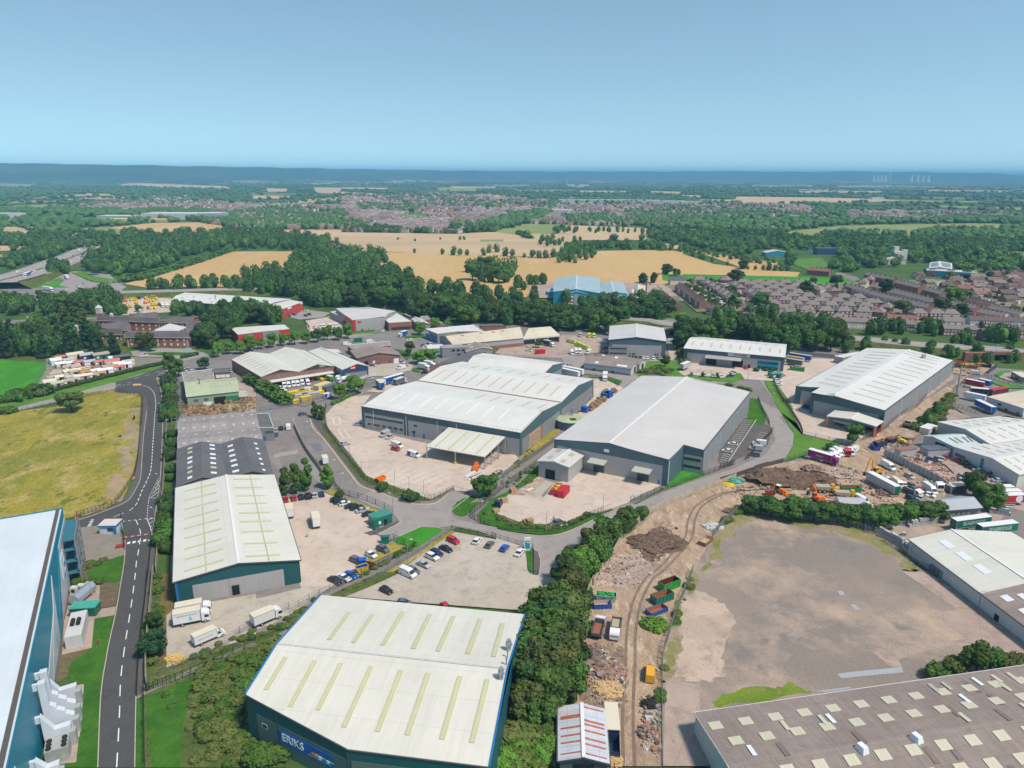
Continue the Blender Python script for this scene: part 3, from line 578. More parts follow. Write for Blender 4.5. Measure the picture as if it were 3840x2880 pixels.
DR=pp(11,'-60 1000,60 900,180 825,400 850,700 890,1090 960,1200 1050,1300 1110,1450 1230,1700 1340')+pp(15,'1500 0,2000 250,2212 420,2212 700,1500 780,0 990,-180 1040')+pp(14,'1845 1200,1840 1659,1560 1659,1550 1100,1560 700,1660 380,1800 30')
gnd('hardstanding',DR,M_flat)
gnd('moss',pp(11,'-60 1000,60 900,180 825,400 850,700 890,1090 960,1200 1050,1300 1110,1450 1230,1350 1240,1250 1150,1100 1060,900 990,600 930,350 890,200 880,100 960,20 1100,-60 1200,-120 1250'),M_moss,sm=3)
gnd('moss',pp(14,'1800 30,1900 0,1800 200,1720 400,1690 700,1640 900,1580 950,1550 900,1560 700,1660 380'),M_moss,sm=3)
gnd('moss',pp(15,'0 980,20 900,250 850,430 840,520 800,610 860,600 890'),pch('green_moss',[(.16,.24,.02),(.11,.19,.02),(.24,.22,.08)],.2,.4,fine=2,fv=.25),sm=2)
gnd('pale_patch',pp(14,'1700 330,1760 200,1900 170,2100 300,2160 450,2050 700,2080 850,1950 930,1750 920,1660 850,1720 600'),pch('pale_pink_patch',[(.5,.38,.3),(.42,.33,.26),(.33,.26,.21)],.06,.2,fine=2),sm=4)
gnd('concrete_slab',pp(14,'1580 925,1870 960,1875 1180,1840 1200,1850 1400,2182 1659,1560 1659,1570 1300'),Gc3)
for s in('1330 0,1500 0,1900 250,1730 275','1550 298,1740 275,1905 255,2212 440,2212 560,1790 490','1250 565,1490 530,1790 488,2212 560,2212 620,1780 520,1500 575,1290 640','1110 585,1230 570,1290 640,1330 700,1240 700'):
 gnd('concrete_slab',pp(15,s),Gc3)
for s in('850 745,1000 725,1320 695,1330 735,1150 750,880 778','940 235,985 240,1020 275,980 278','850 140,890 140,910 170,870 172','690 870,940 840,960 850,760 880'):
 gnd('steel_sheet',pp(15,s),sht('grey_duckboard',(.42,.44,.46),rib=.3,period=.5))
gnd('yard',pp(11,'1480 420,1700 380,1720 430,1740 470,2212 640,2212 1100,2000 960,1700 960,1400 1020,1350 1100,1150 950,1650 880,1940 800,2020 770,1900 640,1760 600,1640 480'),Gc3)
gnd('yard',pp(11,'1980 960,2110 790,2212 820,2212 1090'),Gr2)
gnd('yard',pp(11,'1200 430,1300 370,1480 360,1500 440,1640 500,1760 600,1760 660,1640 640,1500 560'),pch('red_tile_rubble',[(.5,.25,.17),(.4,.22,.16),(.45,.36,.3)],.3,.6,fine=2,fv=.35))
gnd('yard',pp(19,'1020 900,1200 780,1600 700,2133 800,2133 1180,1880 1120,1320 1150,1060 960'),Gr2)
gnd('yard',pp(19,'960 1200,1000 1000,1330 1130,1320 1150'),Gc3)
gnd('grass',pp(19,'1580 590,2133 680,2133 710,1960 710,1720 650'),Gb);gnd('yard',pp(19,'1760 540,1850 480,2133 450,2133 640,1900 600'),Gc3);gnd('grass',pp(19,'1690 500,1800 450,1960 450,1850 480,1760 540'),Gb)
gnd('yard',pp(7,'1690 620,2000 640,1900 720,1720 680'),Gd)
Rw=sht('white_roof_sheet',(.66,.645,.60),seam=.86,purlin=9,streak=.10)
Rc=sht('cream_roof_sheet',(.64,.62,.54),seam=.84,purlin=7.3,streak=.12)
Rg=sht('pale_grey_roof_sheet',(.57,.54,.51),seam=.93,purlin=12,streak=.06)
R_blue=sht('cool_white_roof_sheet',(.60,.66,.70),seam=.93,purlin=10,streak=.06)
Rfi=sht('brown_fibre_cement',(.32,.26,.225),seam=.85,rib=.28,period=.5,purlin=3,streak=.25,var=.15,rough=.9,blot=(.24,.19,.165))
Rbg=sht('grey_fibre_cement',(.33,.30,.29),seam=.85,rib=.22,period=.7,purlin=3,streak=.3,var=.15,rough=.9,blot=(.26,.235,.22))
Rd=sht('charcoal_roof_sheet',(.13,.125,.13),seam=.85,rib=.12,period=.8,streak=.2,var=.15,rough=.8)
Ro=sht('weathered_cream_sheet',(.60,.53,.40),seam=.85,purlin=4,streak=.2,var=.12,rough=.8,blot=(.48,.4,.28))
R_green=sht('pale_green_sheet',(.45,.50,.32),seam=.85,rib=.1,period=1,streak=.15,var=.1)
Rs=sht('slate_tiles',(.15,.125,.13),seam=.8,purlin=.6,streak=.2,var=.2,rough=.8)
Ry=sht('aged_blue_sheet',(.36,.48,.52),seam=.85,rib=.1,period=1.2,streak=.35,var=.12,blot=(.5,.52,.5))
Rt=pln((.13,.125,.12),.9,.25,.6)
Rf=pln((.27,.25,.225),.9,.3,.5)
R_arch=sht('galvanised_sheet',(.40,.42,.45),seam=.9,rib=.1,period=1,purlin=3)
R_rust=sht('rusty_white_sheet',(.55,.58,.62),seam=.8,purlin=2.4,streak=.35,var=.15,blot=(.5,.5,.52))
Wsl=sht('slate_blue_cladding',(.085,.145,.165),rib=.1,period=.6,streak=.08,var=.05,rough=.5)
Wt=sht('dark_teal_cladding',(.018,.10,.112),rib=.12,period=.6,streak=.08,var=.06,rough=.5)
Wg=sht('pale_grey_cladding',(.40,.39,.385),rib=.08,period=.6,streak=.08,var=.05,rough=.5)
Wm=sht('mid_grey_cladding',(.27,.28,.285),rib=.1,period=.6,streak=.08,var=.05,rough=.5)
Wwh=sht('off_white_cladding',(.58,.58,.57),rib=.06,period=.6,streak=.12,var=.05,rough=.6)
Wu=sht('bright_teal_cladding',(.004,.23,.34),rib=.08,period=.8,streak=.05,var=.05,rough=.4)
Ws=sht('sky_blue_cladding',(.03,.32,.46),rib=.08,period=.8,streak=.05,var=.05,rough=.4)
Wd=sht('red_cladding',(.52,.045,.035),rib=.06,period=.8,streak=.05,var=.05,rough=.5)
Wn=sht('navy_cladding',(.03,.075,.16),rib=.06,period=.8,streak=.05,var=.05)
W_sage=sht('sage_cladding',(.30,.38,.25),rib=.1,period=.6,streak=.15,var=.08)
Wb=brick('red_brick',(.27,.085,.06));Wc=brick('brown_brick',(.24,.11,.075));Wr=pln((.6,.56,.46),.9,.1,.4)
Ky=sht('yellowed_rooflight',(.56,.55,.33),rib=.08,period=.8,streak=.2,var=.12)
Kt=sht('tan_rooflight',(.55,.46,.34),streak=.15,var=.1);Kw=sht('white_rooflight',(.74,.76,.78),streak=.05)
Kg=sht('dull_rooflight',(.47,.43,.36),streak=.2,var=.15)
Mg=pln((.03,.045,.055),.12,.3,2,0,.6);Mo=pln((.012,.012,.014),.9)
Mp=pln((.72,.72,.71),.4,.04);Tg=pln((.09,.09,.1),.5);Tb=pln((.02,.16,.42),.4)
Tw=pln((.6,.6,.58),.5);Ms=pln((.4,.41,.42),.4,.15,2,.5);M_shut=pln((.045,.085,.095),.5)
Mr=pln((.55,.03,.025),.45,.1);Mb=pln((.02,.15,.42),.45,.1);Ml=pln((.78,.78,.78),.5,.02)
M_lettr=pln((.35,.01,.06),.5,.02);Mk=pln((.02,.02,.02),.8);Mdg=pln((.02,.12,.085),.5,.1)
M_win=pln((.10,.13,.15),.2,.2,1)
def slp(E0,E1,R0,R1):
 return lambda u,v:E0*(1-u)*(1-v)+E1*u*(1-v)+R0*(1-u)*v+R1*u*v
class Bld:
 def __init__(s,lb_,foot,name='warehouse',cat='warehouse',gp_=None):
  s.c=sum((Vec((p[0],p[1],0))for p in foot),Vec())/len(foot);s.c.z=0
  s.r=emp(name,s.c,lb_,cat,gp_);s.F=foot;s.wb=MB();s.rb=MB();s.wm=[];s.rm=[]
 def mi(s,L,m):
  if m not in L:L.append(m)
  return L.index(m)
 def wall(s,P,Q,hP,hQ,m,mid=None,z0=0):
  L=(Vec((Q[0],Q[1],0))-Vec((P[0],P[1],0))).length;top=[(0,hP)]+(mid or[])+[(1,hQ)]
  pt=lambda f,z:Vec((P[0]+(Q[0]-P[0])*f,P[1]+(Q[1]-P[1])*f,z))
  i=s.mi(s.wm,m)
  for(f0,a),(f1,b)in zip(top[:-1],top[1:]):
   s.wb.face([pt(f0,z0),pt(f1,z0),pt(f1,b),pt(f0,a)],[(f0*L,z0),(f1*L,z0),(f1*L,b),(f0*L,a)],i)
 def roof(s,P,m,th=.18,up=.06,along=None):
  P=[Vec(p)+Vec((0,0,up))for p in P];c_=sum(P,Vec())/len(P);w_=Vec()
  for i in range(len(P)):w_+=(P[i]-c_).cross(P[(i+1)%len(P)]-c_)
  P=[Vec((p.x,p.y,c_.z-((p.x-c_.x)*w_.x+(p.y-c_.y)*w_.y)/w_.z))for p in P];e=(P[1]-P[0]).normalized();nrm=(P[1]-P[0]).cross(P[-1]-P[0]).normalized();v=nrm.cross(e)
  uv=[((p-P[0]).dot(e)+100,(p-P[0]).dot(v)+.5)for p in P];s.rb.slab(P,th,uv,s.mi(s.rm,m))
 def done(s):
  s.wo=s.wb.mk_('wall',s.wm,s.r)if s.wb.f else None
  s.ro=s.rb.mk_('roof',s.rm,s.r)if s.rb.f else None
  return s
 def on(s,P,Q,s0,s1,z0,z1,m,name='wall_panel',out=.06,th=.1,zz=None,parent=None):
  P=Vec((P[0],P[1],0));Q=Vec((Q[0],Q[1],0));d=(Q-P);n_=Vec((d.y,-d.x,0)).normalized()
  if n_.dot((P+Q)/2-s.c)<0:n_=-n_
  a,b_=P+d*s0,P+d*s1;L=d.length;za,zb=zz or(z1,z1);b=MB()
  q=[a+V(0,0,z0),b_+V(0,0,z0),b_+V(0,0,zb),a+V(0,0,za)]
  if(q[1]-q[0]).cross(q[3]-q[0]).dot(n_)<0:q=[q[1],q[0],q[3],q[2]]
  f=[p+n_*out for p in q];k=[p+n_*(out-th)for p in q];uv=[(L*s0,z0),(L*s1,z0),(L*s1,zb),(L*s0,za)]
  b.face(f,uv)
  for i in range(4):
   j=(i+1)%4;b.face([k[i],k[j],f[j],f[i]])
  return b.mk_(name,m,parent or s.r)
 def wn_(s,P,Q,n_,s0,s1,w,z0,z1,m=None,name='window',out=.08):
  L=(Vec((Q[0],Q[1],0))-Vec((P[0],P[1],0))).length;hw=w/L/2
  for i in range(n_):
   c=s0+(s1-s0)*(i+.5)/n_;s.on(P,Q,c-hw,c+hw,z0,z1,m or M_win,name,out)
 def rl(s,sl,us,v0,v1,w,m,L,name='rooflight',up=.22,th=.1):
  hw=w/2/L
  for u in us:
   b=MB();P=[sl(u-hw,v0),sl(u+hw,v0),sl(u+hw,v1),sl(u-hw,v1)];P=[p+V(0,0,up)for p in P]
   b.slab(P,th,[(0,0),(w,0),(w,(P[2]-P[1]).length),(0,(P[2]-P[1]).length)]);b.mk_(name,m,s.r)
 def bar(s,a,b_,w,h,m,name):b=MB();b.beam(a,b_,w,h);return b.mk_(name,m,s.r)
 def door(s,P,Q,c,w,h,m=None,name='door',frame=None,z0=.02):
  L=(Vec((Q[0],Q[1],0))-Vec((P[0],P[1],0))).length;hw=w/2/L
  if frame:s.on(P,Q,c-hw-.25/L,c+hw+.25/L,z0,h+.25,frame,'door_frame',.06)
  return s.on(P,Q,c-hw,c+hw,z0,h,m or Mo,name,.1)
def gbl(lb_,A,B,Cc,D,R0,R1,wall,roof,name='warehouse',cat='warehouse',gp_=None,panels=(),cap=Mp,gut=Tg,lights=None,over=.35,h=None):
 s=Bld(lb_,[A,B,Cc,D],name,cat,gp_)
 fr=lambda P,Q,R:min(.95,max(.05,(Vec((R-P)[:2])).dot(Vec((Q-P)[:2]))/max(1e-6,Vec((Q-P)[:2]).length_squared)))
 m=wall if isinstance(wall,(list,tuple))else[wall]*4
 s.wall(A,B,A.z,B.z,m[0],[(fr(A,B,R0),R0.z)]);s.wall(B,Cc,B.z,Cc.z,m[1])
 s.wall(Cc,D,Cc.z,D.z,m[2],[(fr(Cc,D,R1),R1.z)]);s.wall(D,A,D.z,A.z,m[3])
 f0=A.lerp(B,fr(A,B,R0));f1=D.lerp(Cc,fr(D,Cc,R1));f0.z=R0.z;f1.z=R1.z
 ax=(f1-f0).normalized()*over;sd=(B-A).normalized()*over
 s.roof([A-ax-sd,D+ax-sd,f1+ax,f0-ax],roof);s.roof([Cc+ax+sd,B-ax+sd,f0-ax,f1+ax],roof)
 s.done();s.A,s.B,s.C,s.D,s.R0,s.R1=A,B,Cc,D,f0,f1
 s.SL=slp(A,D,f0,f1);s.SR=slp(B,Cc,f0,f1);s.L=(D-A).length
 if cap:s.bar(f0-ax+V(0,0,.16),f1+ax+V(0,0,.16),.7,.12,cap,'ridge_cap')
 if gut:
  s.bar(A-ax-sd*1.3+V(0,0,-.08),D+ax-sd*1.3+V(0,0,-.08),.22,.22,gut,'gutter');s.bar(B-ax+sd*1.3+V(0,0,-.08),Cc+ax+sd*1.3+V(0,0,-.08),.22,.22,gut,'gutter')
  up=V(0,0,-.1);e=ax*1.05
  s.bar(A-e-sd+up,f0-e+up,.1,.35,gut,'bargeboard');s.bar(f0-e+up,B-e+sd+up,.1,.35,gut,'bargeboard')
 if lights:
  for side,n_,v0,v1,w,mt in lights:
   s.rl(s.SL if side=='L' else s.SR,[(i+.5)/n_ for i in range(n_)],v0,v1,w,mt,s.L)
 return s
def flt(lb_,P,h,wall,roof,name='building',cat='building',trim=Tw,gp_=None,parapet=.35):
 s=Bld(lb_,P,name,cat,gp_);n_=len(P)
 for i in range(n_):s.wall(P[i],P[(i+1)%n_],h,h,wall)
 s.roof([Vec((p[0],p[1],h))for p in P],roof);s.done()
 if trim:
  b=MB()
  for i in range(n_):
   a,c=P[i],P[(i+1)%n_];b.beam(V(a[0],a[1],h+parapet/2),V(c[0],c[1],h+parapet/2),.28,parapet)
  b.mk_('parapet',trim,s.r)
 return s
def q4(k,s,z):return pp(k,s,z)
def quad_at(lst,z):return[at(*a,z)for a in lst]
E=dict(fl=at(13,690,185,9.3),fr=at(14,385,350,9.3),nr=at(13,2125,1650,9.3),nm=at(13,920,1500,9.3),nl=at(13,45,1030,10.4),rl=at(13,315,603,11.8),rr=at(14,235,815,11.8))
s=Bld('large cream roofed warehouse with dark green walls and big blue sign',[E['fl'],E['fr'],E['nr'],E['nm'],E['nl']])
s.wall(E['fl'],E['fr'],9.3,9.3,Wt);s.wall(E['fr'],E['nr'],9.3,9.3,Wt,[(.45,11.8)]);s.wall(E['nr'],E['nm'],9.3,9.3,Wt);s.wall(E['nm'],E['nl'],9.3,10.4,Wt);s.wall(E['nl'],E['fl'],10.4,9.3,Wt,[(.4,11.8)])
s.roof([E['fr'],E['fl'],E['rl'],E['rr']],Rc);s.roof([E['nm'],E['nr'],E['rr'],E['rl'],E['nl']],Rc)
s.done();s.bar(E['rl']+V(0,0,.14),E['rr']+V(0,0,.14),.5,.08,pln((.5,.5,.47),.5),'ridge_cap')
for a,b_ in(('nr','rr'),('rr','fr'),('fl','rl'),('rl','nl')):s.bar(E[a]+V(0,0,.05),E[b_]+V(0,0,.05),.3,.5,Tb,'verge_trim')
for a,b_ in(('nl','nm'),('nm','nr')):s.bar(E[a]+V(0,0,-.1),E[b_]+V(0,0,-.1),.35,.22,Tg,'gutter')
def lights_px(s,z_of,lst,m,w):
 for k,x0,y0,x1,y1 in lst:
  a,b_=z_of(k,x0,y0),z_of(k,x1,y1);d=(b_-a).normalized();p=d.cross(V(0,0,1)).normalized()*w/2;b=MB()
  P=[a-p,a+p,b_+p,b_-p];P=[q+V(0,0,.24)for q in P];L=(b_-a).length
  b.slab(P,.1,[(0,0),(w,0),(w,L),(0,L)]);b.mk_('rooflight',m,s.r)
def on_plane(P0,P1,P2):
 nn=(P1-P0).cross(P2-P0).normalized()
 def f(k,x,y):
  o=Vec((0,0,CH));d=at(k,x,y,0)-o;t=(P0-o).dot(nn)/d.dot(nn);return o+d*t
 return f
pf=on_plane(E['fl'],E['fr'],E['rl']);pn=on_plane(E['nm'],E['nr'],E['rl'])
lights_px(s,pf,[(13,760,570,930,335),(13,965,595,1130,355),(13,1215,618,1390,330),(13,1475,645,1620,352),(13,1685,668,1820,372),(13,1940,690,2050,395),(13,2160,715,2240,430)],Ky,1.0)
lights_px(s,pn,[(13,220,998,390,720),(13,425,1145,640,748),(13,660,1172,862,772),(13,885,1318,1118,800),(13,1170,1355,1372,830),(13,1425,1385,1605,856),(13,1720,1420,1875,884),(13,1975,1450,2108,910)],Ky,1.0)
pe=s.on(E['nl'],E['nm'],.1,.985,0,6.8,sht('sage_grey_cladding',(.12,.17,.17),rib=.1,period=.5,streak=.08))
s.on(E['nm'],E['nr'],.02,.98,0,6.8,MT['sage_grey_cladding'])
s.on(E['nl'],E['nm'],.315,.325,0,9.6,Tg,'downpipe',.12);s.on(E['nl'],E['nm'],.985,.998,0,9.2,Tg,'downpipe',.12)
s.on(E['nl'],E['nm'],.15,.21,4.2,5.4,Tw,'window_frame',.09);s.on(E['nl'],E['nm'],.158,.202,4.4,5.2,Mg,'window',.12)
sg=s.on(E['nl'],E['nm'],.335,.86,3.1,6.0,pln((.003,.11,.42),.4,.05),'sign',.22)
d=(E['nm']-E['nl']);d.z=0;L=d.length;d.normalize();nn=V(d.y,-d.x,0)
if nn.dot(E['nl']-s.c)<0:nn=-nn
def wm(f,z,o=.28):p=Vec((E['nl'].x,E['nl'].y,z))+d*L*f+nn*o;return frame_m(p-s.c,d,nn)
gtx('ERIKS',2.5,Ml,s.r,wm(.47,4.6),'lettering',.03,.02,.95)
b=MB();p0=Vec((E['nl'].x,E['nl'].y,3.65))+d*L*.62+nn*.28;b.beam(p0,p0+d*L*.22,.06,.12);b.mk_('sign_underline',pln((.03,.5,.8)),sg)
for i,(c_,r_)in En((((.6,.16,.02),.5),((.55,.4,.1),.42),((.7,.72,.7),.45),((.1,.3,.25),.35),((.7,.72,.7),.4),((.15,.35,.25),.3))):
 b=MB();p=p0+d*(1.2+i*.95)+V(0,0,.55+.15*(i%2));b.cyl(p,p+nn*.08,r_,9);b.cyl(p+d*.4+V(0,0,.1),p+d*.4+V(0,0,.1)+nn*.07,r_*.6,7);b.mk_('gear_picture',pln(c_),sg)
for k,x,y in((14,245,655),(14,180,900)):
 p=pn(k,x,y)if y>800 else pf(k,x,y);b=MB();b.cyl(p,p+V(0,0,1.3),.45,12);b.cyl(p+V(0,0,1.3),p+V(0,0,2.1),.75,12,0,.6);b.cyl(p+V(0,0,2.1),p+V(0,0,2.7),.45,12);b.mk_('flue',Ms,s.r)
for k,x,y in((14,235,715),(14,225,780)):
 p=pf(k,x,y);b=MB();b.cyl(p,p+V(0,0,1.5),.14,8);b.cyl(p+V(0,0,1.5),p+V(0,0,1.75),.28,8);b.mk_('flue',Ms,s.r)
A,B_,C_,D_=at(8,1505,1570,7.3),*pp(9,'513 1380,290 650',7.3),at(8,1525,762,7.3)
s=gbl('cream roofed warehouse with teal and grey gable, by dark road on left',A,B_,C_,D_,*pp(8,'2060 1420,1955 662',9.6),[Wt,Wt,Wt,Wc],Rc)
s.rl(s.SL,[.06,.16,.26,.365,.47,.58,.69,.80,.92],.16,.78,.8,Ky,s.L);s.rl(s.SR,[.05,.17,.29,.40,.50,.61,.71,.82,.94],.3,.86,.8,Ky,s.L)
for S_ in(s.SL,s.SR):s.bar(S_(0,.5)+V(0,0,.3),S_(1,.5)+V(0,0,.3),.25,.08,Ky,'lap_strip')
s.on(A,B_,.13,.86,0,5.3,Wg);s.door(A,B_,.46,1.8,3,Mo,'dock_door',Wm);s.on(A,B_,.41,.415,0,6,Tg,'downpipe')
s.on(B_,C_,.05,.95,0,3.5,Wg);s.on(A,B_,0,.018,0,7.2,Tb,'corner_trim')
P=[*pp(8,'540 942,-160 1060',17),*pp(12,'-560 1659,62 1659',17)]
dd=(P[3]-P[0]);P[3]=P[3]+dd*.12;P[2]=P[2]+dd*.12
s=flt('huge white roofed factory with bright teal wall, cut off by left edge',P,17,Wu,R_blue,'factory','factory',pln((.004,.17,.27),.4))
s.bar(P[0]+(P[1]-P[0]).normalized()*1.1+V(0,0,.25),P[3]+(P[2]-P[3]).normalized()*1.1+V(0,0,.25),.9,.12,pln((.10,.085,.075)),'box_gutter')
W_pale=sht('pale_blue_panel',(.56,.60,.62),streak=.05,var=.04)
def tri_on(s,P,Q,c,m,name='wall_panel',out=.1):
 P=Vec((P[0],P[1],0));Q=Vec((Q[0],Q[1],0));d=(Q-P);n_=Vec((d.y,-d.x,0)).normalized()
 if n_.dot((P+Q)/2-s.c)<0:n_=-n_
 q=[P+d*f+V(0,0,z)for f,z in c];b=MB();F=[p+n_*out for p in q];K=[p+n_*(out-.12)for p in q]
 b.poly(F)
 for i in range(len(q)):j=(i+1)%len(q);b.face([K[i],K[j],F[j],F[i]])
 return b.mk_(name,m,s.r)
tri_on(s,P[0],P[3],[(.0,14.5),(.17,14.5),(.29,0),(.0,0)],W_pale)
tri_on(s,P[0],P[3],[(.17,14.5),(.29,0),(.36,0)],Wu,'wall_panel',.16)
tri_on(s,P[0],P[3],[(.31,15.2),(.36,9),(.56,3.5),(.56,0),(.35,0)],W_pale)
tri_on(s,P[0],P[3],[(.36,9.5),(.50,0),(.38,0)],sht('silver_panel',(.48,.52,.55),streak=.04),'wall_panel',.14)
tri_on(s,P[0],P[3],[(.86,14),(.93,4),(.93,0),(.80,0)],W_pale)
for i in range(3):s.on(P[0],P[3],.05+i*.045,.088+i*.045,5.5,11.5,Kw,'window',.2)
for i,(u,z)in En(((.105,9),(.13,7),(.15,5))):s.on(P[0],P[3],u,u+.012,z,z+1.2,Tb,'vent',.26)
b=MB();c0=P[0];ux=(P[3]-P[0]).normalized();uo=V(ux.y,-ux.x,0);uo=uo if uo.dot(c0-s.c)>0 else-uo
st=emp('fire_escape',c0+uo*2-V(0,0,c0.z),'open steel stair tower against corner of teal walled factory','fire escape')
for i in range(4):
 for o in(.3,3.4):b.beam(V(c0.x,c0.y,0)+ux*(1+i*4.5)+uo*o,V(c0.x,c0.y,14)+ux*(1+i*4.5)+uo*o,.3)
b.mk_('frame',Ms,st)
for z in(3.5,7,10.5,13.5):
 b=MB();a=V(c0.x,c0.y,z)+ux*1+uo*1.85;b.beam(a,a+ux*13.5,3.2,.12);b.mk_('landing',pln((.04,.15,.2)),st)
 b=MB();a=V(c0.x,c0.y,z+1)+ux*1+uo*3.4;b.beam(a,a+ux*13.5,.08,.1);b.beam(a-V(0,0,.5),a+ux*13.5-V(0,0,.5),.08,.1);b.mk_('handrail',Ms,st)
for i in range(3):
 b=MB();z=3.5*i;a=V(c0.x,c0.y,z)+ux*(1.5 if i%2 else 9)+uo*2.6;b.beam(a,V(c0.x,c0.y,z+3.5)+ux*(9 if i%2 else 1.5)+uo*2.6,1.1,.15);b.mk_('stair_flight',Ms,st)
BLUEW=(P[0],P[3],uo,ux)
Md=pln((.62,.66,.71),.35,.04,.5,0,.5);M_ductg=pln((.36,.37,.36),.5,.12,1)
def duct(lb_,prof,w,at_u,out0,side):
 o=emp('ventilation_duct',V(P[0].x,P[0].y,0)+ux*at_u+uo*out0,lb_,'duct');b=MB()
 F=[o.location+uo*x+V(0,0,z)+ux*0 for x,z in prof];K=[p+ux*w for p in F];n_=len(prof)
 b.poly(F);b.poly(K[::-1])
 for i in range(n_):j=(i+1)%n_;b.face([F[i],K[i],K[j],F[j]])
 b.mk_('duct_body',Md,o)
 BX('fan_unit',M_ductg,o)(o.location+uo*(side+.5)+ux*w/2,(1.1,w*1.1,3.4),math.atan2(uo.y,uo.x))
 BE('wall_connection',Md,o)(o.location+uo*.15+ux*w/2+V(0,0,prof[-1][1]-.9),o.location-uo*out0+ux*w/2+V(0,0,prof[-1][1]-.9),w*.5,1.4)
 return o
WL=(P[3]-P[0]).length
def u_of(k,x,y):q=at(k,x,y,0);return(q-V(P[0].x,P[0].y,0)).dot(ux)
pr=[(0,.3),(5,.3),(5,4.4),(3.6,5.4),(3.6,5.9),(2.3,6.8),(2.3,7.4),(1.3,8.2),(1.3,13.5),(0,13.5)]
duct('tall stepped white duct, farther of two climbing teal wall',pr,1.3,72.5,.9,4.6)
duct('tall stepped white duct, nearer of two climbing teal wall',pr,1.3,76.2,.9,4.6)
duct('low white duct wedge behind stepped ducts by teal wall',[(0,2),(4.8,.3),(4.8,4.8),(1.8,4.6),(0,8)],1.4,67,.9,4.4)
duct('white duct wedge with flared mouth before stepped ducts',[(0,3),(4.6,.5),(4.6,5),(2,4.8),(0,8.5)],1.4,79.6,.9,4.2)
duct('white duct cut off by bottom left corner of picture',[(0,2),(3.5,.3),(3.5,5),(1.6,4.8),(0,7)],1.4,90,.9,3)
q=V(P[0].x,P[0].y,0)+ux*83+uo*3.1;rzb=math.atan2(uo.y,uo.x)
o=emp('chiller',q,'grey chiller box with six black fans on top, at foot of white ducts','chiller');BX('casing',M_ductg,o)(q,(4,3.6,3.2),rzb)
for i in range(2):
 for j in range(3):
  b=MB();c_=q+uo*(-1.3+i*2.6)+ux*(-1.1+j*1.1)+V(0,0,3.2);b.cyl(c_,c_+V(0,0,.25),.5,14);b.mk_('fan',Mk,o)
for(x,y)in((1.0,0),(-1.2,.4)):
 BX('access_panel',Wg,o)(q+ux*1.85+uo*x,(1.0,.12,1.2),rzb,taper=.9)
q=at(12,660,560,0)
o=emp('generator_container',q,'long white plant container with two black drums on its roof, between blue building and road','container');a_=math.atan2((at(12,700,400)-at(12,650,600)).y,(at(12,700,400)-at(12,650,600)).x)
q2=(at(12,600,640)+at(12,700,640)+at(12,725,420)+at(12,640,420))/4;o.location=q2
BX('container_body',Wwh,o)(q2,(11,3.6,3.4),a_)
for k_ in(-.7,.7):
 b=MB();p=q2+Vec((math.cos(a_+1.57),math.sin(a_+1.57),0))*k_*.9+V(0,0,3.9);dv=Vec((math.cos(a_),math.sin(a_),0))*1.1;b.cyl(p-dv,p+dv,.5,12);b.mk_('silencer',Mk,o)
q=at(12,735,345,0);o=emp('substation',q,'dark green substation kiosk with mint lid by silver tank','substation')
BX('kiosk_body',Mdg,o)(q,(6.2,3.2,2.6),.12);BX('lid',pln((.06,.36,.27)),o)(q+V(0,0,2.6),(6.5,3.5,.25),.12)
for x in(-.9,.9):BX('door',pln((.03,.16,.1)),o)(q+V(x,-1.65,.3),(1.4,.1,2),.12)
q=at(12,715,225,0);o=emp('tank',q,'horizontal silver tank lying behind green substation','tank');b=MB();dv=Vec((math.cos(1.45),math.sin(1.45),0))*3.4;b.cyl(q-dv+V(0,0,2),q+dv+V(0,0,2),1.5,18);b.mk_('tank_shell',pln((.55,.58,.62),.25,.1,1,.6),o)
for k_ in(-.6,.6):BX('cradle',Gc3,o)(q+dv*k_,(.5,2.6,1),1.45)
for x,y,lb in((640,170,'left'),(700,150,'middle'),(765,135,'right')):
 q=at(12,x,y,0);o=emp('condenser',q,'small cream condenser box at end of silver tank, %s one of three'%lb,'condenser');BX('casing',Wwh,o)(q,(1.7,1.4,2));CY('fan',Mk,o)(q+V(0,-.7,1.1),q+V(0,-.78,1.1),.5,12)
q=at(8,950,1150,0);o=emp('gatehouse',q,'small white gatehouse cabin with blue trim at barrier forecourt','gatehouse')
BX('wall',pln((.5,.6,.68)),o)(q+V(0,1,0),(5.2,4,2.9),.05);BX('fascia',Tb,o)(q+V(0,1,2.9),(5.8,4.8,.35),.05);BX('roof',pln((.62,.53,.5)),o)(q+V(0,1,3.2),(5.6,4.6,.12),.05)
BX('window',Mg,o)(q+V(.9,-1.05,1.2),(1.6,.1,1.1),.05);BX('door',Tb,o)(q+V(2.3,-1.05,0),(.9,.1,2.2),.05)
z=7
s=gbl('charcoal roofed shed, left of two joined behind cream roofed warehouse',*pp(8,'1530 752,1950 680,1915 385,1535 425',z),*pp(8,'1750 712,1735 388',z+2),Wc,Rd,cap=None,gut=None)
for u in(.1,.24,.36,.5,.62,.78,.9):s.rl(s.SL,[u],.42,.62,1.9,Kw if int(u*100)%3 else Ky,s.L);s.rl(s.SR,[u+.03],.35,.6,1.7,Kw if int(u*50)%4 else Ky,s.L)
s=gbl('charcoal roofed shed, right of two joined behind cream roofed warehouse',at(8,1955,672,z),*pp(9,'285 650,200 342',z),at(8,1917,383,z),*pp(9,'100 655,15 345',z+2),Wc,Rd,cap=None,gut=None)
for u in(.1,.26,.4,.55,.7,.85):s.rl(s.SL,[u],.25,.5,1.8,Kw,s.L);s.rl(s.SR,[u-.02],.35,.5,1.5,Kw,s.L)
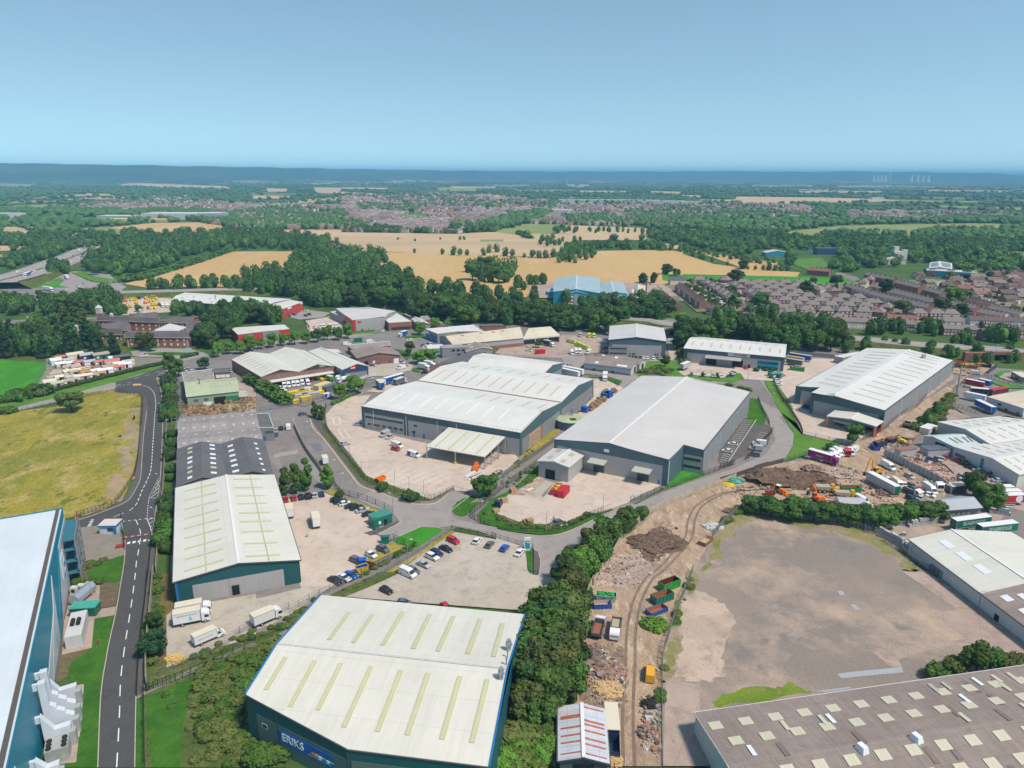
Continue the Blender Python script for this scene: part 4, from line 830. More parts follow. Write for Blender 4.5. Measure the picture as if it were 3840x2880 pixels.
for lab,nl,nr,fr,fl,r0,r1,nn in(('nearer of two, touching charcoal roofs',(8,1540,420),(9,195,345),(9,163,235),(8,1545,292),(8,1545,345),(9,180,285),7),('farther of two, by timber yard',(8,1545,288),(9,163,232),(9,130,98),(8,1550,160),(8,1548,215),(9,148,165),8)):
 z=6
 s=gbl('low shed with grey corrugated roof and small rooflights, '+lab,at(*fl,z),at(*nl,z),at(*nr,z),at(*fr,z),at(*r0,z+1.6),at(*r1,z+1.6),Wc,Rbg,cap=None,gut=Tw,over=.2)
 s.rl(s.SR,[(i+.5)/nn for i in range(nn)],.35,.6,1.1,Kg,s.L);s.rl(s.SL,[(i+.2)/nn+.04 for i in range(nn)],.3,.55,1.1,Kg,s.L)
P4=pp(9,'165 245,290 240,245 118,130 122',6)
s=flt('small grey flat roofed office with white edging, at end of corrugated sheds',P4,6,Wm,Rt,'office','office',pln((.5,.62,.6)))
s.door(P4[0],P4[1],.3,1.2,2.3,Tb);s.wn_(P4[0],P4[1],2,.4,.95,1.6,3.6,4.8)
z=6.5
A,B_,C_,D_=pp(4,'1597 905,1615 1030,2062 980,2040 868',z)
s=gbl('pale green roofed timber shed with black doorway',A,B_,C_,D_,*pp(4,'1597 918,2048 882',z+1.5),[W_sage,W_sage,W_sage,W_sage],R_green,'shed','shed',cap=Ky,gut=Tw,over=.3)
s.rl(s.SR,[.55,.63,.71,.8,.88,.95],.45,.6,.9,Kg,s.L);s.rl(s.SR,[.3,.86],.7,.8,.9,Kg,s.L);s.on(B_,C_,0,1,0,1.7,Wb,'plinth')
s.door(B_,C_,.62,5.5,4.6,Mo,'doorway');s.door(B_,C_,.86,5.5,4.4,pln((.03,.2,.08)),'sliding_door');s.wn_(B_,C_,1,.12,.2,2,3.4,4.6);s.wn_(B_,C_,1,.32,.4,2,3.4,4.6);s.wn_(B_,C_,1,.33,.43,4.4,.9,2.6,Kw)
b=MB();p=s.SR(.27,.85);b.cyl(p,p+V(0,0,3),.25,8);b.mk_('flue',pln((.25,.1,.07)),s.r)
s=flt('small green lean-to office at right end of timber shed',pp(4,'2070 1035,2140 1028,2125 985,2062 990',3.6),3.6,Wb,R_green,'office','office');s.wn_(s.F[0],s.F[1],1,.2,.9,2.4,1,2)
s=flt('pale flat roofed office with stained felt, behind green timber shed',pp(4,'1595 920,1850 882,1840 795,1572 826',6),6,Wr,Rf,'office','office')
s.wn_(s.F[0],s.F[1],4,.5,.98,1.6,1.2,2.6);s.wn_(s.F[0],s.F[1],3,.6,.98,1.6,3.8,5)
s=flt('dark red brick flat roofed office with white windows, next to stained felt roof',pp(4,'1850 830,1992 822,1985 790,1835 798',6.2),6.2,Wb,Rt,'office','office',Tg)
s.wn_(s.F[0],s.F[1],3,.08,.95,2.2,3.6,5.2,Kw);s.wn_(s.F[0],s.F[1],3,.08,.95,1.8,.8,2.6)
z=6.5
A,M_,B_=pp(5,'182 862,512 815,822 768',z);D_,N_,C_=pp(5,'-74 710,247 660,560 632',z)
s=Bld('twin gabled brick depot with white roofs and row of delivery vans',[A,B_,C_,D_],'depot','depot')
r1,r1b,r2,r2b=at(5,345,795,9.6),at(5,90,642,9.6),at(5,665,750,9.8),at(5,397,602,9.8)
s.wall(A,M_,z,z,Wc,[(.5,9.6)]);s.wall(M_,B_,z,z,Wc,[(.5,9.8)]);s.wall(B_,C_,z,z,Wc);s.wall(C_,N_,z,z,Wc,[(.5,9.8)]);s.wall(N_,D_,z,z,Wc,[(.5,9.6)]);s.wall(D_,A,z,z,Wc)
for a,b_,c_,d_ in((A,D_,r1b,r1),(N_,M_,r1,r1b),(M_,N_,r2b,r2),(C_,B_,r2,r2b)):s.roof([a,b_,c_,d_],Rc)
s.done();s.rl(slp(A,D_,r1,r1b),[.1,.2,.3,.4,.5,.6,.72,.84,.94],.2,.72,.7,Kt,(D_-A).length);s.rl(slp(B_,C_,r2,r2b),[.15,.3,.45,.6,.75,.9],.3,.7,.7,Kt,(C_-B_).length)
e=(B_-A).normalized();o_=V(e.y,-e.x,0);o_=o_ if o_.y<0 else-o_;b=MB();a1,a2=A+e*1,B_-e*2;zz=3.9
b.slab([V(a1.x,a1.y,zz+.3)+o_*.3,V(a1.x,a1.y,zz)+o_*3.6,V(a2.x,a2.y,zz)+o_*3.6,V(a2.x,a2.y,zz+.3)+o_*.3],.3);b.mk_('canopy',Tw,s.r)
for f,w,m in((.1,5,Mb),(.21,4.5,Mb),(.31,3,Mo),(.48,5.5,Mb),(.72,8,Mo),(.86,3,Mo)):s.door(A,B_,f,w,3.6,m,'loading_door')
s.on(A,B_,.78,.85,7.2,8.3,Ml,'sign_board',.15)
F6=[B_+V(-1.5,-.5,0),B_+e*1.6+o_*1,C_+e*1.6,C_+V(-1.5,.5,0)]
s=flt('narrow two storey brick office squeezed between twin gabled depot and grey unit',pp(5,'790 835,828 822,828 775,795 778',0),6.4,Wb,Rt,'office','office');s.wn_(s.F[0],s.F[1],1,.1,.9,1.8,.8,2.6,Kw);s.wn_(s.F[0],s.F[1],1,.1,.9,1.8,3.6,5.4,Kw)
z=7
A,B_,C_,D_=pp(5,'888 795,1105 765,782 635,598 640',z)
s=gbl('grey gabled unit with pale roof and small red sign',A,B_,C_,D_,*pp(5,'1018 748,690 615',z+2.3),[Wn,Wm,Wm,Wm],Rc,'industrial_unit','industrial unit',gut=Tw)
s.on(A,B_,.1,.95,0,4.4,Wm);s.on(A,B_,.28,.52,6.4,8.4,pln((.62,.01,.03)),'sign',.2);s.on(A,B_,.53,.62,6.4,8.4,pln((.05,.05,.06)),'sign',.2);s.on(A,B_,.31,.47,6.8,7.3,Ml,'lettering',.26)
s.door(D_,A,.85,3.5,3.2,Mo)
z=5
A,B_,C_,D_=pp(5,'1015 700,1385 672,1298 608,955 632',z)
s=gbl('old brown workshop with mossy corrugated roof and weathered timber gable',A,B_,C_,D_,*pp(5,'1205 658,1132 598',z+2.4),[Wb,Wb,Wb,Wb],Rfi,'workshop','workshop',gut=Tg,cap=None)
M_wood=pln((.17,.13,.11),.9,.25,1);s.on(A,B_,.05,.95,3.2,4.6,M_wood,'timber_cladding',zz=(4.6,4.6));s.wn_(A,B_,1,.33,.42,1.4,1,2.8,Kw);s.wn_(A,B_,1,.7,.8,1.6,1,2.6);s.door(A,B_,.9,3,3.2,Kw);s.door(A,B_,.2,2.2,2.8)
s=flt('long flat roofed brick block behind old brown workshop',pp(5,'965 618,1300 588,1290 552,930 588',4.5),4.5,Wb,Rf,'building','building');s.wn_(s.F[0],s.F[1],5,.1,.9,1.8,1.2,2.6)
s=flt('small white flat roofed store between grey unit and brown workshop',pp(5,'740 650,880 655,850 625,720 622',4),4,Wwh,Rc,'store','store')
z=8
A,B_,C_,D_=at(4,1598,133,z),at(4,1478,200,z),at(5,192,262,z),at(5,438,188,z)
s=gbl('long white roofed warehouse with grey wall, by yellow plant yard',A,B_,C_,D_,at(4,1560,158,z+1.5),at(5,330,218,z+1.5),[Wsl,Wsl,Wg,Wsl],Rw,gut=Tw,cap=None)
s.on(B_,C_,.1,.26,0,6,Wg);s.on(B_,C_,.44,.6,0,6,Wg)
for u,v in((.1,.5),(.2,.8),(.38,.75),(.5,.3),(.62,.8),(.8,.5)):p=s.SR(u,v);CY('roof_vent',Ms,s.r)(p,p+V(0,0,1.3),.4,8)
p=s.SR(.42,.95);CY('flue',Ms,s.r)(p,p+V(0,0,3),.5,8)
z=7.5;A,B_,C_,D_=pp(5,'192 268,315 290,540 212,432 200',z)
s=Bld('low white roofed dispatch hall with bright red walls and loading doors',[A,B_,C_,D_]);s.wall(A,B_,z,z,Wd);s.wall(B_,C_,z,z,Wd);s.wall(C_,D_,z,z,Wd);s.wall(D_,A,z,z,Wd);s.roof([B_,C_,D_+V(0,0,.6),A+V(0,0,.6)],Rc);s.done()
for i in range(6):s.door(B_,C_,.1+i*.16,4.2,4.6,pln((.5,.05,.04)),'loading_door',Wm)
s.on(B_,C_,.4,.55,5.6,7,Ml,'sign',.2);s.on(B_,C_,.9,.99,6,7.2,Ml,'sign',.2);s.on(B_,C_,0,1,7.2,7.5,Tw,'fascia',.2)
z=6.5;P=pp(5,'-18 497,190 470,425 448,385 412,-80 440',z)
s=flt('low unit with white roof, red wall and round blue emblem, behind verge trees',P,6.5,Wd,Rc,'industrial_unit','industrial unit',Tw)
s.on(P[1],P[2],.02,.62,0,6.3,Wm);b=MB();d=(P[1]-P[0]);f=P[0]+d*.52;f.z=3.6;n_=V(d.y,-d.x,0).normalized();n_=n_ if n_.y<0 else-n_;b.cyl(f+n_*.1,f+n_*.3,2.2,24);b.mk_('round_sign',Ws,s.r);s.on(P[0],P[1],.08,.35,.5,3.2,Mg,'window');s.on(P[1],P[2],.72,.9,1,3.2,Mg,'window')
z=8.5
A,B_,C_,D_=pp(5,'970 368,1250 345,1345 292,828 272',z)
s=Bld('broad low pitched grey warehouse with bright red corner, upper centre',[A,B_,C_,D_]);rr,rb_=pp(5,'1200 305,1095 256',z+1.8)
rA,rC=pp(5,'1230 322,1098 256',z+1.5)
s.wall(A,B_,z,z,Wg);s.wall(B_,C_,z,z,Wm,[(.35,z+1.2)]);s.wall(C_,D_,z,z,Wg,[(.5,z+1.5)]);s.wall(D_,A,z,z,Wm)
s.roof([A,D_,rC,B_+V(0,0,.2)],Rg);s.roof([C_,B_+V(0,0,.2),rC],Rg);s.done()
s.on(A,B_,0,.1,0,8.3,Wd,'corner_panel');s.on(D_,A,.55,1,0,8.3,Wd,'side_panel');s.on(A,B_,.16,.26,6,7.2,pln((.6,.01,.02)),'sign',.2);s.door(D_,A,.5,4,4)
P=pp(5,'905 352,945 345,850 285,775 298',5.5);s=flt('grey loading canopy on left side of red cornered warehouse',P,5.5,Wm,Rg,'canopy','canopy',None)
P=pp(5,'1285 395,1482 382,1345 305,1235 345',6)
s=flt('white roofed brick showroom with glazed front, right of red cornered warehouse',P,6,Wb,Rw,'showroom','showroom',Tw);s.on(P[0],P[1],.1,.95,.6,2.6,Mg,'shop_window');s.on(P[0],P[1],.1,.95,3.6,5,pln((.35,.12,.05)),'panel')
z=5;s=gbl('small grey unit with white roof, right of glazed brick showroom',*pp(5,'1545 415,1640 405,1560 352,1485 362',z),*pp(5,'1592 392,1520 345',z+1.5),Wm,Rg,'industrial_unit','industrial unit')
z=4;s=gbl('brown roofed hut tucked behind small grey unit',*pp(5,'1460 355,1500 352,1470 330,1425 335',z),*pp(5,'1480 345,1445 328',z+1.4),Wb,Rs,'hut','hut')
s=flt('flat roofed red brick box under dark tree belt',pp(5,'1575 368,1645 362,1620 335,1558 340',5),5,Wb,Rf,'building','building')
s=flt('small red brick box with felt roof, right of flat roofed brick box',pp(5,'1655 402,1750 398,1735 385,1650 390',3.5),3.5,Wb,Rf,'building','building')
s=flt('long low brick block with dark flat roof at edge of ambulance yard',pp(5,'2080 425,2300 420,2260 402,2070 408',4),4,Wb,Rt,'building','building',Tg)
z=6.5
P=pp(5,'1705 490,1875 470,2105 468,2020 412,1602 448',z)
s=flt('grey unit with navy doors and white roof, left of long cream roof',P,z,Wm,Rw,'industrial_unit','industrial unit',Tw);s.on(P[4],P[0],.02,.3,3.8,6,Ml,'sign',.15);s.door(P[4],P[0],.68,8,4.6,Mb,'loading_door');s.door(P[4],P[0],.2,6,3.6,Mb,'loading_door')
z=6
A,B_,C_,D_=at(5,1728,505,z),at(5,1840,578,z),at(6,370,528,z),at(6,612,424,z)
A,B_,C_,D_=at(5,1725,510,z),at(5,1838,580,z),at(6,372,522,z),at(6,330,448,z)
s=gbl('long cream roofed shed with brick plinth, running by ambulance yard',A,B_,C_,D_,at(5,1790,503,z+3),at(6,500,430,z+3),[Wm,Wg,Wg,Wg],Ro,'shed','shed',gut=Tw,cap=None)
s.on(B_,C_,.25,1,0,2.6,Wb,'plinth');s.on(A,B_,.05,.55,.1,3.4,Mb,'loading_door',.12)
for u in(.2,.45,.62,.75):p=s.SR(u,.8);BX('roof_vent',Kg,s.r)(p,(2,1.2,.7),.2)
z=6;A,B_,C_,D_=at(6,300,470,z),at(6,372,530,z-1),at(6,690,500,z-1),at(6,610,426,z+2)
s=Bld('open fronted end bay of long cream shed, sheltering ambulance',[A,B_,C_,D_],'loading_bay','loading bay');s.roof([B_,C_,*pp(6,'610 424,420 440',9)],Ro);s.wall(C_,D_,z-1,z+2,Wg);s.done()
for i in range(4):p=B_.lerp(C_,i/3);BX('pillar',Tw,s.r)(V(p.x,p.y,0),(.6,.6,4.9))
BE('fascia',Tw,s.r)(V(B_.x,B_.y,4.6)+V(0,0,0),V(C_.x,C_.y,4.6),.3,.9);b=MB();p,q=B_.lerp(D_,.45),C_.lerp(D_,.4);b.beam(V(p.x,p.y,2.3),V(q.x,q.y,2.3),.2,4.6);b.mk_('back_wall',Tg,s.r)
s=flt('pale grey two storey block with flat roof, before long cream shed',pp(5,'1748 612,1955 602,1910 582,1728 592',6.5),6.5,Wm,Rf,'office','office')
s.wn_(s.F[0],s.F[1],3,.35,.98,2,4,5.3,Mg);s.door(s.F[0],s.F[1],.7,2.4,2.6,Mg)
z=4.6;s=gbl('small grey unit with mottled brown roof by pale two storey block',*pp(5,'1958 640,2178 618,2110 572,1915 572',z),*pp(5,'2090 602,2020 562',z+1.8),Wm,Rfi,'industrial_unit','industrial unit',gut=Tw,cap=None);s.door(s.A,s.B,.62,4,3)
s.rl(s.SL,[.3,.6,.85],.3,.55,1.2,Kw,s.L)
s=flt('small white roofed office with blue window, left of pale two storey block',pp(5,'1625 622,1755 612,1750 580,1610 590',3.6),3.6,Wg,Rw,'office','office');s.wn_(s.F[0],s.F[1],1,.4,.9,2.6,.8,2.6,Ws)
z=10
A,B_=at(9,1048,57,z),at(10,350,287,z);V1,V2=at(5,1530,895,z+.2),at(6,700,1083,z+.2);F1,F2=at(5,1920,728,z),at(6,980,880,z)
ra,rb2=at(5,1240,985,12.6),at(6,540,1157,12.6);rc,rd=at(5,1745,768,12.6),at(6,840,933,12.6)
s=Bld('huge white roofed warehouse with slate blue top band, centre of estate',[A,B_,F2,F1]);BIG=s
s.wall(A,B_,z,z,Wsl);s.wall(B_,V2,z,z+.2,Wsl,[(.5,12.6)]);s.wall(V2,F2,z+.2,z,Wsl,[(.5,12.6)]);s.wall(F2,F1,z,z,Wsl);s.wall(F1,V1,z,z+.2,Wsl,[(.5,12.6)]);s.wall(V1,A,z+.2,z,Wsl,[(.5,12.6)])
m1a,m1b,m2a,m2b=(A+V1)/2,(B_+V2)/2,(V1+F1)/2,(V2+F2)/2
for m in(m1a,m1b,m2a,m2b):m.z=12.6
s.roof([A,B_,m1b,m1a],Rw);s.roof([V2,V1,m1a,m1b],Rw);s.roof([V1,V2,m2b,m2a],Rw);s.roof([F2,F1,m2a,m2b],Rw);s.done()
L=(B_-A).length
s.rl(slp(A,B_,m1a,m1b),[.12+.1*i for i in range(8)],.35,.9,.7,Kw,L);s.rl(slp(V1,V2,m1a,m1b),[.55+.1*i for i in range(5)],.3,.8,.6,Kt,L)
s.rl(slp(V1,V2,m2a,m2b),[.07+.083*i for i in range(11)],.22,.85,.7,Kt,L);s.rl(slp(F1,F2,m2a,m2b),[.1+.09*i for i in range(10)],.3,.7,.6,Kt,L)
s.bar(V1+V(0,0,.3),V2+V(0,0,.3),.8,.1,pln((.32,.2,.14)),'valley_gutter');s.bar(A+V(0,0,0),B_+V(0,0,0),.5,.3,Tg,'gutter')
s.on(A,B_,.02,.285,0,7.3,Wg);s.on(A,B_,.315,.995,0,7.3,Wg);s.on(A,B_,.025,.28,5.2,6.1,Mg,'ribbon_window',.12)
for u in(.04,.075,.1,.14,.18,.22,.255,.34):s.on(A,B_,u,u+.022,2.0,2.9,Mg,'window',.12)
s.on(A,B_,.35,.372,5.0,5.8,Mg,'window',.12)
for u in(.345,.41):s.on(A,B_,u,u+.012,0,2.3,Tb,'door',.12)
s.door(A,B_,.565,4.6,5.6,M_shut,'roller_door',Wwh)
for u in(.08,.3,.5,.62):s.on(A,B_,u,u+.003,0,9.5,Tw,'downpipe',.14)
s.on(B_,V2,.04,.97,0,6.8,Wm);s.on(V2,F2,.03,.97,0,6.8,Wm);s.on(B_,V2,.18,.5,0,6.3,pch('bare_blockwork',[(.34,.27,.21),(.42,.33,.26)],.5,1,fine=3),'exposed_block',.12)
s.on(B_,V2,.19,.42,5.6,6.6,pln((.68,.33,.16)),'torn_cladding',.18);s.on(B_,V2,.485,.51,0,6.9,pln((.42,.17,.1)),'steel_post',.3)
s.on(V2,F2,.3,.34,0,3,Mb,'door',.12);s.on(V2,F2,.88,.91,0,2.3,Mb,'door',.12)
b=MB()
for i in range(45):
 p=A.lerp(B_,i/44)+V(0,0,.2);b.beam(p,p+V(0,0,1.1),.06)
for i in range(20):p=A.lerp(m1a,i/19)+V(0,0,.2);b.beam(p,p+V(0,0,1.1),.06);p=B_.lerp(m1b,i/19)+V(0,0,.2);b.beam(p,p+V(0,0,1.1),.06)
b.beam(A+V(0,0,1.3),B_+V(0,0,1.3),.05);b.mk_('edge_railing',Ms,s.r)
zc=5.4
c1,c2,c3,c4=at(9,1612,402,zc),at(9,2115,492,zc),at(10,218,318,7.6),at(9,1802,236,7.6)
s=Bld('open sided white canopy on steel posts, before huge warehouse',[c1,c2,c3,c4],'canopy','canopy')
s.roof([c1,c2,c3,c4],Rc,.3);s.done();s.rl(slp(c1,c2,c4,c3),[.14,.37,.6,.84],.08,.92,.75,Ky,(c2-c1).length)
for p in(c1,c2,c1.lerp(c2,.5),c2.lerp(c3,.3),c2.lerp(c3,.65),c3,c1.lerp(c4,.5)):BX('post',Ms,s.r)(V(p.x,p.y,0),(.4,.4,p.z-.1))
p=c1.lerp(c2,.5);BX('impact_guard',pln('guard_yellow',(.7,.45,.02)),s.r)(V(p.x,p.y,0),(1,1,1))
for f in(.25,.5,.75):BE('side_rail',Ms,s.r)(V(c2.x,c2.y,zc*f),V(c3.x,c3.y,zc*f+.6),.12)
b=MB()
for i in range(14):p=c1.lerp(c2,i/13);b.beam(p,p+V(0,0,1.1),.06)
b.mk_('edge_railing',Ms,s.r)
z=8.5;A,B_,C_,D_=pp(6,'555 818,712 742,470 700,285 778',z)
A,B_,C_,D_=at(6,555,822,z),at(6,712,740,z),at(5,2105,655,z),at(5,1975,735,z)
s=gbl('white roofed rear extension joined behind huge warehouse',A,B_,C_,D_,at(6,640,755,z+2),at(5,2030,680,z+2),[Wsl,Wsl,Wsl,Wsl],Rw,'warehouse','warehouse',gut=None,cap=None)
s.on(A,B_,.05,.95,0,5.5,Wm)
P=pp(5,'1640 785,1985 735,2110 660,1975 658',5);s=Bld('grey lean-to roof along rear of huge warehouse',P,'lean_to','lean-to');s.roof([V(p.x,p.y,6)for p in P],Rd);[s.wall(P[i],P[(i+1)%4],6,6,Wb)for i in range(4)];s.done()
z=10.3;rz_=12.6
A,B_,N1,N2,C_,D_=at(10,640,340,z),at(10,1630,525,z),at(10,1760,385,z+.75),at(10,1937,432,z),at(7,222,835,z),at(6,1395,850,z)
R0,R1=at(10,1120,375,rz_),at(6,1790,862,rz_)
s=Bld('long pale grey roofed warehouse with white ridge line and two dock canopies, right of centre',[A,B_,N2,C_,D_])
s.wall(A,B_,z,z,Wsl,[(.5,rz_)]);s.wall(B_,N1,z,z+.75,Wsl);s.wall(N1,N2,z+.75,z,Wsl);s.wall(N2,C_,z,z,Wm);s.wall(C_,D_,z,z,Wsl,[(.5,rz_)]);s.wall(D_,A,z,z,Wsl)
s.roof([A,D_,R1,R0],Rg);s.roof([C_,N2,N1,B_,R0,R1],Rg);s.done()
s.bar(R0+V(0,0,.2),R1+V(0,0,.2),.9,.12,Mp,'ridge_cap');s.bar(A+V(0,0,-.1),R0+V(0,0,-.1),.2,.35,Tg,'bargeboard');s.bar(R0+V(0,0,-.1),B_+V(0,0,-.1),.2,.35,Tg,'bargeboard');s.bar(N2,C_,.4,.3,Tg,'gutter')
s.on(A,B_,.035,.955,0,7.9,Wg);s.on(N1,N2,.05,.97,0,7.2,Wg);s.on(N1,N2,.08,.9,5.2,6.2,Mg,'ribbon_window',.14);s.on(N1,N2,.08,.9,2.1,3.1,Mg,'ribbon_window',.14)
for i in range(9):s.on(N2,C_,.1+i*.1,.104+i*.1,0,10,Tw,'downpipe',.15)
s.on(B_,N1,.03,.06,0,10,Tw,'downpipe',.12);s.on(A,B_,.455,.5,9.2,10.3,Ml,'sign',.2)
for f in(.415,.8):
 s.door(A,B_,f,4.2,4.6,M_shut,'roller_door',Wwh);d=(B_-A);d.z=0;L=d.length;d.normalize();n_=V(d.y,-d.x,0);n_=n_ if n_.dot(A-s.c)>0 else-n_
 c_=V(A.x,A.y,0)+d*L*f;b=MB();b.slab([c_-d*3.4+V(0,0,5.8),c_+d*3.4+V(0,0,5.8),c_+d*3.4+n_*4.2+V(0,0,5.4),c_-d*3.4+n_*4.2+V(0,0,5.4)],.3);b.mk_('door_canopy',pln((.42,.44,.36)),s.r)
 for sg_ in(-1,1):BX('bollard',MT['guard_yellow'],s.r)(c_+d*sg_*2.6+n_*.8,(.25,.25,1))
s.on(A,B_,.925,.94,0,2.3,Tb,'door',.12)
z=6.6;A,B_,C_,D_=pp(10,'507 525,765 577,885 480,640 420',z)
s=gbl('small grey annex with dock door, against front left of long grey warehouse',A,B_,C_,D_,*pp(10,'640 530,762 437',z+1.1),Wg,Rg,'annex','annex',gut=Tw)
s.rl(s.SL,[.3,.85],.3,.6,3,Kg,s.L);s.rl(s.SR,[.2,.75],.4,.7,3,Kg,s.L);s.door(A,B_,.4,3.6,3.8,Mo,'dock_door',Tg)
q=at(10,780,230,0);o=emp('storage_tank',q,'round blue water tank with pale lid between two big warehouses','tank');CY('tank_wall',sht('tank_blue',(.10,.17,.22)),o)(q,q+V(0,0,4),6.6,32);CY('lid',R_green,o)(q+V(0,0,4),q+V(0,0,4.5),6.8,32,0,5.5)
for dx in(-2.5,.5):b=MB();b.box(q+V(dx,3,4.4),(2,1,.8));b.beam(q+V(dx-1,3,5.2),q+V(dx-2.2,3.4,6.2),.2);b.mk_('pump',Ms,o)
z=9.6;rz_=12.4
O1,O2,A,B_,C_,D_=at(7,552,790,z),at(7,728,804,z+.6),at(7,665,848,z+.2),at(7,1203,970,z),at(7,1700,605,z),at(7,1070,513,z)
R0,R1=pp(7,'830 862,1380 527',rz_)
s=Bld('very long pale roofed warehouse with tan rooflight strips, on right of estate',[O1,B_,C_,D_])
s.wall(O1,O2,z,z+.6,Wsl);s.wall(O2,A,z+.6,z+.2,Wsl);s.wall(A,B_,z+.2,z,Wsl,[(.33,rz_)]);s.wall(B_,C_,z,z,Wm);s.wall(C_,D_,z,z,Wsl,[(.5,rz_)]);s.wall(D_,O1,z,z,Wsl)
s.roof([O1,D_,R1,R0,A,O2],Rw);s.roof([C_,B_,R0,R1],Rw);s.done();s.bar(R0+V(0,0,.2),R1+V(0,0,.2),.8,.12,Mp,'ridge_cap');s.bar(B_,C_,.4,.4,Tg,'gutter');s.bar(A+V(0,0,-.1),R0+V(0,0,-.1),.2,.3,Tg,'bargeboard');s.bar(R0+V(0,0,-.1),B_+V(0,0,-.1),.2,.3,Tg,'bargeboard')
L=(C_-B_).length;s.rl(slp(B_,C_,R0,R1),[.1+.075*i for i in range(11)],.18,.8,.4,Kt,L);s.rl(slp(O1,D_,R0,R1),[.14+.075*i for i in range(11)],.3,.85,.4,Kt,L)
for i in range(2):s.bar(slp(B_,C_,R0,R1)(.9+i*.05,.25)+V(0,0,.4),slp(B_,C_,R0,R1)(.9+i*.05,1)+V(0,0,.4),.35,.2,Mp,'cable_tray')
p=slp(B_,C_,R0,R1)(.9,.55);BX('roof_vent',Ms,s.r)(p,(1.6,1.6,2.4))
s.on(A,B_,.05,.93,0,6.9,Wg);s.on(O1,O2,.25,.95,0,7.5,Wg)
for i in range(4):s.on(B_,C_,.2+i*.2,.206+i*.2,0,9.4,Tw,'downpipe',.2)
z=5.6;A,B_,C_,D_=pp(7,'785 1010,1130 1082,1182 1046,850 965',z)
s=gbl('pale roofed loading canopy with white trailer under it, front of very long warehouse',A,B_,C_,D_,*pp(7,'955 1030,1010 985',z+1),[Wm]*4,Rc,'loading_bay','loading bay',gut=Tw)
bpy.data.objects.remove(s.wo);LB=(A,B_,C_,D_)
BE('fascia',Wsl,s.r)(A+V(0,0,-.5),B_+V(0,0,-.5),.3,1.1)
for p in(A,B_,C_):BX('post',pln((.42,.17,.1)),s.r)(V(p.x,p.y,0),(.9,.9,z-.2))
BE('side_wall',Mr,s.r)(V(C_.x,C_.y,2.5)-V(2,0,0),V(B_.x,B_.y,2.5)+V(1.5,1,0),.4,5);BE('back_wall',Mo,s.r)(V(D_.x,D_.y,2.6),V(C_.x,C_.y,2.6),.3,5.2)
z=4.2;s=flt('small pale flat roofed store behind very long warehouse',pp(7,'895 588,990 565,1012 543,832 575',z),z,Wg,Rw,'store','store',Tw)
z=9.8;s=gbl('grey and slate gabled warehouse with small cars in front, by underpass',*pp(6,'1115 540,1608 553,1585 440,1125 420',z),*pp(6,'1357 522,1355 405',z+2.3),Wsl,Rg)
s.on(s.A,s.B,.06,.93,0,6.9,Wg);s.on(s.A,s.B,0,.33,0,5.8,Wm,'office_front',.5);s.on(s.A,s.B,.02,.31,4,4.8,Mg,'ribbon_window',.56);s.on(s.A,s.B,.02,.31,1,1.8,Mg,'ribbon_window',.56)
for u in(.37,.42,.45,.82,.86):s.on(s.A,s.B,u,u+.02,.3,1.8,Mg,'window',.12)
s.on(s.A,s.B,.92,.94,0,2.3,Tb,'door',.12)
z=8.9;A,B_,C_,D_=at(6,1840,512,z),at(6,1762,612,z),at(7,470,582,z),at(7,482,488,z)
s=gbl('long white roofed warehouse with wide sign over its canopy, by underpass',at(6,1850,512,z),B_,C_,D_,at(6,1825,528,z+2.2),at(7,478,505,z+2.2),Wsl,Rw,gut=Tg,cap=None)
s.rl(s.SR,[.06+.099*i for i in range(10)],.35,.72,.9,Kt,s.L);s.rl(s.SL,[.1+.1*i for i in range(9)],.6,.95,.9,Kt,s.L)
s.on(B_,C_,.04,.97,0,6.5,Wg);e=(C_-B_);e.z=0;L=e.length;e.normalize();n_=V(e.y,-e.x,0);n_=n_ if n_.y<0 else-n_
b=MB();p0,p1=V(B_.x,B_.y,0)+e*L*.23,V(B_.x,B_.y,0)+e*L*.59;b.slab([p0+V(0,0,6.2),p0+n_*5+V(0,0,5.4),p1+n_*5+V(0,0,5.4),p1+V(0,0,6.2)],.35);b.mk_('canopy',Wg,s.r)
s.on(B_,C_,.45,.67,6.9,8.6,pln((.72,.66,.67)),'sign',.3);M4=frame_m(V(B_.x,B_.y,7.7)+e*L*.575+n_*.36-s.c,e,n_);gtx('ALFAGOMMA',1.15,M_lettr,s.r,M4,'lettering',.03,.03,1.15)
s.door(B_,C_,.29,6,4.6,Mo,'loading_door',Tw);s.door(B_,C_,.555,6,4.6,Mo,'loading_door',Tw);s.on(B_,C_,.75,.95,.3,5.8,Ws,'office_front',.14)
s.on(B_,C_,.755,.945,4.1,5.1,Mg,'ribbon_window',.2);s.on(B_,C_,.755,.945,1.2,2.3,Mg,'ribbon_window',.2);s.on(B_,C_,.66,.68,.2,2.6,Mo,'door',.14)
z=4.4;A,B_,C_,D_=pp(6,'905 690,898 742,1305 790,1385 745',z)
s=gbl('long low white store with brown patchy roof, before gabled warehouse',*pp(6,'985 672,900 740,1305 792,1372 728',z),*pp(6,'940 698,1340 752',z+1.3),[Wwh,Wwh,Wwh,Wwh],Rfi,'store','store',gut=Tb,cap=None)
s.rl(s.SR,[.25,.72,.74,.78,.82,.86],.2,.5,2.2,Kw,s.L);s.on(s.B,s.C,0,1,0,1.6,Wm,'plinth');s.door(s.C,s.D,.5,3.4,3.4,Mo,'loading_door')
for f in(.22,.62):s.door(s.B,s.C,f,1.4,2,Mdg)
z=4.4;s=gbl('second span of low white store, with patchy brown roof and open door',*pp(6,'1010 660,985 674,1380 748,1432 712',z),*pp(6,'1000 662,1400 712',z+1.2),Wwh,Rfi,'store','store',gut=Tw,cap=None)
s.door(s.C,s.D,.5,3.4,3.2,Mo,'loading_door');s.rl(s.SR,[.2,.48],.3,.8,2,Kw,s.L)
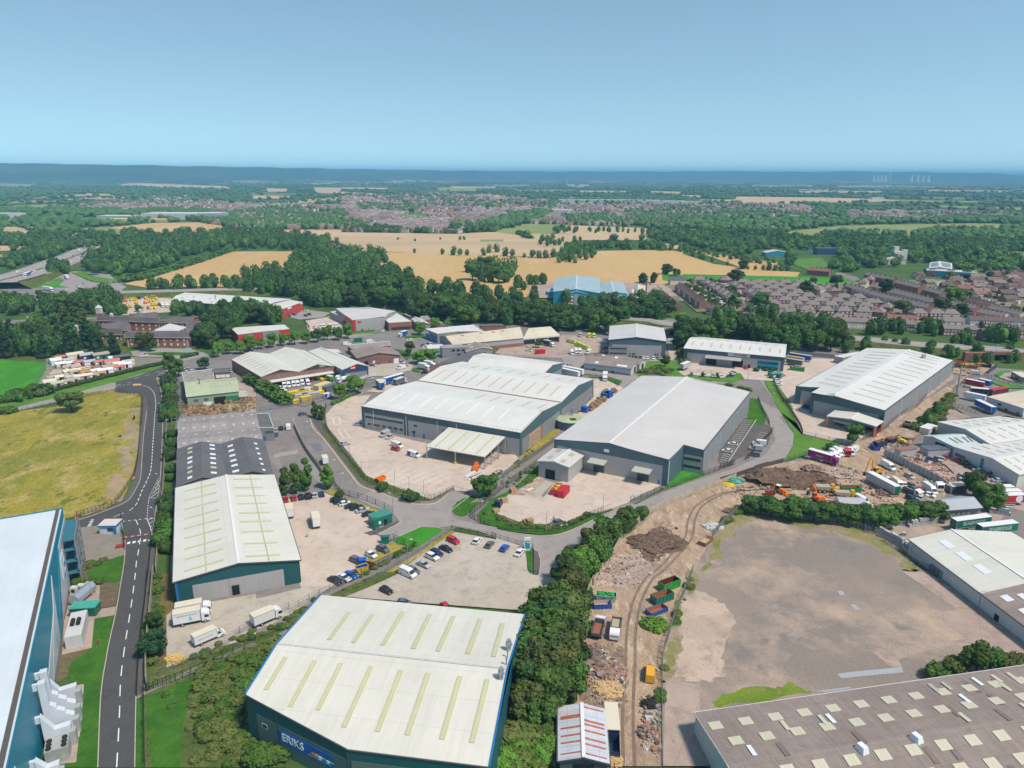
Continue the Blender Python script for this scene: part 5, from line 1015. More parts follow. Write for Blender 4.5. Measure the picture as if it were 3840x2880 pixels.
z=5;P=pp(7,'1942 868,2212 955,2500 900,2212 820',z)
s=flt('white walled shed with orange brick plinth, cut off by right edge',P,z,Wwh,Ro,'shed','shed',None);s.on(P[0],P[1],.25,1,0,1.6,pln((.42,.12,.05)),'plinth');s.on(P[0],P[1],.32,.42,2.7,3.7,Mg,'window');s.door(P[0],P[1],.57,1.6,2.4,M_win);s.door(P[0],P[1],.88,1.6,2.4,M_win)
z=6;A,B_,C_,D_=pp(11,'1590 158,1965 318,2500 240,2030 122',z)
s=gbl('white roofed double shed with grey wall, farther one at right edge',A,B_,C_,D_,*pp(11,'1800 213,2250 158',z+1.8),Wg,Rw,gut=None,cap=None)
for v in(.3,.7):s.rl(s.SL,[.15,.3,.45,.6,.75,.9],v-.12,v+.12,.4,Kt,s.L);s.rl(s.SR,[.12,.27,.42,.57,.72],v-.15,v+.15,.4,Kt,s.L)
z=5.5;A,B_,C_,D_=pp(11,'1708 340,2175 540,2560 440,2212 295',z)
s=gbl('white roofed shed with blue stripe on its long wall, right of scrap yard',A,B_,C_,D_,*pp(11,'1960 428,2400 350',z+1.8),[Wwh]*4,Rw,gut=Tw,cap=None)
for v in(.3,.7):s.rl(s.SL,[.15,.3,.45,.6,.75,.9],v-.12,v+.12,.4,Kt,s.L);s.rl(s.SR,[.12,.27,.42,.57],v-.15,v+.15,.4,Kt,s.L)
s.on(A,B_,.44,.485,0,5.6,Wu,'blue_stripe',.12);s.on(A,B_,.0,1,0,.6,pln((.42,.12,.05)),'plinth',.1);s.door(A,B_,.22,1.4,2.3,Mo);s.wn_(A,B_,4,.03,.2,1.2,2.2,3.4);s.door(A,B_,.62,1.3,2.2,Mb)
z=4.6;A,B_,C_,D_=pp(11,'1485 262,1712 342,1892 322,1795 243',z)
s=gbl('small pale workshop with four grey rooflight strips and dark doorway',A,B_,C_,D_,*pp(11,'1592 258,1800 243',z+1.2),Wwh,sht('pale_green_white',(.52,.6,.58)),'workshop','workshop',gut=Tw,cap=None)
s.rl(s.SR,[.3,.46,.68,.82],.25,.75,1.1,pln((.2,.18,.18)),s.L);s.door(A,B_,.55,4,3.8,Mo,'loading_door',Mb)
z=4.2;A,B_,C_,D_=pp(11,'1468 742,1622 805,1902 782,1750 698',z)
s=gbl('curved galvanised shed with small windows, behind green trailers',A,B_,C_,D_,*pp(11,'1545 738,1800 712',z+1.9),Wm,R_arch,'shed','shed',gut=Tg,cap=None);s.wn_(B_,C_,7,.05,.95,1,2.2,3.2);s.door(A,B_,.6,4,3,Wm)
z=4.7;A,B_,C_,D_=at(11,1382,1015,z),at(15,2500,620,z),at(11,2750,1320,z),at(11,1700,955,z)
A=at(11,1382,1015,z);F1=at(11,1685,955,z);r0=at(11,1700,953,7.4)
A2=at(15,1995,130,z)
dirv=(at(11,2212,1590,z)-A);B2=at(15,2300,440,z);far=at(11,2120,965,z);dd=(B2-A)
s=gbl('broad cream roofed shed with pale wall and three hatches, near right edge',far,A,A+dd*.62,far+dd*.62,at(11,1700,953,7),at(11,1700,953,7)+dd*.62,[Wwh]*4,Rc,gut=Tg,cap=Mp)
for i in range(3):s.rl(s.SR,[.22+i*.24],.45,.62,4.5,Kw,s.L);
s.door(s.B,s.C,.35,1,2,Mb)
s=gbl('brown roofed extension with white rooflights, joined to broad cream roofed shed',far+dd*.625,A+dd*.625,A+dd*1.05,far+dd*1.05,at(11,1700,953,6.9)+dd*.625,at(11,1700,953,6.9)+dd*1.05,[Wwh]*4,Rfi,gut=Tg,cap=None)
s.rl(s.SR,[.2,.5,.8],.2,.35,2.5,Kw,s.L);s.rl(s.SR,[.25,.55],.5,.62,3,Kw,s.L);s.door(s.B,s.C,.3,1.4,2.2)
z=5.3;A=at(14,1840,1195,z);dA=at(15,0,990,z);E1=at(15,2212,677,z)+(at(15,2212,677,z)-A)*.15;G=at(15,90,1300,7.2);
sl_dir=(G-A);sl_dir.z=0;R0=at(15,62,1400,7.0);R1=R0+(E1-A);B_=R0+(R0-A);B_.z=z;B_=V(2*R0.x-A.x,2*R0.y-A.y,z);C_=B_+(E1-A)
s=gbl('vast brown corrugated roof with rows of pale rooflights, bottom right corner',B_,A,E1,C_,V(R0.x,R0.y,7.3),V(R1.x,R1.y,7.3),[Wwh]*4,Rfi,gut=Tw,cap=None,over=.3)
L=s.L;nlt=int(L/6.1)
M_crl=sht('cream_rooflight',(.60,.56,.42),rib=.08,period=.8)
for v,o in((.63,.3),(.30,0)):s.rl(s.SR,[(i+.35+o)/nlt for i in range(nlt)],v-.075,v+.075,2.6,M_crl,L)
for v in(.80,.47):s.rl(s.SL,[(i+.6)/nlt for i in range(nlt)],v-.075,v+.075,2.6,M_crl,L)
random.seed(3)
for i in range(16):
 u=random.random()*.9+.05;v=random.choice((.85,.5,.4,.2));s.rl(s.SR,[u],v-.1,v+.09,.9,random.choice((Kw,M_crl,Kg)),L,up=.3)
for i in range(14):
 u=random.random()*.9+.05;v=random.choice((.9,.6,.3,.7));s.rl(s.SR if i%2 else s.SL,[u],v-.12,v+.12,1.1,pln((.2,.15,.13)),L,'patch_sheet',up=.2)
for k,x,y in((15,1030,1290),(15,1425,1215)):p=on_plane(s.A,s.D,s.R0)(k,x,y);BX('roof_vent',Kw,s.r)(p,(1.6,2.2,1.3),.4,taper=.7)
M_lean=pln((.5,.42,.34))
z=3.4;A,B_,C_,D_=pp(14,'682 1590,1088 1612,1055 1168,680 1150',z)
s=gbl('white corrugated shed with rusty red stripes, at bottom of dirt track',A,B_,C_,D_,*pp(14,'885 1575,868 1135',z+1.2),sht('dark_sheet',(.1,.11,.12)),R_rust,'shed','shed',cap=Mp,gut=Tg,over=.4)
M_rst=sht('rust_stripe',(.45,.13,.06),streak=.4,var=.3,blot=(.55,.4,.36))
for u,w in((.08,.3),(.28,.4),(.41,.4),(.56,.45),(.77,.9)):s.rl(s.SL,[u],.03,.95,w,M_rst,s.L,'rust_stripe',.2)
for u,w in((.05,.3),(.22,.35),(.33,.4),(.48,.4),(.6,.45),(.68,.5),(.95,.35)):s.rl(s.SR,[u],.03,.97,w,M_rst,s.L,'rust_stripe',.2)
s.door(A,B_,.5,4,2.8,Mo,'doorway')
z=11;A,B_,C_,D_=pp(6,'635 125,1042 138,1025 5,650 12',z)
s=gbl('large aged blue factory with bright blue gable, beyond tree belt',A,B_,C_,D_,*pp(6,'835 88,832 -22',z+3),[Ws,Ws,Ws,Ws],Ry,'factory','factory',gut=None,cap=Mp)
z=9;A,B_,C_,D_=pp(6,'1040 150,1272 140,1238 50,1030 55',z)
s=gbl('smaller pale blue factory wing, right of large blue one',A,B_,C_,D_,*pp(6,'1150 122,1140 40',z+2),[Ws]*4,Ry,'factory','factory',gut=None,cap=Mp)
z=6;s=gbl('low pale blue shed at foot of smaller blue wing',*pp(6,'1120 200,1290 215,1245 160,1140 158',z),*pp(6,'1195 185,1195 143',z+2.5),[Ws]*4,Ry,'shed','shed',gut=None)
z=10;A,B_,C_,D_=pp(6,'748 145,920 145,918 108,748 108',z)
s=gbl('three storey brick and blue office gable, front of large blue factory',A,B_,C_,D_,*pp(6,'832 118,832 85',z+2.5),[Ws]*4,Ry,'office','office',gut=None)
s.on(A,B_,0,1,0,5.2,Wb,'brick_storeys',.12);s.on(A,B_,.38,.62,.5,9.5,Wg,'stair_glazing',.2)
for zz in(1,3.8,7):s.wn_(A,B_,2,.08,.36,1.8,zz,zz+1.4,Kw,out=.3);s.wn_(A,B_,2,.66,.94,1.8,zz,zz+1.4,Kw,out=.3)
P=pp(6,'920 165,1088 168,1085 142,920 140',7);s=flt('flat roofed brick office wing with white windows, right of blue office gable',P,7,Wb,Rg,'office','office');s.wn_(P[0],P[1],4,.03,.97,3,4,5.4,Kw);s.on(P[0],P[1],.02,.98,.5,2.8,Kw,'ground_floor_windows',.12)
s=flt('small blue roofed loading bay left of large blue factory',pp(6,'580 125,632 128,632 95,585 95',4),4,Ws,Ry,'loading_bay','loading bay',None)
s=gbl('cream roofed works building by white lorry, right of blue factory',*pp(18,'440 580,560 575,570 350,390 350',4.5),*pp(18,'500 570,480 345',6),Wg,Ro,'workshop','workshop',gut=None)
s=flt('square red brick boiler house by cream works building',pp(18,'550 565,695 562,692 465,560 465',5),5.2,Wb,pln((.22,.09,.06)),'boiler_house','boiler house',None);b=MB();q=at(18,582,600,0);b.cyl(q,q+V(0,0,22),.5,8);b.mk_('chimney',Tg,s.r)
s=flt('pale blue and white shed at edge of tree belt',pp(18,'470 660,775 712,735 655,485 640',4),4,Ws,Wwh,'shed','shed',None);q=at(18,610,680,0);
o=emp('round_tank',at(18,610,665,0),'round white tank between boiler house and tree belt','tank');CY('tank_wall',Wwh,o)(o.location,o.location+V(0,0,6),11,24);CY('lid',Wr,o)(o.location+V(0,0,6),o.location+V(0,0,7),11.2,24,0,2)
z=7;A,B_,C_,D_=pp(17,'790 205,1490 245,1485 215,800 182',z)
s=Bld('long blue and white works with brick end, beyond terraced streets',[A,B_,C_,D_],'works','works');[s.wall(a_,b__,z,z,Ws)for a_,b__ in((A,B_),(B_,C_),(C_,D_),(D_,A))];s.roof([A,B_,C_,D_],Wwh);s.done();s.on(A,B_,0,.25,0,5,Wb,'brick_end');s.on(A,B_,.42,.72,2,4,Tw,'canopy',.8);s.door(A,B_,.8,12,4.5)
s=gbl('white roofed hall covered with grey solar panels, behind long blue works',*pp(17,'832 178,1165 190,1160 105,850 95',8),*pp(17,'1000 160,1000 85',10),Wg,Rw,'hall','hall',gut=None)
s.rl(s.SL,[.5],.1,.85,s.L*.7,pln('solar_grey',(.2,.21,.22),.3),s.L,'solar_array');s.rl(s.SR,[.5],.1,.85,s.L*.7,MT['solar_grey'],s.L,'solar_array')
q=at(17,340,85,0);o=emp('concrete_plant',q,'tall pale concrete batching tower with sloping conveyor among trees','concrete plant')
b=MB();b.box(q,(12,10,14));b.box(q+V(-2,0,14),(6,6,6));b.mk_('tower',Wr,o);BX('silo',Wwh,o)(q+V(10,0,2),(6,6,14));BE('conveyor',pln((.1,.35,.35)),o)(q+V(-22,0,3),q+V(-4,0,15),1,1)
q=at(17,300,115,0);o=gbl('pale aggregate shed at foot of concrete tower',q+V(-14,-5,5),q+V(14,-5,5),q+V(12,8,5),q+V(-12,8,5),q+V(0,-5,9),q+V(0,8,9),Wr,Ro,'shed','shed',gut=None,cap=None)
q=at(3,600,690,0);s=gbl('small blue and cream farm shed beyond fields',q+V(-16,-8,5),q+V(18,-8,5),q+V(18,10,5),q+V(-16,10,5),q+V(0,-8,8),q+V(0,10,8),Ws,Ro,'shed','shed',gut=None,cap=None)
q=at(3,820,680,0);o=emp('crane',q,'bright blue angled crane frame in far yard among trees','crane');b=MB();b.beam(q+V(-3,0,0),q+V(0,0,9),1.2);b.beam(q+V(3,0,0),q+V(0,0,9),1.2);b.mk_('frame',Ws,o)
q=at(3,920,680,0);flt('dark blue sided shed right of blue crane frame',[q+V(-14,-6,0),q+V(14,-6,0),q+V(14,8,0),q+V(-14,8,0)],9,Wn,Rd,'shed','shed',None)
q=at(1,1060,460,0)
for dx,dy,w,d_,h,m,lb in((-120,30,80,50,9,Wg,'low grey wing of far school, at its left end'),(20,60,170,70,14,Wwh,'long white main block of far school'),(110,20,50,60,17,Wg,'taller grey end block of far school'),(-40,-40,150,40,6,pln('sand_yellow',(.62,.45,.2)),'sandy yellow low hall before far school')):
 c_=q+V(dx,dy,0);flt(lb,[c_+V(-w/2,-d_/2,0),c_+V(w/2,-d_/2,0),c_+V(w/2,d_/2,0),c_+V(-w/2,d_/2,0)],h,m,Wwh if m is not MT.get('sand_yellow')else m,'school','school',None)
q=at(1,68,445,0);flt('white box shed by far end of motorway',[q+V(-30,-15,0),q+V(30,-15,0),q+V(30,15,0),q+V(-30,15,0)],12,Wwh,Wwh,'shed','shed',None)
Lm=lfy('leaf_green',(.045,.10,.018),(.095,.17,.03));Ld=lfy('leaf_dark_green',(.03,.07,.018),(.065,.12,.026))
Ll=lfy('leaf_fresh_green',(.075,.17,.02),(.14,.26,.035));L_pine=lfy('leaf_pine_green',(.016,.045,.018),(.035,.078,.026))
Lo=lfy('leaf_olive_green',(.06,.09,.02),(.12,.14,.035));M_bark=pln((.07,.055,.04),.95,.3,2)
L_far=lfy('leaf_distance',(.038,.08,.02),(.075,.13,.03),.02)
def ico(sub):
 t=(1+5**.5)/2;v=[(-1,t,0),(1,t,0),(-1,-t,0),(1,-t,0),(0,-1,t),(0,1,t),(0,-1,-t),(0,1,-t),(t,0,-1),(t,0,1),(-t,0,-1),(-t,0,1)]
 v=[np.array(a)/np.linalg.norm(a)for a in v]
 f=[(0,11,5),(0,5,1),(0,1,7),(0,7,10),(0,10,11),(1,5,9),(5,11,4),(11,10,2),(10,7,6),(7,1,8),(3,9,4),(3,4,2),(3,2,6),(3,6,8),(3,8,9),(4,9,5),(2,4,11),(6,2,10),(8,6,7),(9,8,1)]
 for _ in range(sub):
  c={};nf=[]
  def mid(a,b_):
   k=(min(a,b_),max(a,b_))
   if k not in c:m=v[a]+v[b_];v.append(m/np.linalg.norm(m));c[k]=len(v)-1
   return c[k]
  for a,b_,d in f:x,y,z=mid(a,b_),mid(b_,d),mid(d,a);nf+=[(a,x,z),(b_,y,x),(d,z,y),(x,y,z)]
  f=nf
 return np.array(v),np.array(f)
I0,I1,I2=ico(0),ico(1),ico(2)
def np_mesh(name,v,tri,mat,mi=None,smooth_=False):
 me=bpy.data.meshes.new(name);n_=len(tri);me.vertices.add(len(v));me.vertices.foreach_set('co',v.astype(np.float32).ravel())
 me.loops.add(n_*3);me.loops.foreach_set('vertex_index',tri.astype(np.int32).ravel());me.polygons.add(n_)
 me.polygons.foreach_set('loop_start',np.arange(0,n_*3,3,dtype=np.int32));me.polygons.foreach_set('loop_total',np.full(n_,3,dtype=np.int32))
 for m in(mat if isinstance(mat,(list,tuple))else[mat]):me.materials.append(m)
 if mi is not None:me.polygons.foreach_set('material_index',mi.astype(np.int32))
 me.update(calc_edges=True);me.validate();return me
def leaves(c,r,n_,size,R):
 d=R.normal(size=(n_,3));d/=np.linalg.norm(d,axis=1)[:,None];d[:,2]=np.where(d[:,2]<-.3,-d[:,2],d[:,2])
 p=c+d*r*(.86+.26*R.random((n_,1)));nn=d+R.normal(size=(n_,3))*.55;nn/=np.linalg.norm(nn,axis=1)[:,None]
 a=np.cross(nn,R.normal(size=(n_,3)));a/=np.linalg.norm(a,axis=1)[:,None];b_=np.cross(nn,a);s=size*(.6+.8*R.random((n_,1)))
 V_=np.stack([p-a*s-b_*s*.6,p+a*s-b_*s*.6,p+a*s*.7+b_*s*.7,p-a*s*.5+b_*s*.8],1).reshape(-1,3)
 i=np.arange(n_)*4;T=np.concatenate([np.stack([i,i+1,i+2],1),np.stack([i,i+2,i+3],1)])
 return V_,T
def crown(kd,seed,dens=1.0):
 R=np.random.default_rng(seed);vs,ts,o=[],[],0;lobes=[]
 if kd=='conifer':
  for j in range(9):
   z=.12+.82*j/8;rad=.26*(1-z)+.03
   for q in range(max(1,int(5*(1-z))+1)):a=R.random()*6.28;lobes.append(((math.cos(a)*rad*.7,math.sin(a)*rad*.7,z),.075+.08*(1-z)))
 elif kd=='column':
  for j in range(16):z=.12+.8*R.random();w_=.12*math.sin(math.pi*min(1,z*1.02))**.6;a=R.random()*6.28;lobes.append(((math.cos(a)*w_,math.sin(a)*w_,z),.09+.05*R.random()))
 elif kd=='bush':
  for j in range(11):a=R.random()*6.28;w_=.42*R.random()**.6;lobes.append(((math.cos(a)*w_,math.sin(a)*w_,.32+.28*R.random()*(1-w_)),.24+.14*R.random()))
 else:
  for j in range(20):
   a=R.random()*6.28;q=R.random()**.55;z=.34+.5*R.random();w_=.34*q*math.sqrt(max(.08,1-((z-.52)/.42)**2));lobes.append(((math.cos(a)*w_,math.sin(a)*w_,z),.11+.09*R.random()))
 for c,r in lobes:
  c=np.array(c);v,f=I1;k=1+.16*R.normal(size=(len(v),1));vv=c+v*r*.86*k;vs.append(vv);ts.append(f+o);o+=len(vv)
  n_=int((130 if kd in('broad','bush')else 80)*dens);V_,T=leaves(c,r,n_,.028 if kd!='bush' else .045,R);vs.append(V_);ts.append(T+o);o+=len(V_)
 return np.concatenate(vs),np.concatenate(ts)
def trunk_mesh(kd):
 b=MB();t=.5 if kd!='bush' else .3;b.cyl((0,0,0),(0,0,t),.026,7,0,.016)
 if kd in('broad',):
  for a in range(5):an=a*1.3;b.cyl((0,0,.2+.05*a),(math.cos(an)*.2,math.sin(an)*.2,.48+.05*a),.011,5,0,.005)
 return b.mesh('trunk',M_bark)
CROWN={}
def get_tree(kd,leaf,var):
 k=(kd,leaf.name,var)
 if k not in CROWN:
  v,t=crown(kd,hash((kd,var))%1000 if False else{'broad':10,'conifer':40,'column':70,'bush':90}[kd]+var)
  CROWN[k]=(np_mesh('crown',v,t,leaf),TRK.setdefault(kd,trunk_mesh(kd)))
 return CROWN[k]
TRK={}
NAMES={'broad':('broadleaf_tree','tree'),'conifer':('conifer_tree','tree'),'column':('poplar_tree','tree'),'bush':('bush','bush')}
TRS=[]
def tree(x,y,h,kd,leaf,lb_,gp_=None,wide=1.0,z0=None):
 TRS.append((x,y,h,kd,leaf,lb_,gp_,wide,z0))
def T(k,px_,py_,h,kd,leaf,lb_,wide=1.0):q=at(k,px_,py_,0);tree(q.x,q.y,h,kd,leaf,lb_,None,wide)
def inp(P,x,y):
 X=np.array([p[0]for p in P]);Y=np.array([p[1]for p in P]);X2,Y2=np.roll(X,-1),np.roll(Y,-1)
 return(((Y>y)!=(Y2>y))&(x<(X2-X)*(y-Y)/(Y2-Y+1e-12)+X)).sum()%2==1
def fil(k,s,sp,h0,h1,kinds,lb_,z0=None,avoid=True):
 P=pp(k,s);xs=[p.x for p in P];ys=[p.y for p in P];pt=[];x=min(xs)
 while x<max(xs):
  y=min(ys)
  while y<max(ys):
   u,v=x+random.uniform(-.42,.42)*sp,y+random.uniform(-.42,.42)*sp
   if inp(P,u,v):
    kd,lf=random.choice(kinds);tree(u,v,random.uniform(h0,h1),kd,lf,lb_,lb_,random.uniform(.85,1.2),z0)
   y+=sp
  x+=sp
BD,BM,BL,BO,CP=('broad',Ld),('broad',Lm),('broad',Ll),('broad',Lo),('conifer',L_pine)
T(4,622,1165,10.5,'broad',Lo,'broad lone oak in yellow-green meadow',1.35)
T(4,1480,880,15,'column',Lm,'tall loose poplar at bend of dark road',1.1);T(4,1545,860,11,'broad',Lm,'shorter tree tucked behind tall poplar at road bend',.9)
T(4,1770,800,8,'broad',Ld,'round dark tree on verge by stained felt office',1.1)
for i,(k,x,y)in En([(4,1885,690),(4,1980,665),(4,2078,665),(4,2165,640),(5,82,625),(5,182,620),(5,280,608),(5,378,592),(5,475,582),(5,578,575),(5,668,562),(5,757,545),(5,845,542),(5,935,530)]):
 T(k,x,y,random.uniform(8,10.5),'broad',Ll if i not in(10,12)else Lm,'young verge tree, %s from left in row along main road'%['first','second','third','fourth','fifth','sixth','seventh','eighth','ninth','tenth','eleventh','twelfth','thirteenth','fourteenth'][i],.9)
T(5,1690,440,8,'broad',Ll,'light green tree before flat roofed brick box');T(5,1795,428,6.5,'broad',Ll,'small light tree between brick box and big pale tree');T(5,1562,498,9.5,'broad',Ll,'bright green tree by junction, left of navy-doored unit')
T(5,1465,682,9,'broad',Lm,'compact green tree at road fork, above two pale willows',.9);T(5,1560,748,8.5,'broad',Ll,'left of two pale rounded willows by white lorries',1.2);T(5,1645,742,9,'broad',Ll,'right of two pale rounded willows by white lorries',1.25)
T(5,990,1005,10.5,'broad',Ll,'fresh green willow at roadside, left of blue curtain lorry',1.15);T(5,868,1062,9,'broad',Ll,'smaller bright tree by roadside willow',.9);T(5,652,1215,8,'column',Lm,'slim tree at kerb nose where estate road bends',1.0);T(5,708,1235,7.5,'column',Lm,'second slim tree behind one at kerb nose',1.0)
T(5,1960,425,16,'broad',Ll,'large pale green tree before dark belt, upper centre',1.25)
for i,(x,y,h)in En(((398,835,11),(485,812,11.5),(578,790,12.5))):T(9,x,y,h,'column',Lm,'%s of three upright poplars by cream roofed warehouse'%('left','middle','right')[i],.8)
T(9,757,770,9.5,'column',Ll,'bright upright birch at corner by estate road',1.1);T(9,865,850,3,'bush',Ld,'clipped dark shrub at corner of car park fence');T(9,1238,785,3.6,'bush',Ld,'left of two clipped shrubs on yard verge');T(9,1466,868,4,'bush',Ld,'right of two clipped shrubs on yard verge',1.2)
T(9,2098,835,8.5,'broad',Lm,'young tree at big yard gate, left of two');T(9,2150,825,8,'broad',Lm,'young tree at big yard gate, right of two')
T(10,800,250,5,'broad',Lo,'small olive tree before round water tank');T(10,1396,1030,5,'bush',Lm,'solitary shrub against pale fence above road bend',.9)
BELT2='leafy tree in thick row between green warehouse and demolition yard'
for i,(k,x,y,h,w_)in En([(10,1255,1120,8,1),(10,1190,1180,7,1),(10,1090,1290,10,1.2),(10,960,1320,8,1),(10,1000,1420,9,1.1),(10,900,1430,8,1),(10,760,1465,7,1),(10,900,1540,9,1.1),(10,780,1600,8,1.1),(14,720,100,9,1),(14,850,120,8,1),(14,780,260,10,1.1),(14,690,330,9,1),(14,850,380,8,1),(14,620,430,11,1.1),(14,750,480,11,1.2),(14,500,470,10,1.1),(14,560,620,12,1.2),(14,700,640,12,1.1),(14,480,700,11,1.1),(14,590,800,13,1.25),(14,730,830,12,1.1),(14,470,880,12,1.2),(14,620,980,13,1.25),(14,740,1050,11,1.1),(14,480,1080,12,1.2),(14,610,1150,11,1.2),(14,400,1240,9,1.1),(14,530,1300,8,1.1)]):
 q=at(k,x,y);tree(q.x,q.y,h,'broad',(Lm,Ld,Lm,Lo)[i%4]if i!=7 else Ll,BELT2,'trees in row by green warehouse',w_)
for x,y in((560,1420),(450,1480),(330,1540),(520,1580),(420,1640),(600,1520),(250,1640)):q=at(14,x,y);tree(q.x,q.y,random.uniform(3,4.5),'bush',Ll if y>1500 else Lm,'bright scrubby bush at foot of big trees, by rusty striped shed','bushes by rusty striped shed',1.2)
T(12,1335,700,7,'broad',L_pine,'dark tree leaning over fence by white box lorries',1.1);T(12,1325,480,5,'broad',Ld,'small tree at yard corner behind dark roadside tree')
for s_ in((8,1478,150,6),(8,1470,60,6),(8,1478,330,4),(8,1490,420,5),(8,1480,510,5),(8,1490,620,3.5),(8,1475,700,3),(8,1460,820,3),(8,1440,900,4),(8,1455,990,5),(8,1420,1060,4),(8,1435,1150,5),(8,1425,1240,5),(8,1440,1310,4),(4,1470,930,6),(4,1465,1010,6),(4,1475,1090,6),(4,1465,1170,6),(4,1480,1240,6)):
 q=at(*s_[:3]);tree(q.x,q.y,s_[3]*1.1,'bush',Lm if s_[2]%3 else Ld,'roadside bush between dark road and warehouse yard','bushes along right side of dark road',1.0)
T(11,962,325,8.5,'broad',Lm,'round tree before loading bay of very long warehouse',1.2);T(11,800,370,3.5,'bush',Lm,'low bush by row of parked white vans')
for i,s_ in En(((1570,120,6),(1500,185,6.5),(1440,215,4),(1640,60,4),(1600,150,4))):q=at(11,*s_[:2]);tree(q.x,q.y,s_[2],'broad',Lm,'bushy tree by dirt lane, above white cabin','trees by dirt lane',1.3)
T(11,1840,700,9,'broad',Ld,'farther tree by red curtain trailers',1.1);T(11,1930,790,9.5,'broad',Lm,'nearer tree by red curtain trailers',1.3);T(11,1785,850,4,'bush',Lo,'yellowish bush before curved grey shed',.9)
for i,(x,y)in En([(215,820),(290,840),(370,850),(450,862),(550,875),(680,890),(760,890),(850,900),(930,900),(1040,915),(1120,940),(1200,920),(1260,890),(1350,895),(1480,880),(1570,875)]):
 q=at(11,x,y);tree(q.x,q.y,random.uniform(5.5,7.5),'broad',(Lm,Ld)[i%2]if i<10 else Lm,'hedgerow tree along grey fence behind empty lot','hedgerow trees behind empty lot',1.5)
T(15,1565,775,4.5,'bush',Lm,'round bush at edge of vast brown roof',1);T(15,1855,740,7.5,'broad',Lm,'taller tree behind edge of vast brown roof',1.1);T(15,1955,730,6.5,'broad',Lm,'second tree behind edge of vast brown roof')
for x in(1680,1740,2050,2120,2190):q=at(15,x,735-(x-1680)*.07);tree(q.x,q.y,4,'bush',Lo,'low bush along back edge of vast brown roof','bushes behind vast brown roof',1.1)
for x,y in((1690,40),(1755,100),(1850,130),(1905,170)):q=at(15,x,y);tree(q.x,q.y,3.4,'bush',Lm,'shrub growing against wall of broad cream roofed shed','shrubs along wall of cream roofed shed',.8)
T(6,1598,775,7,'broad',Lo,'scrubby tree right of cars by gabled warehouse');T(22,545,990,3,'column',Lm,'left sapling on verge before signed warehouse',1.6);T(22,950,1025,3,'column',Lm,'right sapling on verge before signed warehouse',1.6)
T(6,505,612,6,'broad',Lm,'small round tree by red container in ambulance yard')
T(7,1690,215,17,'broad',Ll,'large bright tree rising among terraced houses',1.2);T(17,195,590,16,'column',L_pine,'tall dark cypress by long terrace',2);T(17,985,800,11,'broad',Ld,'dark tree below large bright tree',1.4);T(17,440,860,12,'broad',Lo,'brownish round tree among semis',1.3);T(17,1280,900,11,'broad',Ld,'dark tree behind white rendered house',1.1)
T(16,1240,550,13,'broad',Ld,'umbrella shaped tree between semis',1.1);T(16,1335,580,10,'conifer',Lm,'cone shaped tree by umbrella shaped one',1.4);T(16,1685,450,12,'broad',Ld,'dark round tree at corner of bright green field',1.3);T(16,1350,450,9,'broad',Ld,'dark tree before bright green field',1.2)
T(16,600,780,14,'broad',Lm,'tree at end of street above belt',1.3);T(16,200,770,12,'column',Lm,'dark green upright tree near bungalow',2);T(16,165,400,14,'column',Lm,'left of poplar trio on edge of green field',2);T(16,215,400,14,'column',Lm,'middle of poplar trio on edge of green field',1.6);T(16,262,402,14,'column',Lm,'right of poplar trio on edge of green field',2);T(16,340,195,12,'broad',Ld,'lone dark tree on hedge between two wheat fields',1.2)
T(18,955,145,12,'broad',Ld,'dark tree at top left corner of bright green field',1.2);T(18,1125,185,9,'broad',Ld,'dark round tree behind cream and brick block',1.3);T(18,530,305,11,'column',Ld,'tree on wheat field edge behind cream works',2);T(18,725,300,11,'column',Ld,'smaller tree on wheat edge behind white cars',1.6);T(6,470,160,9,'broad',Ld,'dark tree before lorry yard left of blue factory')
T(4,590,460,17,'conifer',Lm,'left of two big cone shaped conifers by brick hospital',1.5);T(4,690,440,20,'conifer',Lm,'right of two big cone shaped conifers by brick hospital',1.4);T(4,1220,620,12,'broad',Lo,'olive tree on hospital lawn',.9);T(4,1300,640,12,'broad',Lo,'second olive tree on hospital lawn',.9);T(4,1500,590,9,'broad',Ld,'small dark tree against hospital wall')
T(4,360,220,12,'broad',Lo,'left of two tawny trees on roundabout edge',.9);T(4,560,225,11,'broad',Lo,'right of two tawny trees on roundabout edge',.7)
W='trees packed in wood'
fil(4,'0 640,450 645,860 650,1110 650,1100 690,700 690,300 700,0 700',8,12,16,[CP,BD,CP],'dark pine or oak in wood above portable buildings')
fil(4,'0 560,500 545,850 570,860 640,400 640,0 640',9.5,13,17,[CP,BD,BM],'tree at back of wood by hospital car park')
fil(4,'90 530,240 470,480 470,500 560,300 580',9,10,14,[BM,BO,BD],'greener tree at edge of hospital car park')
fil(4,'0 330,560 335,930 330,1050 280,1060 230,900 200,620 230,560 290,300 290,0 270',12,13,17,[BD,CP,BD,BM],'dark tree in belt between roundabout and hospital')
fil(4,'1680 620,1900 620,2030 540,2060 420,2212 400,2212 320,1960 330,1880 380,1840 420,1700 560',10,12,15,[BD,BM,BD],'dark tree in wood right of brick hospital')
fil(5,'-60 400,200 420,350 410,330 370,150 300,-60 290',10,11,14,[BD,BM],'tree in wood behind round-emblem unit')
fil(4,'1500 340,1850 335,1850 300,1500 305',9,8,11,[BD,BM],'tree along grey wall of long white roofed warehouse')
fil(4,'920 330,1250 330,1300 290,950 300',8,5,8,[BM,BO],'shrubby tree between hospital and yellow plant yard')
fil(4,'1280 150,2212 110,2212 90,1700 90,1300 110',12,11,15,[BD,BM],'tree along bypass behind long white roofed warehouse')
fil(5,'-100 140,500 175,560 270,800 262,1080 262,1100 190,700 140,300 120,-100 110',10,12,16,[BD,BM,BD],'tree of dark belt behind red loading hall')
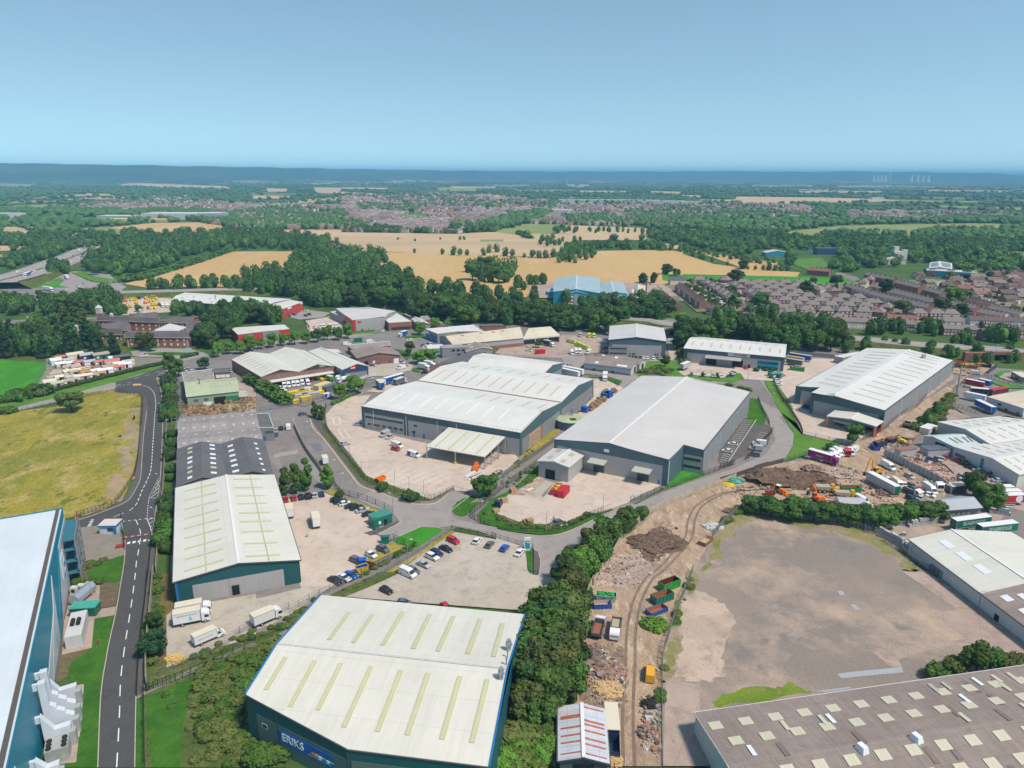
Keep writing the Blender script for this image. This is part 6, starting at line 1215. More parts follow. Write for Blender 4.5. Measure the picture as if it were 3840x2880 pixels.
fil(5,'1080 262,1340 285,1500 350,1700 360,1900 400,2212 400,2212 300,1800 270,1400 235,1100 205',10,13,17,[BD,BM,BD],'tree of dark belt behind red cornered warehouse')
fil(5,'0 30,260 90,1000 90,1400 150,1640 160,2212 240,2212 190,1700 140,1480 60,1300 -20,700 -60,300 -40',14,12,17,[BD,BM,BD],'tree in wood edge below wheat fields')
fil(6,'130 400,420 430,700 470,1120 500,1120 440,1340 380,1620 420,1640 330,1500 300,1200 330,700 360,300 330,130 340',10,12,17,[BD,BM,BD,BD],'tree of thick belt above ambulance yard')
fil(6,'0 230,620 235,700 270,1300 260,1500 290,1620 240,1540 220,1290 230,900 240,560 220,300 190,60 200',12,9,14,[BD,BM],'tree on far side of bypass near blue factory')
fil(7,'0 455,480 560,860 560,880 500,860 440,600 420,300 400,-60 400,-300 420,-330 520,-200 560',11,12,17,[BD,BM,BD,BM],'tree of thick belt right of underpass')
fil(7,'-100 330,300 330,560 350,840 410,860 390,600 330,300 290,0 290',12,9,13,[BD,BM,BO],'tree on slope between houses and bypass')
fil(7,'860 560,1060 540,1250 525,1400 530,1690 610,1700 560,1500 510,1100 480,900 490',9.5,5,9,[BM,BO,BM,BL],'scrubby tree behind very long warehouse')
fil(7,'1690 610,1900 650,2130 650,2212 640,2212 590,2100 560,1960 600,1850 560,1700 560',9.5,5,9,[BO,BM,BM],'scrubby tree by brick railway arch')
fil(7,'1060 420,1350 425,1350 380,1100 380',8,9,13,[BD,BM],'rounded tree below pale bungalows');fil(7,'1400 440,1600 430,1620 470,1800 560,1900 560,1900 480,1700 470,1620 420,1560 380,1400 410',10,8,12,[BD,BM,BD],'tree by bypass below red terrace')
fil(7,'1900 480,2212 510,2212 470,2050 430,1900 450',10,8,13,[BD,BM,BL],'tree along bypass at right edge')
fil(1,'540 800,700 830,860 830,1060 770,1300 690,1500 640,1480 600,1200 590,900 590,720 620,560 740',17,14,20,[BD,BM,BD],'tree in big wood by motorway')
fil(1,'1480 650,1900 655,2140 640,2212 620,2120 600,1900 590,1500 590',18,13,18,[BD,BD,BM],'tree in wood between wheat fields')
fil(1,'1850 860,1900 720,1950 660,2212 650,2212 960,2100 900,1850 890',17,14,19,[BM,BD],'tree in central wood between wheat fields');fil(2,'-40 680,280 700,300 760,140 770,200 820,340 850,470 900,470 950,-40 960',17,13,19,[BM,BD],'tree in tongue of wood running into big wheat field')
for x,y in((850,850),(905,860),(960,862),(1020,868),(1075,865),(1090,830),(1060,800),(1000,795),(930,800),(870,790),(830,800),(1110,795),(980,830),(900,830),(1040,835)):q=at(2,x,y);tree(q.x,q.y,random.uniform(13,19),'broad',(Lm,Ld)[x%2],'tree of clump in middle of big wheat field','clump in middle of big wheat field',1.25)
fil(2,'1360 735,1480 748,1600 725,1680 700,1650 660,1560 640,1440 650,1370 700',15,9,13,[BM,BM,BD],'tree of oval plantation in wheat fields')
for k,s_,sp,h0,h1,lb in[(2,'1600 650,1760 655,1960 655,2110 665,2212 668,2212 650,1960 625,1750 615,1600 625',16,9,13,'hedgerow tree right of oval plantation'),(2,'1380 545,1980 552,1960 538,1700 530,1440 530',24,9,13,'tree in hedge at far edge of wheat'),(2,'1250 632,1430 636,1440 615,1350 590,1280 600',18,10,15,'tree in small copse with bare tree'),(2,'1430 604,1640 606,1640 596,1430 596',18,8,11,'tree in low hedge above oval plantation')]:
 fil(k,s_,sp,h0,h1,[BD,BM],lb)
for x,y,h in((185,670,10),(475,675,7),(655,683,9),(730,688,13),(770,690,10),(815,690,9),(920,690,11),(960,672,12),(1005,668,13),(1065,695,13),(1110,700,11),(1185,704,7),(1240,706,12),(1280,708,11),(1325,708,12),(368,588,5),(478,597,5),(642,587,5),(770,588,7),(795,588,7),(1145,900,13),(1180,915,9),(1220,880,11),(1260,880,10),(1305,880,12),(2105,812,12),(2165,830,8),(1950,868,10),(2022,868,9),(505,930,8),(630,945,11)):
 q=at(2,x,y);tree(q.x,q.y,h,'broad',Ld,'lone hedgerow tree along field boundaries of wheat','lone trees along wheat boundaries',1.3)
for x,y,h in((395,775,14),(60,695,9),(110,710,8),(135,715,9),(190,728,7),(420,782,5),(470,785,6),(520,786,7),(560,788,9),(600,790,8),(640,790,9),(680,790,8),(290,750,5)):q=at(3,x,y);tree(q.x,q.y,h,'broad',Ld,'hedge tree between two right hand wheat fields','hedge trees between right hand wheat fields',1.4)
MASS=[]
def mf(k,s,sp,h0,h1,leafi=0):
 P=pp(k,s);xs=[p.x for p in P];ys=[p.y for p in P];x=min(xs)
 while x<max(xs):
  y=min(ys)
  while y<max(ys):
   u,v=x+random.uniform(-.45,.45)*sp,y+random.uniform(-.45,.45)*sp
   if inp(P,u,v):MASS.append((u,v,random.uniform(h0,h1),random.uniform(.8,1.3)*sp/12,leafi if random.random()<.7 else 1-leafi))
   y+=sp
  x+=sp
mf(1,'0 610,250 600,440 590,500 640,360 700,140 760,0 800,0 740,150 690,260 650,250 620,0 622',15,10,15);mf(1,'250 515,300 500,560 500,570 480,300 470,240 490',16,12,18);mf(1,'585 498,745 496,745 480,585 482',14,10,14,1);mf(1,'0 420,240 415,500 440,840 435,1190 420,1180 400,900 405,480 400,0 395',24,10,15)
mf(1,'0 510,70 505,60 480,0 485',14,8,12);
mf(1,'370 745,460 790,440 830,320 830,310 790',12,10,15)
mf(3,'0 560,200 560,560 590,900 590,1200 600,1500 600,2212 580,2212 660,2090 665,2080 700,2212 710,2212 800,1900 800,1720 770,1500 740,1200 800,960 790,1040 720,960 660,600 650,540 660,400 690,200 660,0 610',20,8,13,1)
mf(3,'0 640,300 690,650 735,700 750,700 765,560 760,300 715,0 660',16,5,8);mf(3,'1530 545,2212 530,2212 575,1500 590',18,7,10,1);mf(3,'870 545,1200 535,1460 560,1200 575,900 560',18,8,11);mf(3,'1560 820,1740 800,1900 830,1720 860',18,8,11)
mf(3,'0 480,500 470,600 480,500 530,140 540,0 505',20,8,12);mf(3,'500 455,1050 460,1900 462,2212 465,2212 478,1500 482,1000 490,640 520,560 500',24,8,12);mf(3,'680 690,740 720,700 760,660 740',14,8,12);mf(3,'1900 830,2060 820,2212 760,2212 800,2050 830,1940 850',16,8,12)
mf(2,'1980 560,2212 640,2212 540,2050 520',20,9,13);mf(2,'980 540,1200 490,1280 460,1360 420,1300 400,1100 420,900 500,900 530',22,9,13);mf(2,'700 540,740 548,850 530,840 495,740 500',16,10,14)
mf(4,'0 1040,150 985,400 960,450 1000,300 1050,60 1110,0 1100',5.5,3,5);mf(4,'0 1200,60 1190,90 1180,60 1160,0 1165',5,4,6)
mf(9,'1000 1560,1200 1460,1440 1330,1560 1230,1500 1230,1300 1370,1080 1490,900 1590',1.5,.5,1.0,1);mf(13,'0 545,300 450,560 270,600 230,700 190,620 290,400 470,0 600',1.8,.7,1.5);mf(13,'760 195,1000 90,1200 0,1240 0,1000 120,800 215',1.5,.5,.9)
mf(10,'0 985,60 990,200 1070,400 1120,600 1125,760 1090,1000 990,990 970,700 1080,540 1105,350 1080,150 1010',1.4,.8,1.5,1);mf(11,'-60 990,60 880,190 800,160 790,40 880,-80 980',2.5,.8,2.2)
mf(14,'1545 1640,1545 1050,1590 700,1690 380,1830 40,1800 20,1660 350,1560 660,1510 1000,1510 1640',2.2,.6,1.8,1);mf(14,'880 200,950 60,990 0,1010 0,960 100,910 240',1.6,.8,1.6)
mf(12,'1700 800,2182 620,2182 1659,1640 1659,1620 1300,1680 1000',2.2,.5,2.3,1);mf(13,'0 600,100 700,250 640,330 590,200 800,50 1000,80 1400,260 1500,500 1659,0 1659',3.2,1.2,3.8);mf(12,'1400 1050,1620 950,1640 1250,1560 1300',5,.5,1.2,1)
mf(14,'100 1659,250 1200,330 900,420 1300,640 1300,640 1659',3.2,1.5,3.5,1);mf(12,'1300 0,1380 0,1370 380,1310 760,1260 900,1270 600',3.2,.8,2);mf(12,'1440 830,1700 690,1900 600,2182 480,2182 520,1900 650,1700 740,1470 860',1.8,.7,1.5,1)
mf(12,'610 80,700 60,870 70,860 100,700 110,610 120',2,1,1.8);mf(8,'645 1450,760 1410,930 1380,880 1420,760 1470,650 1490',2,.8,1.6);mf(8,'625 1580,700 1560,870 1580,860 1600,640 1613',2,.8,1.6)
mf(22,'1250 1225,1640 1290,1900 1340,1950 1420,1880 1420,1640 1320,1300 1260',2,.8,1.8,1);mf(6,'1340 830,1440 800,1600 780,1700 820,1640 850,1440 850',3,1,2.4,1);mf(6,'1700 620,1760 600,1765 740,1820 760,1740 770',3,2,4,1);mf(10,'0 860,200 660,420 430,480 420,240 680,30 890',2,.4,.9,1)
mf(10,'200 690,480 560,510 640,430 720,260 800',2.4,.5,1.2,1);mf(7,'1450 1060,1560 960,1640 870,1700 850,1640 960,1560 1087',3,1.5,3)
mf(11,'1430 200,1640 30,1690 -60,1720 -40,1660 80,1560 200',3.5,1,3,1);mf(4,'1090 960,1400 775,1440 790,1100 985,960 1010,850 990',100,1,2)
def hdg(P,w_,h,mat,lb_):
 v,t=[],[];o=0;R=np.random.default_rng(int(abs(P[0].x*13+P[0].y*7)))
 c0=sum(P,Vec())/len(P);n_all=0
 for i in range(len(P)-1):
  a,b_=P[i],P[i+1];L=(b_-a).length;k=max(1,int(L/(w_*.55)))
  for j in range(k):
   p=a.lerp(b_,(j+.5)/k)-c0;c=np.array([p.x+R.normal()*.1*w_,p.y+R.normal()*.1*w_,h*.5]);vv=I1[0]*np.array([w_*.55,w_*.55,h*.55])*(1+.12*R.normal(size=(len(I1[0]),1)))+c
   v.append(vv);t.append(I1[1]+o);o+=len(vv);q,r_=leaves(c,1.0,60,.09*w_+.03,R);q=(q-c)*np.array([w_*.55,w_*.55,h*.55])+c;v.append(q);t.append(r_+o);o+=len(q)
 me=np_mesh('hedge',np.concatenate(v),np.concatenate(t),mat);ob=newo('hedge',me);ob.location=(c0.x,c0.y,0);return tag(ob,lb_,'hedge')
hdg(pp(5,'90 900,150 930,230 985,320 1040,400 1085,430 1105'),6,4.2,Lm,'thick overgrown hedge between van depot and timber yard')
hdg(smo(pp(4,'470 985,600 950,800 900,1000 850,1200 800,1400 755'),3),2.6,2,Ld,'long clipped hedge between portable buildings and main road');hdg(pp(4,'1575 700,1640 685,1700 668'),3,2,Ld,'short clipped hedge by hospital sign')
hdg(pp(5,'800 1105,860 1080,930 1040,1000 1010'),2.4,2,Lm,'hedge strip behind depot gate fence, below willow');hdg(pp(4,'280 1030,340 1010,400 1005,450 1010'),6,4,Ld,'dark hedge clump by lamp post at field corner')
hdg(pp(7,'245 685,280 685'),3,2,Ld,'left dark hedge block before signed warehouse');hdg(pp(7,'320 682,360 682,400 684'),3,1.8,Ld,'right dark hedge block before signed warehouse');hdg(smo(pp(1,'780 860,900 850,1100 790,1300 730,1500 660'),3),7,5,Lm,'hedge along lane at top left wheat field')
hdg(smo(pp(2,'1150 545,1190 565,1225 580'),3),8,5,Lm,'short curved hedge in far pale fields')
def app(t):return t[2]*t[7]**.5/math.hypot(t[0],t[1],CH)*(3 if t[6]is None else 1)
trees_=[t for t in TRS if t[3]!='bush'];bushes_=[t for t in TRS if t[3]=='bush']
trees_.sort(key=app,reverse=True)
def put(t,i):
 x,y,h,kd,leaf,lb_,gp_,wide,z0=t;cm,tm=get_tree(kd,leaf,i%(5 if kd=='broad' else 3));nm,cat=NAMES[kd]
 r=newo(nm,None);r.location=(x,y,(gz(x,y)if z0 is None else z0)-.05);r.rotation_euler=(0,0,random.uniform(0,6.28));r.scale=(h*wide,h*wide,h);tag(r,lb_,cat,gp_)
 for n_,m in(('crown',cm),('trunk',tm)):o=newo(n_,m);o.parent=r
for i,t in En(trees_[:295]):put(t,i)
for i,t in En(bushes_):put(t,i)
for t in trees_[295:]:MASS.append((t[0],t[1],t[2],t[7]*.75,0 if t[4]in(Ld,L_pine)else 1))
def inany(Ps,x,y):return any(inp(p,x,y)for p in Ps)
TOWN=[pp(1,'470 362,800 330,1180 300,1500 350,1900 360,2212 370,2212 515,1760 520,1480 500,1300 480,1500 440,1260 400,900 395,560 392'),pp(2,'0 300,500 285,900 290,1360 330,1350 400,1200 450,980 520,740 545,300 540,0 532'),pp(2,'1180 480,1360 415,1380 352,2212 345,2212 500,1480 490'),pp(3,'0 352,420 350,870 365,850 445,500 445,0 470'),pp(3,'1060 405,1500 400,2212 405,2212 452,1500 462,1060 460')]
FGP=[(P,P[:,1].min())for P,z in GP if z<1 and P[:,1].max()>900]
def onfield(x,y):
 for P,_ in FGP:
  if P[:,0].min()<=x<=P[:,0].max()and P[:,1].min()<=y<=P[:,1].max()and inp(P,x,y):return True
 return False
R_=np.random.default_rng(5);HO=[]
ph=R_.random(8)*6.28
def wn(x,y):return math.sin(x*.0021+ph[0]+1.7*math.sin(y*.0007+ph[1]))+math.sin(y*.0011+ph[2]+1.3*math.sin(x*.0013+ph[3]))+.7*math.sin(x*.006+y*.003+ph[4])
nT=0
for _ in range(60000):
 X,Yp=R_.random()*3900-30,668+(R_.random()**.8)*310;q=dirpx(X,Yp);t=-CH/q.z;x,y=q.x*t,q.y*t
 d=math.hypot(x,y)
 if d>9000 or d<1250 or onfield(x,y):continue
 town=inany(TOWN,x,y)
 if town:
  if R_.random()<.5:
   if len(HO)<5200:HO.append((x,y,R_.random()))
  elif wn(x*3,y*3)>-.2:MASS.append((x,y,8+R_.random()*5,.8+d/6000,0));nT+=1
 elif wn(x,y)>.05 or R_.random()<.12:MASS.append((x,y,8+R_.random()*6,.9+d/3200,0));nT+=1
 if nT>15000:break
MASS.sort(key=lambda m:math.hypot(m[0],m[1]))
def build_mass(name,items,mats,sub_of):
 vs,ts,ms=[],[],[];o=0;R=np.random.default_rng(11);var={}
 for s in(0,1,2):
  I=(I0,I1,I2)[s];var[s]=[]
  for q in range(6):
   v=I[0].copy();k=np.ones(len(v))
   for _ in range(10):d=R.normal(size=3);d/=np.linalg.norm(d);k+=.16*np.clip((v@d-.6)*4,-.2,1)*(1 if _%3 else-1)
   k+=.07*R.normal(size=len(v));v=v*k[:,None]*np.array([.5,.5,.5]);v[:,2]+=.5;var[s].append((v,I[1]))
 for it in items:
  x,y,h,w_,li=it;d=math.hypot(x,y);s=sub_of(d);v,t=var[s][int(R.integers(6))];a=R.random()*6.28;c_,s_=math.cos(a),math.sin(a);wd=h*.8*w_ if d>1200 else h*.72*max(.9,w_)
  if h<4.6:wd=h*(1.3+R.random()*.9);h=h*(.6+.5*R.random())
  k_=.84 if d<1500 else 1
  vv=np.empty_like(v);vv[:,0]=(v[:,0]*c_-v[:,1]*s_)*wd+x;vv[:,1]=(v[:,0]*s_+v[:,1]*c_)*wd+y;vv[:,2]=v[:,2]*h*.98;vv[:,:2]=(vv[:,:2]-(x,y))*k_+(x,y);vv[:,2]*=k_
  vs.append(vv);ts.append(t+o);ms.append(np.full(len(t),li));o+=len(vv)
  if d<1500:
   n_=(420 if h>4 else int(140+90*h))if d<400 else(230 if d<800 else 90);c=np.array([x,y,h*.5]);V_,T_=leaves(np.zeros(3),.5,n_,(.05 if h>4 else .075)if d<400 else .07,R);V_=V_*np.array([wd,wd,h])+c
   vs.append(V_);ts.append(T_+o);ms.append(np.full(len(T_),li));o+=len(V_)
 me=np_mesh(name,np.concatenate(vs),np.concatenate(ts),mats,np.concatenate(ms));ob=newo(name,me);return tag(ob,kd='stuff')
near=[m for m in MASS if m[2]<4.6 and math.hypot(m[0],m[1])<900];rest=[m for m in MASS if not(m[2]<4.6 and math.hypot(m[0],m[1])<900)]
build_mass('undergrowth',near,[lfy('undergrowth_green',(.045,.095,.016),(.10,.17,.025),.5),lfy('undergrowth_olive',(.075,.11,.02),(.15,.17,.045),.5)],lambda d:1)
build_mass('woodland',rest,[L_far,lfy('leaf_distance_light',(.05,.105,.022),(.10,.16,.035),.02)],lambda d:2 if d<700 else(1 if d<2600 else 0))
def town_mass():
 b=MB();R=random.Random(4);mats=[pln((.20,.15,.135),.9,.2,.02),pln((.27,.225,.21),.9,.2,.02),pln((.42,.22,.16),.9,.2,.02),pln((.62,.55,.48),.9,.1,.02)]
 for x,y,r in HO:
  a=(int(x/150)*1.3+int(y/220)*.7)%3.14+R.uniform(-.1,.1);L,w_,h=R.choice((9,12,16,24)),8,5;c_,s_=math.cos(a),math.sin(a)
  def q(u,v,z):return(x+u*c_-v*s_,y+u*s_+v*c_,z)
  u,v=L/2,w_/2;wm_=3 if r<.32 else 2;rm_=0 if r*7%1<.55 else 1
  A,B_,C__,D_=q(-u,-v,0),q(u,-v,0),q(u,v,0),q(-u,v,0);a2,b2,c2,d2=q(-u,-v,h),q(u,-v,h),q(u,v,h),q(-u,v,h);e,f=q(-u,0,h+2.8),q(u,0,h+2.8)
  b.face([A,B_,b2,a2],None,wm_);b.face([C__,D_,d2,c2],None,wm_);b.face([B_,C__,c2,f,b2],None,wm_);b.face([D_,A,a2,e,d2],None,wm_);b.face([a2,b2,f,e],None,rm_);b.face([c2,d2,e,f],None,rm_)
 o=b.mk_('houses',mats);tag(o,kd='stuff')
town_mass()
for k,x,y,w_,h,lb in[(1,200,212,160,10,'pale far shed on left skyline plain'),(2,500,195,600,14,'long pale quarry shed under horizon'),(2,900,190,160,14,'small bright far shed under horizon'),(2,1060,242,150,10,'flat pale far depot, left of two'),(2,1170,240,140,10,'flat pale far depot, right of two'),(2,1490,238,60,16,'white far tank farm, left dome'),(2,1570,240,90,16,'white far tank farm, right dome'),(2,1560,345,190,12,'long white factory roof beyond town, left'),(2,1780,342,120,11,'white factory roof beyond town, middle'),(2,1960,346,130,11,'white factory roof beyond town, right'),(2,1420,412,70,10,'pale flat roofed school in far town'),(2,2150,350,90,10,'white factory roof at far town edge'),(3,530,240,250,12,'bright white greenhouse on right plain'),(3,730,240,330,12,'long pale warehouse left of greenhouses'),(3,1180,246,520,12,'longest white warehouse on right plain'),(3,60,352,90,9,'white roof at left end of far town'),(3,170,345,80,9,'second white roof at left end of far town'),(3,1260,322,60,8,'pale farm buildings in far stubble')]:
 q=at(k,x,y,0);d=q.length;flt(lb,[q+V(-w_*.5,-12,0),q+V(w_*.5,-12,0),q+V(w_*.5,20,0),q+V(-w_*.5,20,0)],h,Wwh,Wwh,'far_shed','shed',None)
def cooling(k,x,y,lb_):
 q=at(k,x,y,0);q=q*(14500/q.length)
 o=emp('cooling_tower',V(q.x,q.y,0),lb_,'cooling tower','cooling towers of far power station');b=MB();z0=0
 pr=[(0,38),(30,32),(68,24),(93,22),(114,24)]
 for(z0,r0),(z1,r1)in zip(pr[:-1],pr[1:]):b.cyl(o.location+V(0,0,z0),o.location+V(0,0,z1),r0,16,0,r1,False)
 b.mk_('shell',Wr,o)
for i,x in En((1235,1262,1285,1310,1480,1520,1555,1590)):cooling(3,x,200,'hazy cooling tower of power station on right horizon')
q=at(3,1342,200,0);q=q*(14400/q.length);b=MB();b.cyl(V(q.x,q.y,0),V(q.x,q.y,180),10,10,0,7);tag(b.mk_('chimney_stack',Wr),'tall hazy chimney between two groups of cooling towers','chimney')
q=at(2,1462,238,0);b=MB();b.cyl(q,q+V(0,0,75),3,8);tag(b.mk_('chimney_stack',Wwh),'thin white chimney by far white tanks','chimney')
Hr=brick('house_red_brick',(.30,.065,.05));Hb=brick('house_brown_brick',(.24,.12,.085));Hc=pln('house_cream_render',(.60,.50,.33),.9,.1,.5);Hw=pln('house_white_render',(.68,.67,.66),.9,.05,.5);Hl=pln('house_blue_render',(.36,.42,.48),.9,.05)
Ty=sht('house_grey_tile',(.25,.205,.185),seam=.85,purlin=.9,streak=.25,var=.2,rough=.9);Tn=sht('house_brown_tile',(.165,.11,.10),seam=.85,purlin=.9,streak=.25,var=.2,rough=.9);Tr=sht('house_red_tile',(.27,.13,.11),seam=.85,purlin=.9,streak=.2,var=.2,rough=.9)
def house_parts(kd,wallm,roofm,wn_):
 L,D,h,rh={'semi':(11.6,8,5.2,3.4),'terrace':(5.6,8.5,5.4,2.6),'bungalow':(11.5,9,2.7,2.8),'detached':(9,8,5.2,2.8),'long':(17,8,5.2,2.6)}[kd]
 out=[];b=MB();x,y=L/2,D/2
 if kd in('semi',):
  b.box((0,0,0),(L,D,h),bot=False);out.append(('wall',b.mesh('wall',wallm),[]))
  b=MB();x,y=x+.4,y+.4;r=x-y+.8;P=[V(-x,-y,h),V(x,-y,h),V(x,y,h),V(-x,y,h)];e,f=V(-r,0,h+rh),V(r,0,h+rh)
  for F in([P[0],P[1],f,e],[P[2],P[3],e,f],[P[1],P[2],f],[P[3],P[0],e]):b.face(F,[((p-F[0]).dot((F[1]-F[0]).normalized()),p.z*1.8)for p in F])
  b.face([P[3],P[2],P[1],P[0]]);ch=[(0,0)]
 else:
  b.face([(-x,-y,0),(x,-y,0),(x,-y,h),(-x,-y,h)],[(0,0),(L,0),(L,h),(0,h)]);b.face([(x,y,0),(-x,y,0),(-x,y,h),(x,y,h)],[(0,0),(L,0),(L,h),(0,h)])
  for s_ in(1,-1):b.face([(s_*x,-y*s_,0),(s_*x,y*s_,0),(s_*x,y*s_,h),(s_*x,0,h+rh),(s_*x,-y*s_,h)],[(0,0),(D,0),(D,h),(D/2,h+rh),(0,h)])
  out.append(('wall',b.mesh('wall',wallm),[]));b=MB();o_=.4 if kd!='terrace' else 0
  for s_ in(1,-1):
   F=[V(-s_*(x+o_),-s_*(y+.4),h-.15),V(s_*(x+o_),-s_*(y+.4),h-.15),V(s_*(x+o_),0,h+rh+.05),V(-s_*(x+o_),0,h+rh+.05)];b.slab(F,.15,[(0,0),(L,0),(L,5),(0,5)])
  ch=[(x-.5,0)]
 chs=[]
 for cx,cy in ch:c=MB();c.box((cx,cy,h+rh-.9),(1.3,.8,2.1));chs.append(('chimney',c.mesh('chimney',Hb)))
 out.append(('roof',b.mesh('roof',roofm),chs))
 if wn_:
  wx={'semi':(-4.6,-1.6,1.6,4.6),'terrace':(-1.2,1.4),'bungalow':(-3.5,3.5),'detached':(-2.5,2.5),'long':(-6,-2,2,6)}[kd]
  for i,wx_ in En(wx):
   for z in((.9,)if kd=='bungalow' else(.8,3.4)):
    c=MB();c.box((wx_,-y-.03 if kd!='semi' else-D/2-.03,z),(1.7,.1,1.4));out.append(('window',c.mesh('window',Kw),[]))
 return out
HP={}
def house(kd,x,y,rz,wallm,roofm,lb_,gp_=None,s=1.0):
 d=math.hypot(x,y);key=(kd,wallm.name,roofm.name,d<760)
 nm={'semi':'semi_detached_house','terrace':'terraced_house','bungalow':'bungalow','detached':'detached_house','long':'row_house'}[kd]
 if key not in HP:HP[key]=house_parts(kd,wallm,roofm,d<760)
 r=emp(nm,V(x,y,max(.02,gz(x,y))),lb_,'house' if kd!='bungalow' else 'bungalow',gp_,rz);r.scale=(s,1,1)
 for n_,me,sub in HP[key]:
  o=newo(n_,me);o.parent=r
  for sn,sm_ in sub:so_=newo(sn,sm_);so_.parent=o
 return r
ORD=['first','second','third','fourth','fifth','sixth','seventh','eighth','ninth','tenth','eleventh','twelfth','thirteenth','fourteenth','fifteenth','sixteenth','seventeenth','eighteenth','nineteenth','twentieth']
RR=random.Random(9)
def sem(k,lst,row,zc=6,kd='semi'):
 P=[at(k,x,y,zc)for x,y in lst]
 for i,p in En(P):
  j=min(i+1,len(P)-1);a=math.atan2(P[j].y-P[max(0,j-1)].y,P[j].x-P[max(0,j-1)].x)if len(P)>1 else 0
  wl=RR.choice((Hr,Hr,Hb,Hr,Hc));cn={'house_red_brick':'red brick','house_brown_brick':'brown brick','house_cream_render':'cream walled'}[wl.name]
  house(kd,p.x,p.y,a,wl,Ty,'%s hip roofed semi, %s from left in %s'%(cn,ORD[i],row),'hipped semis of estate')
sem(16,[(340,365),(550,370),(745,376),(945,382),(1150,388)],'row facing bright field')
sem(16,[(450,405),(660,415),(870,425),(1095,435),(1320,432)],'second row from bright field')
sem(16,[(550,455),(775,462),(1000,470)],'third row from bright field');sem(16,[(1440,480),(1560,450),(1650,492)],'short row by dark round tree')
sem(16,[(215,405),(285,445)],'pair below poplar trio');sem(16,[(430,510),(520,553)],'pair stepping down left street');sem(16,[(660,512),(890,520),(1120,526)],'fourth row from bright field')
sem(16,[(810,565),(1050,572),(1285,578),(1525,585),(1780,592),(2010,598)],'fifth row from bright field');sem(16,[(670,628),(950,632),(1195,640),(1450,645),(1705,650),(1960,658),(2180,668)],'sixth row from bright field')
sem(16,[(770,685),(1090,692),(1340,697),(1610,706),(1865,712),(2120,722)],'seventh row from bright field');sem(16,[(1270,772),(1530,782),(1800,788),(2080,795)],'eighth row from bright field')
sem(16,[(405,742),(410,815)],'pair by street end above belt');sem(17,[(60,660),(220,730),(110,800)],'cluster below long terrace');sem(17,[(670,820),(930,822),(1140,828)],'row left of dark tree');sem(16,[(1480,862),(1740,875)],'dark roofed pair above belt')
sem(18,[(1545,225),(2020,225)],'pair against bright field');sem(18,[(1690,280),(1790,330),(1870,388),(1965,432),(2045,480),(2130,535)],'slanting row right of dark roofed terrace',6);sem(16,[(70,340),(30,500),(75,545),(150,590),(230,640)],'left street running down to belt',6)
sem(16,[(2090,385),(2180,345)],'corner by lane',5)
TR=[0]
def ter(k,x0,y0,x1,y1,n_,walls,roofm,street,zc=6.5,kd='terrace'):
 a,b_=at(k,x0,y0,zc),at(k,x1,y1,zc);an=math.atan2((b_-a).y,(b_-a).x);L=(b_-a).length/n_
 if math.cos(an)<0:an+=math.pi
 for i in range(n_):
  p=a.lerp(b_,(i+.5)/n_);w_=walls[i%len(walls)];cn={'house_red_brick':'red brick','house_brown_brick':'brown brick','house_cream_render':'cream','house_white_render':'white rendered','house_blue_render':'pale blue'}[w_.name]
  house(kd,p.x,p.y,an,w_,roofm,'%s terraced house, %s from left end of %s'%(cn,ORD[i]if i<20 else 'one',street)if i<20 else 'terraced house in right part of '+street,'houses of '+street,L/{'terrace':5.6,'long':17}[kd])
ter(16,1870,425,2212,530,6,[Hr,Hr,Hb],Ty,'upper long terrace');ter(17,0,540,860,745,14,[Hr,Hr,Hb,Hr,Hc],Ty,'longest diagonal terrace');ter(17,270,500,990,680,12,[Hb,Hr,Hr],Ty,'diagonal terrace above longest one')
ter(17,385,375,730,455,7,[Hr,Hb],Ty,'tall terrace with pale gable end');ter(17,-60,250,350,350,6,[Hr],Ty,'terrace stepping down behind cypress');ter(17,800,480,1050,545,5,[Hb,Hr],Ty,'short terrace left of bright tree')
ter(17,1340,620,1780,710,9,[Hr,Hc,Hr,Hw],Tn,'terrace right of bright tree');ter(17,1740,740,2212,850,8,[Hr,Hc,Hr],Ty,'terrace running off to right');ter(17,1170,685,1540,755,7,[Hr,Hr,Hb],Ty,'terrace ending in big red gable');ter(17,1580,800,1960,870,6,[Hr,Hb,Hc],Ty,'terrace behind white gable')
ter(17,1400,905,2212,935,11,[Hl,Hw,Hr,Hr,Hb,Hr,Hc,Hr],Tn,'front terrace of mixed colours');ter(17,1020,1015,1520,1035,5,[Hr],Ty,'front red row above bypass');ter(17,1020,925,1310,930,2,[Hw],Ty,'white pair above front red row');ter(17,0,430,200,460,4,[Hc,Hb],Ty,'cream row left of cypress')
ter(17,220,885,640,905,4,[Hc,Hb,Hb,Hc],Tr,'red tiled row above belt');ter(17,2020,1060,2212,1065,2,[Hr],Tn,'red gabled pair at right edge');ter(17,1580,1080,1830,1085,3,[Hb],Tn,'brown roofed row by bypass')
ter(18,1190,330,1640,640,13,[Hb,Hb,Hc],Tn,'long dark roofed terrace');ter(18,860,450,1160,690,7,[Hb],Tn,'short dark roofed terrace');ter(18,1010,220,1300,220,4,[Hc],pln((.09,.09,.11)),'cream and brick block by green field')
ter(18,1700,760,2180,810,6,[Hb,Hc],Tn,'low row just above belt',4);ter(16,940,830,1090,835,2,[Hw],Ty,'white low pair above belt',4);ter(16,1230,850,1380,855,2,[Hw,Hb],Ty,'white gabled pair above belt',5);ter(16,1940,860,2170,875,3,[Hb,Hw],Ty,'mixed row left of red tiles');ter(16,1700,960,2150,975,5,[Hc,Hw],Ty,'bungalow row behind bypass trees',4)
ter(16,850,760,1080,765,3,[Hc,Hb],Ty,'cream and brown row by street end',5);ter(16,1280,215,1600,240,5,[Hr],Tr,'red farm row by lane',4);ter(17,480,1000,620,1010,2,[Hb],Ty,'brown pair by pale gable',4)
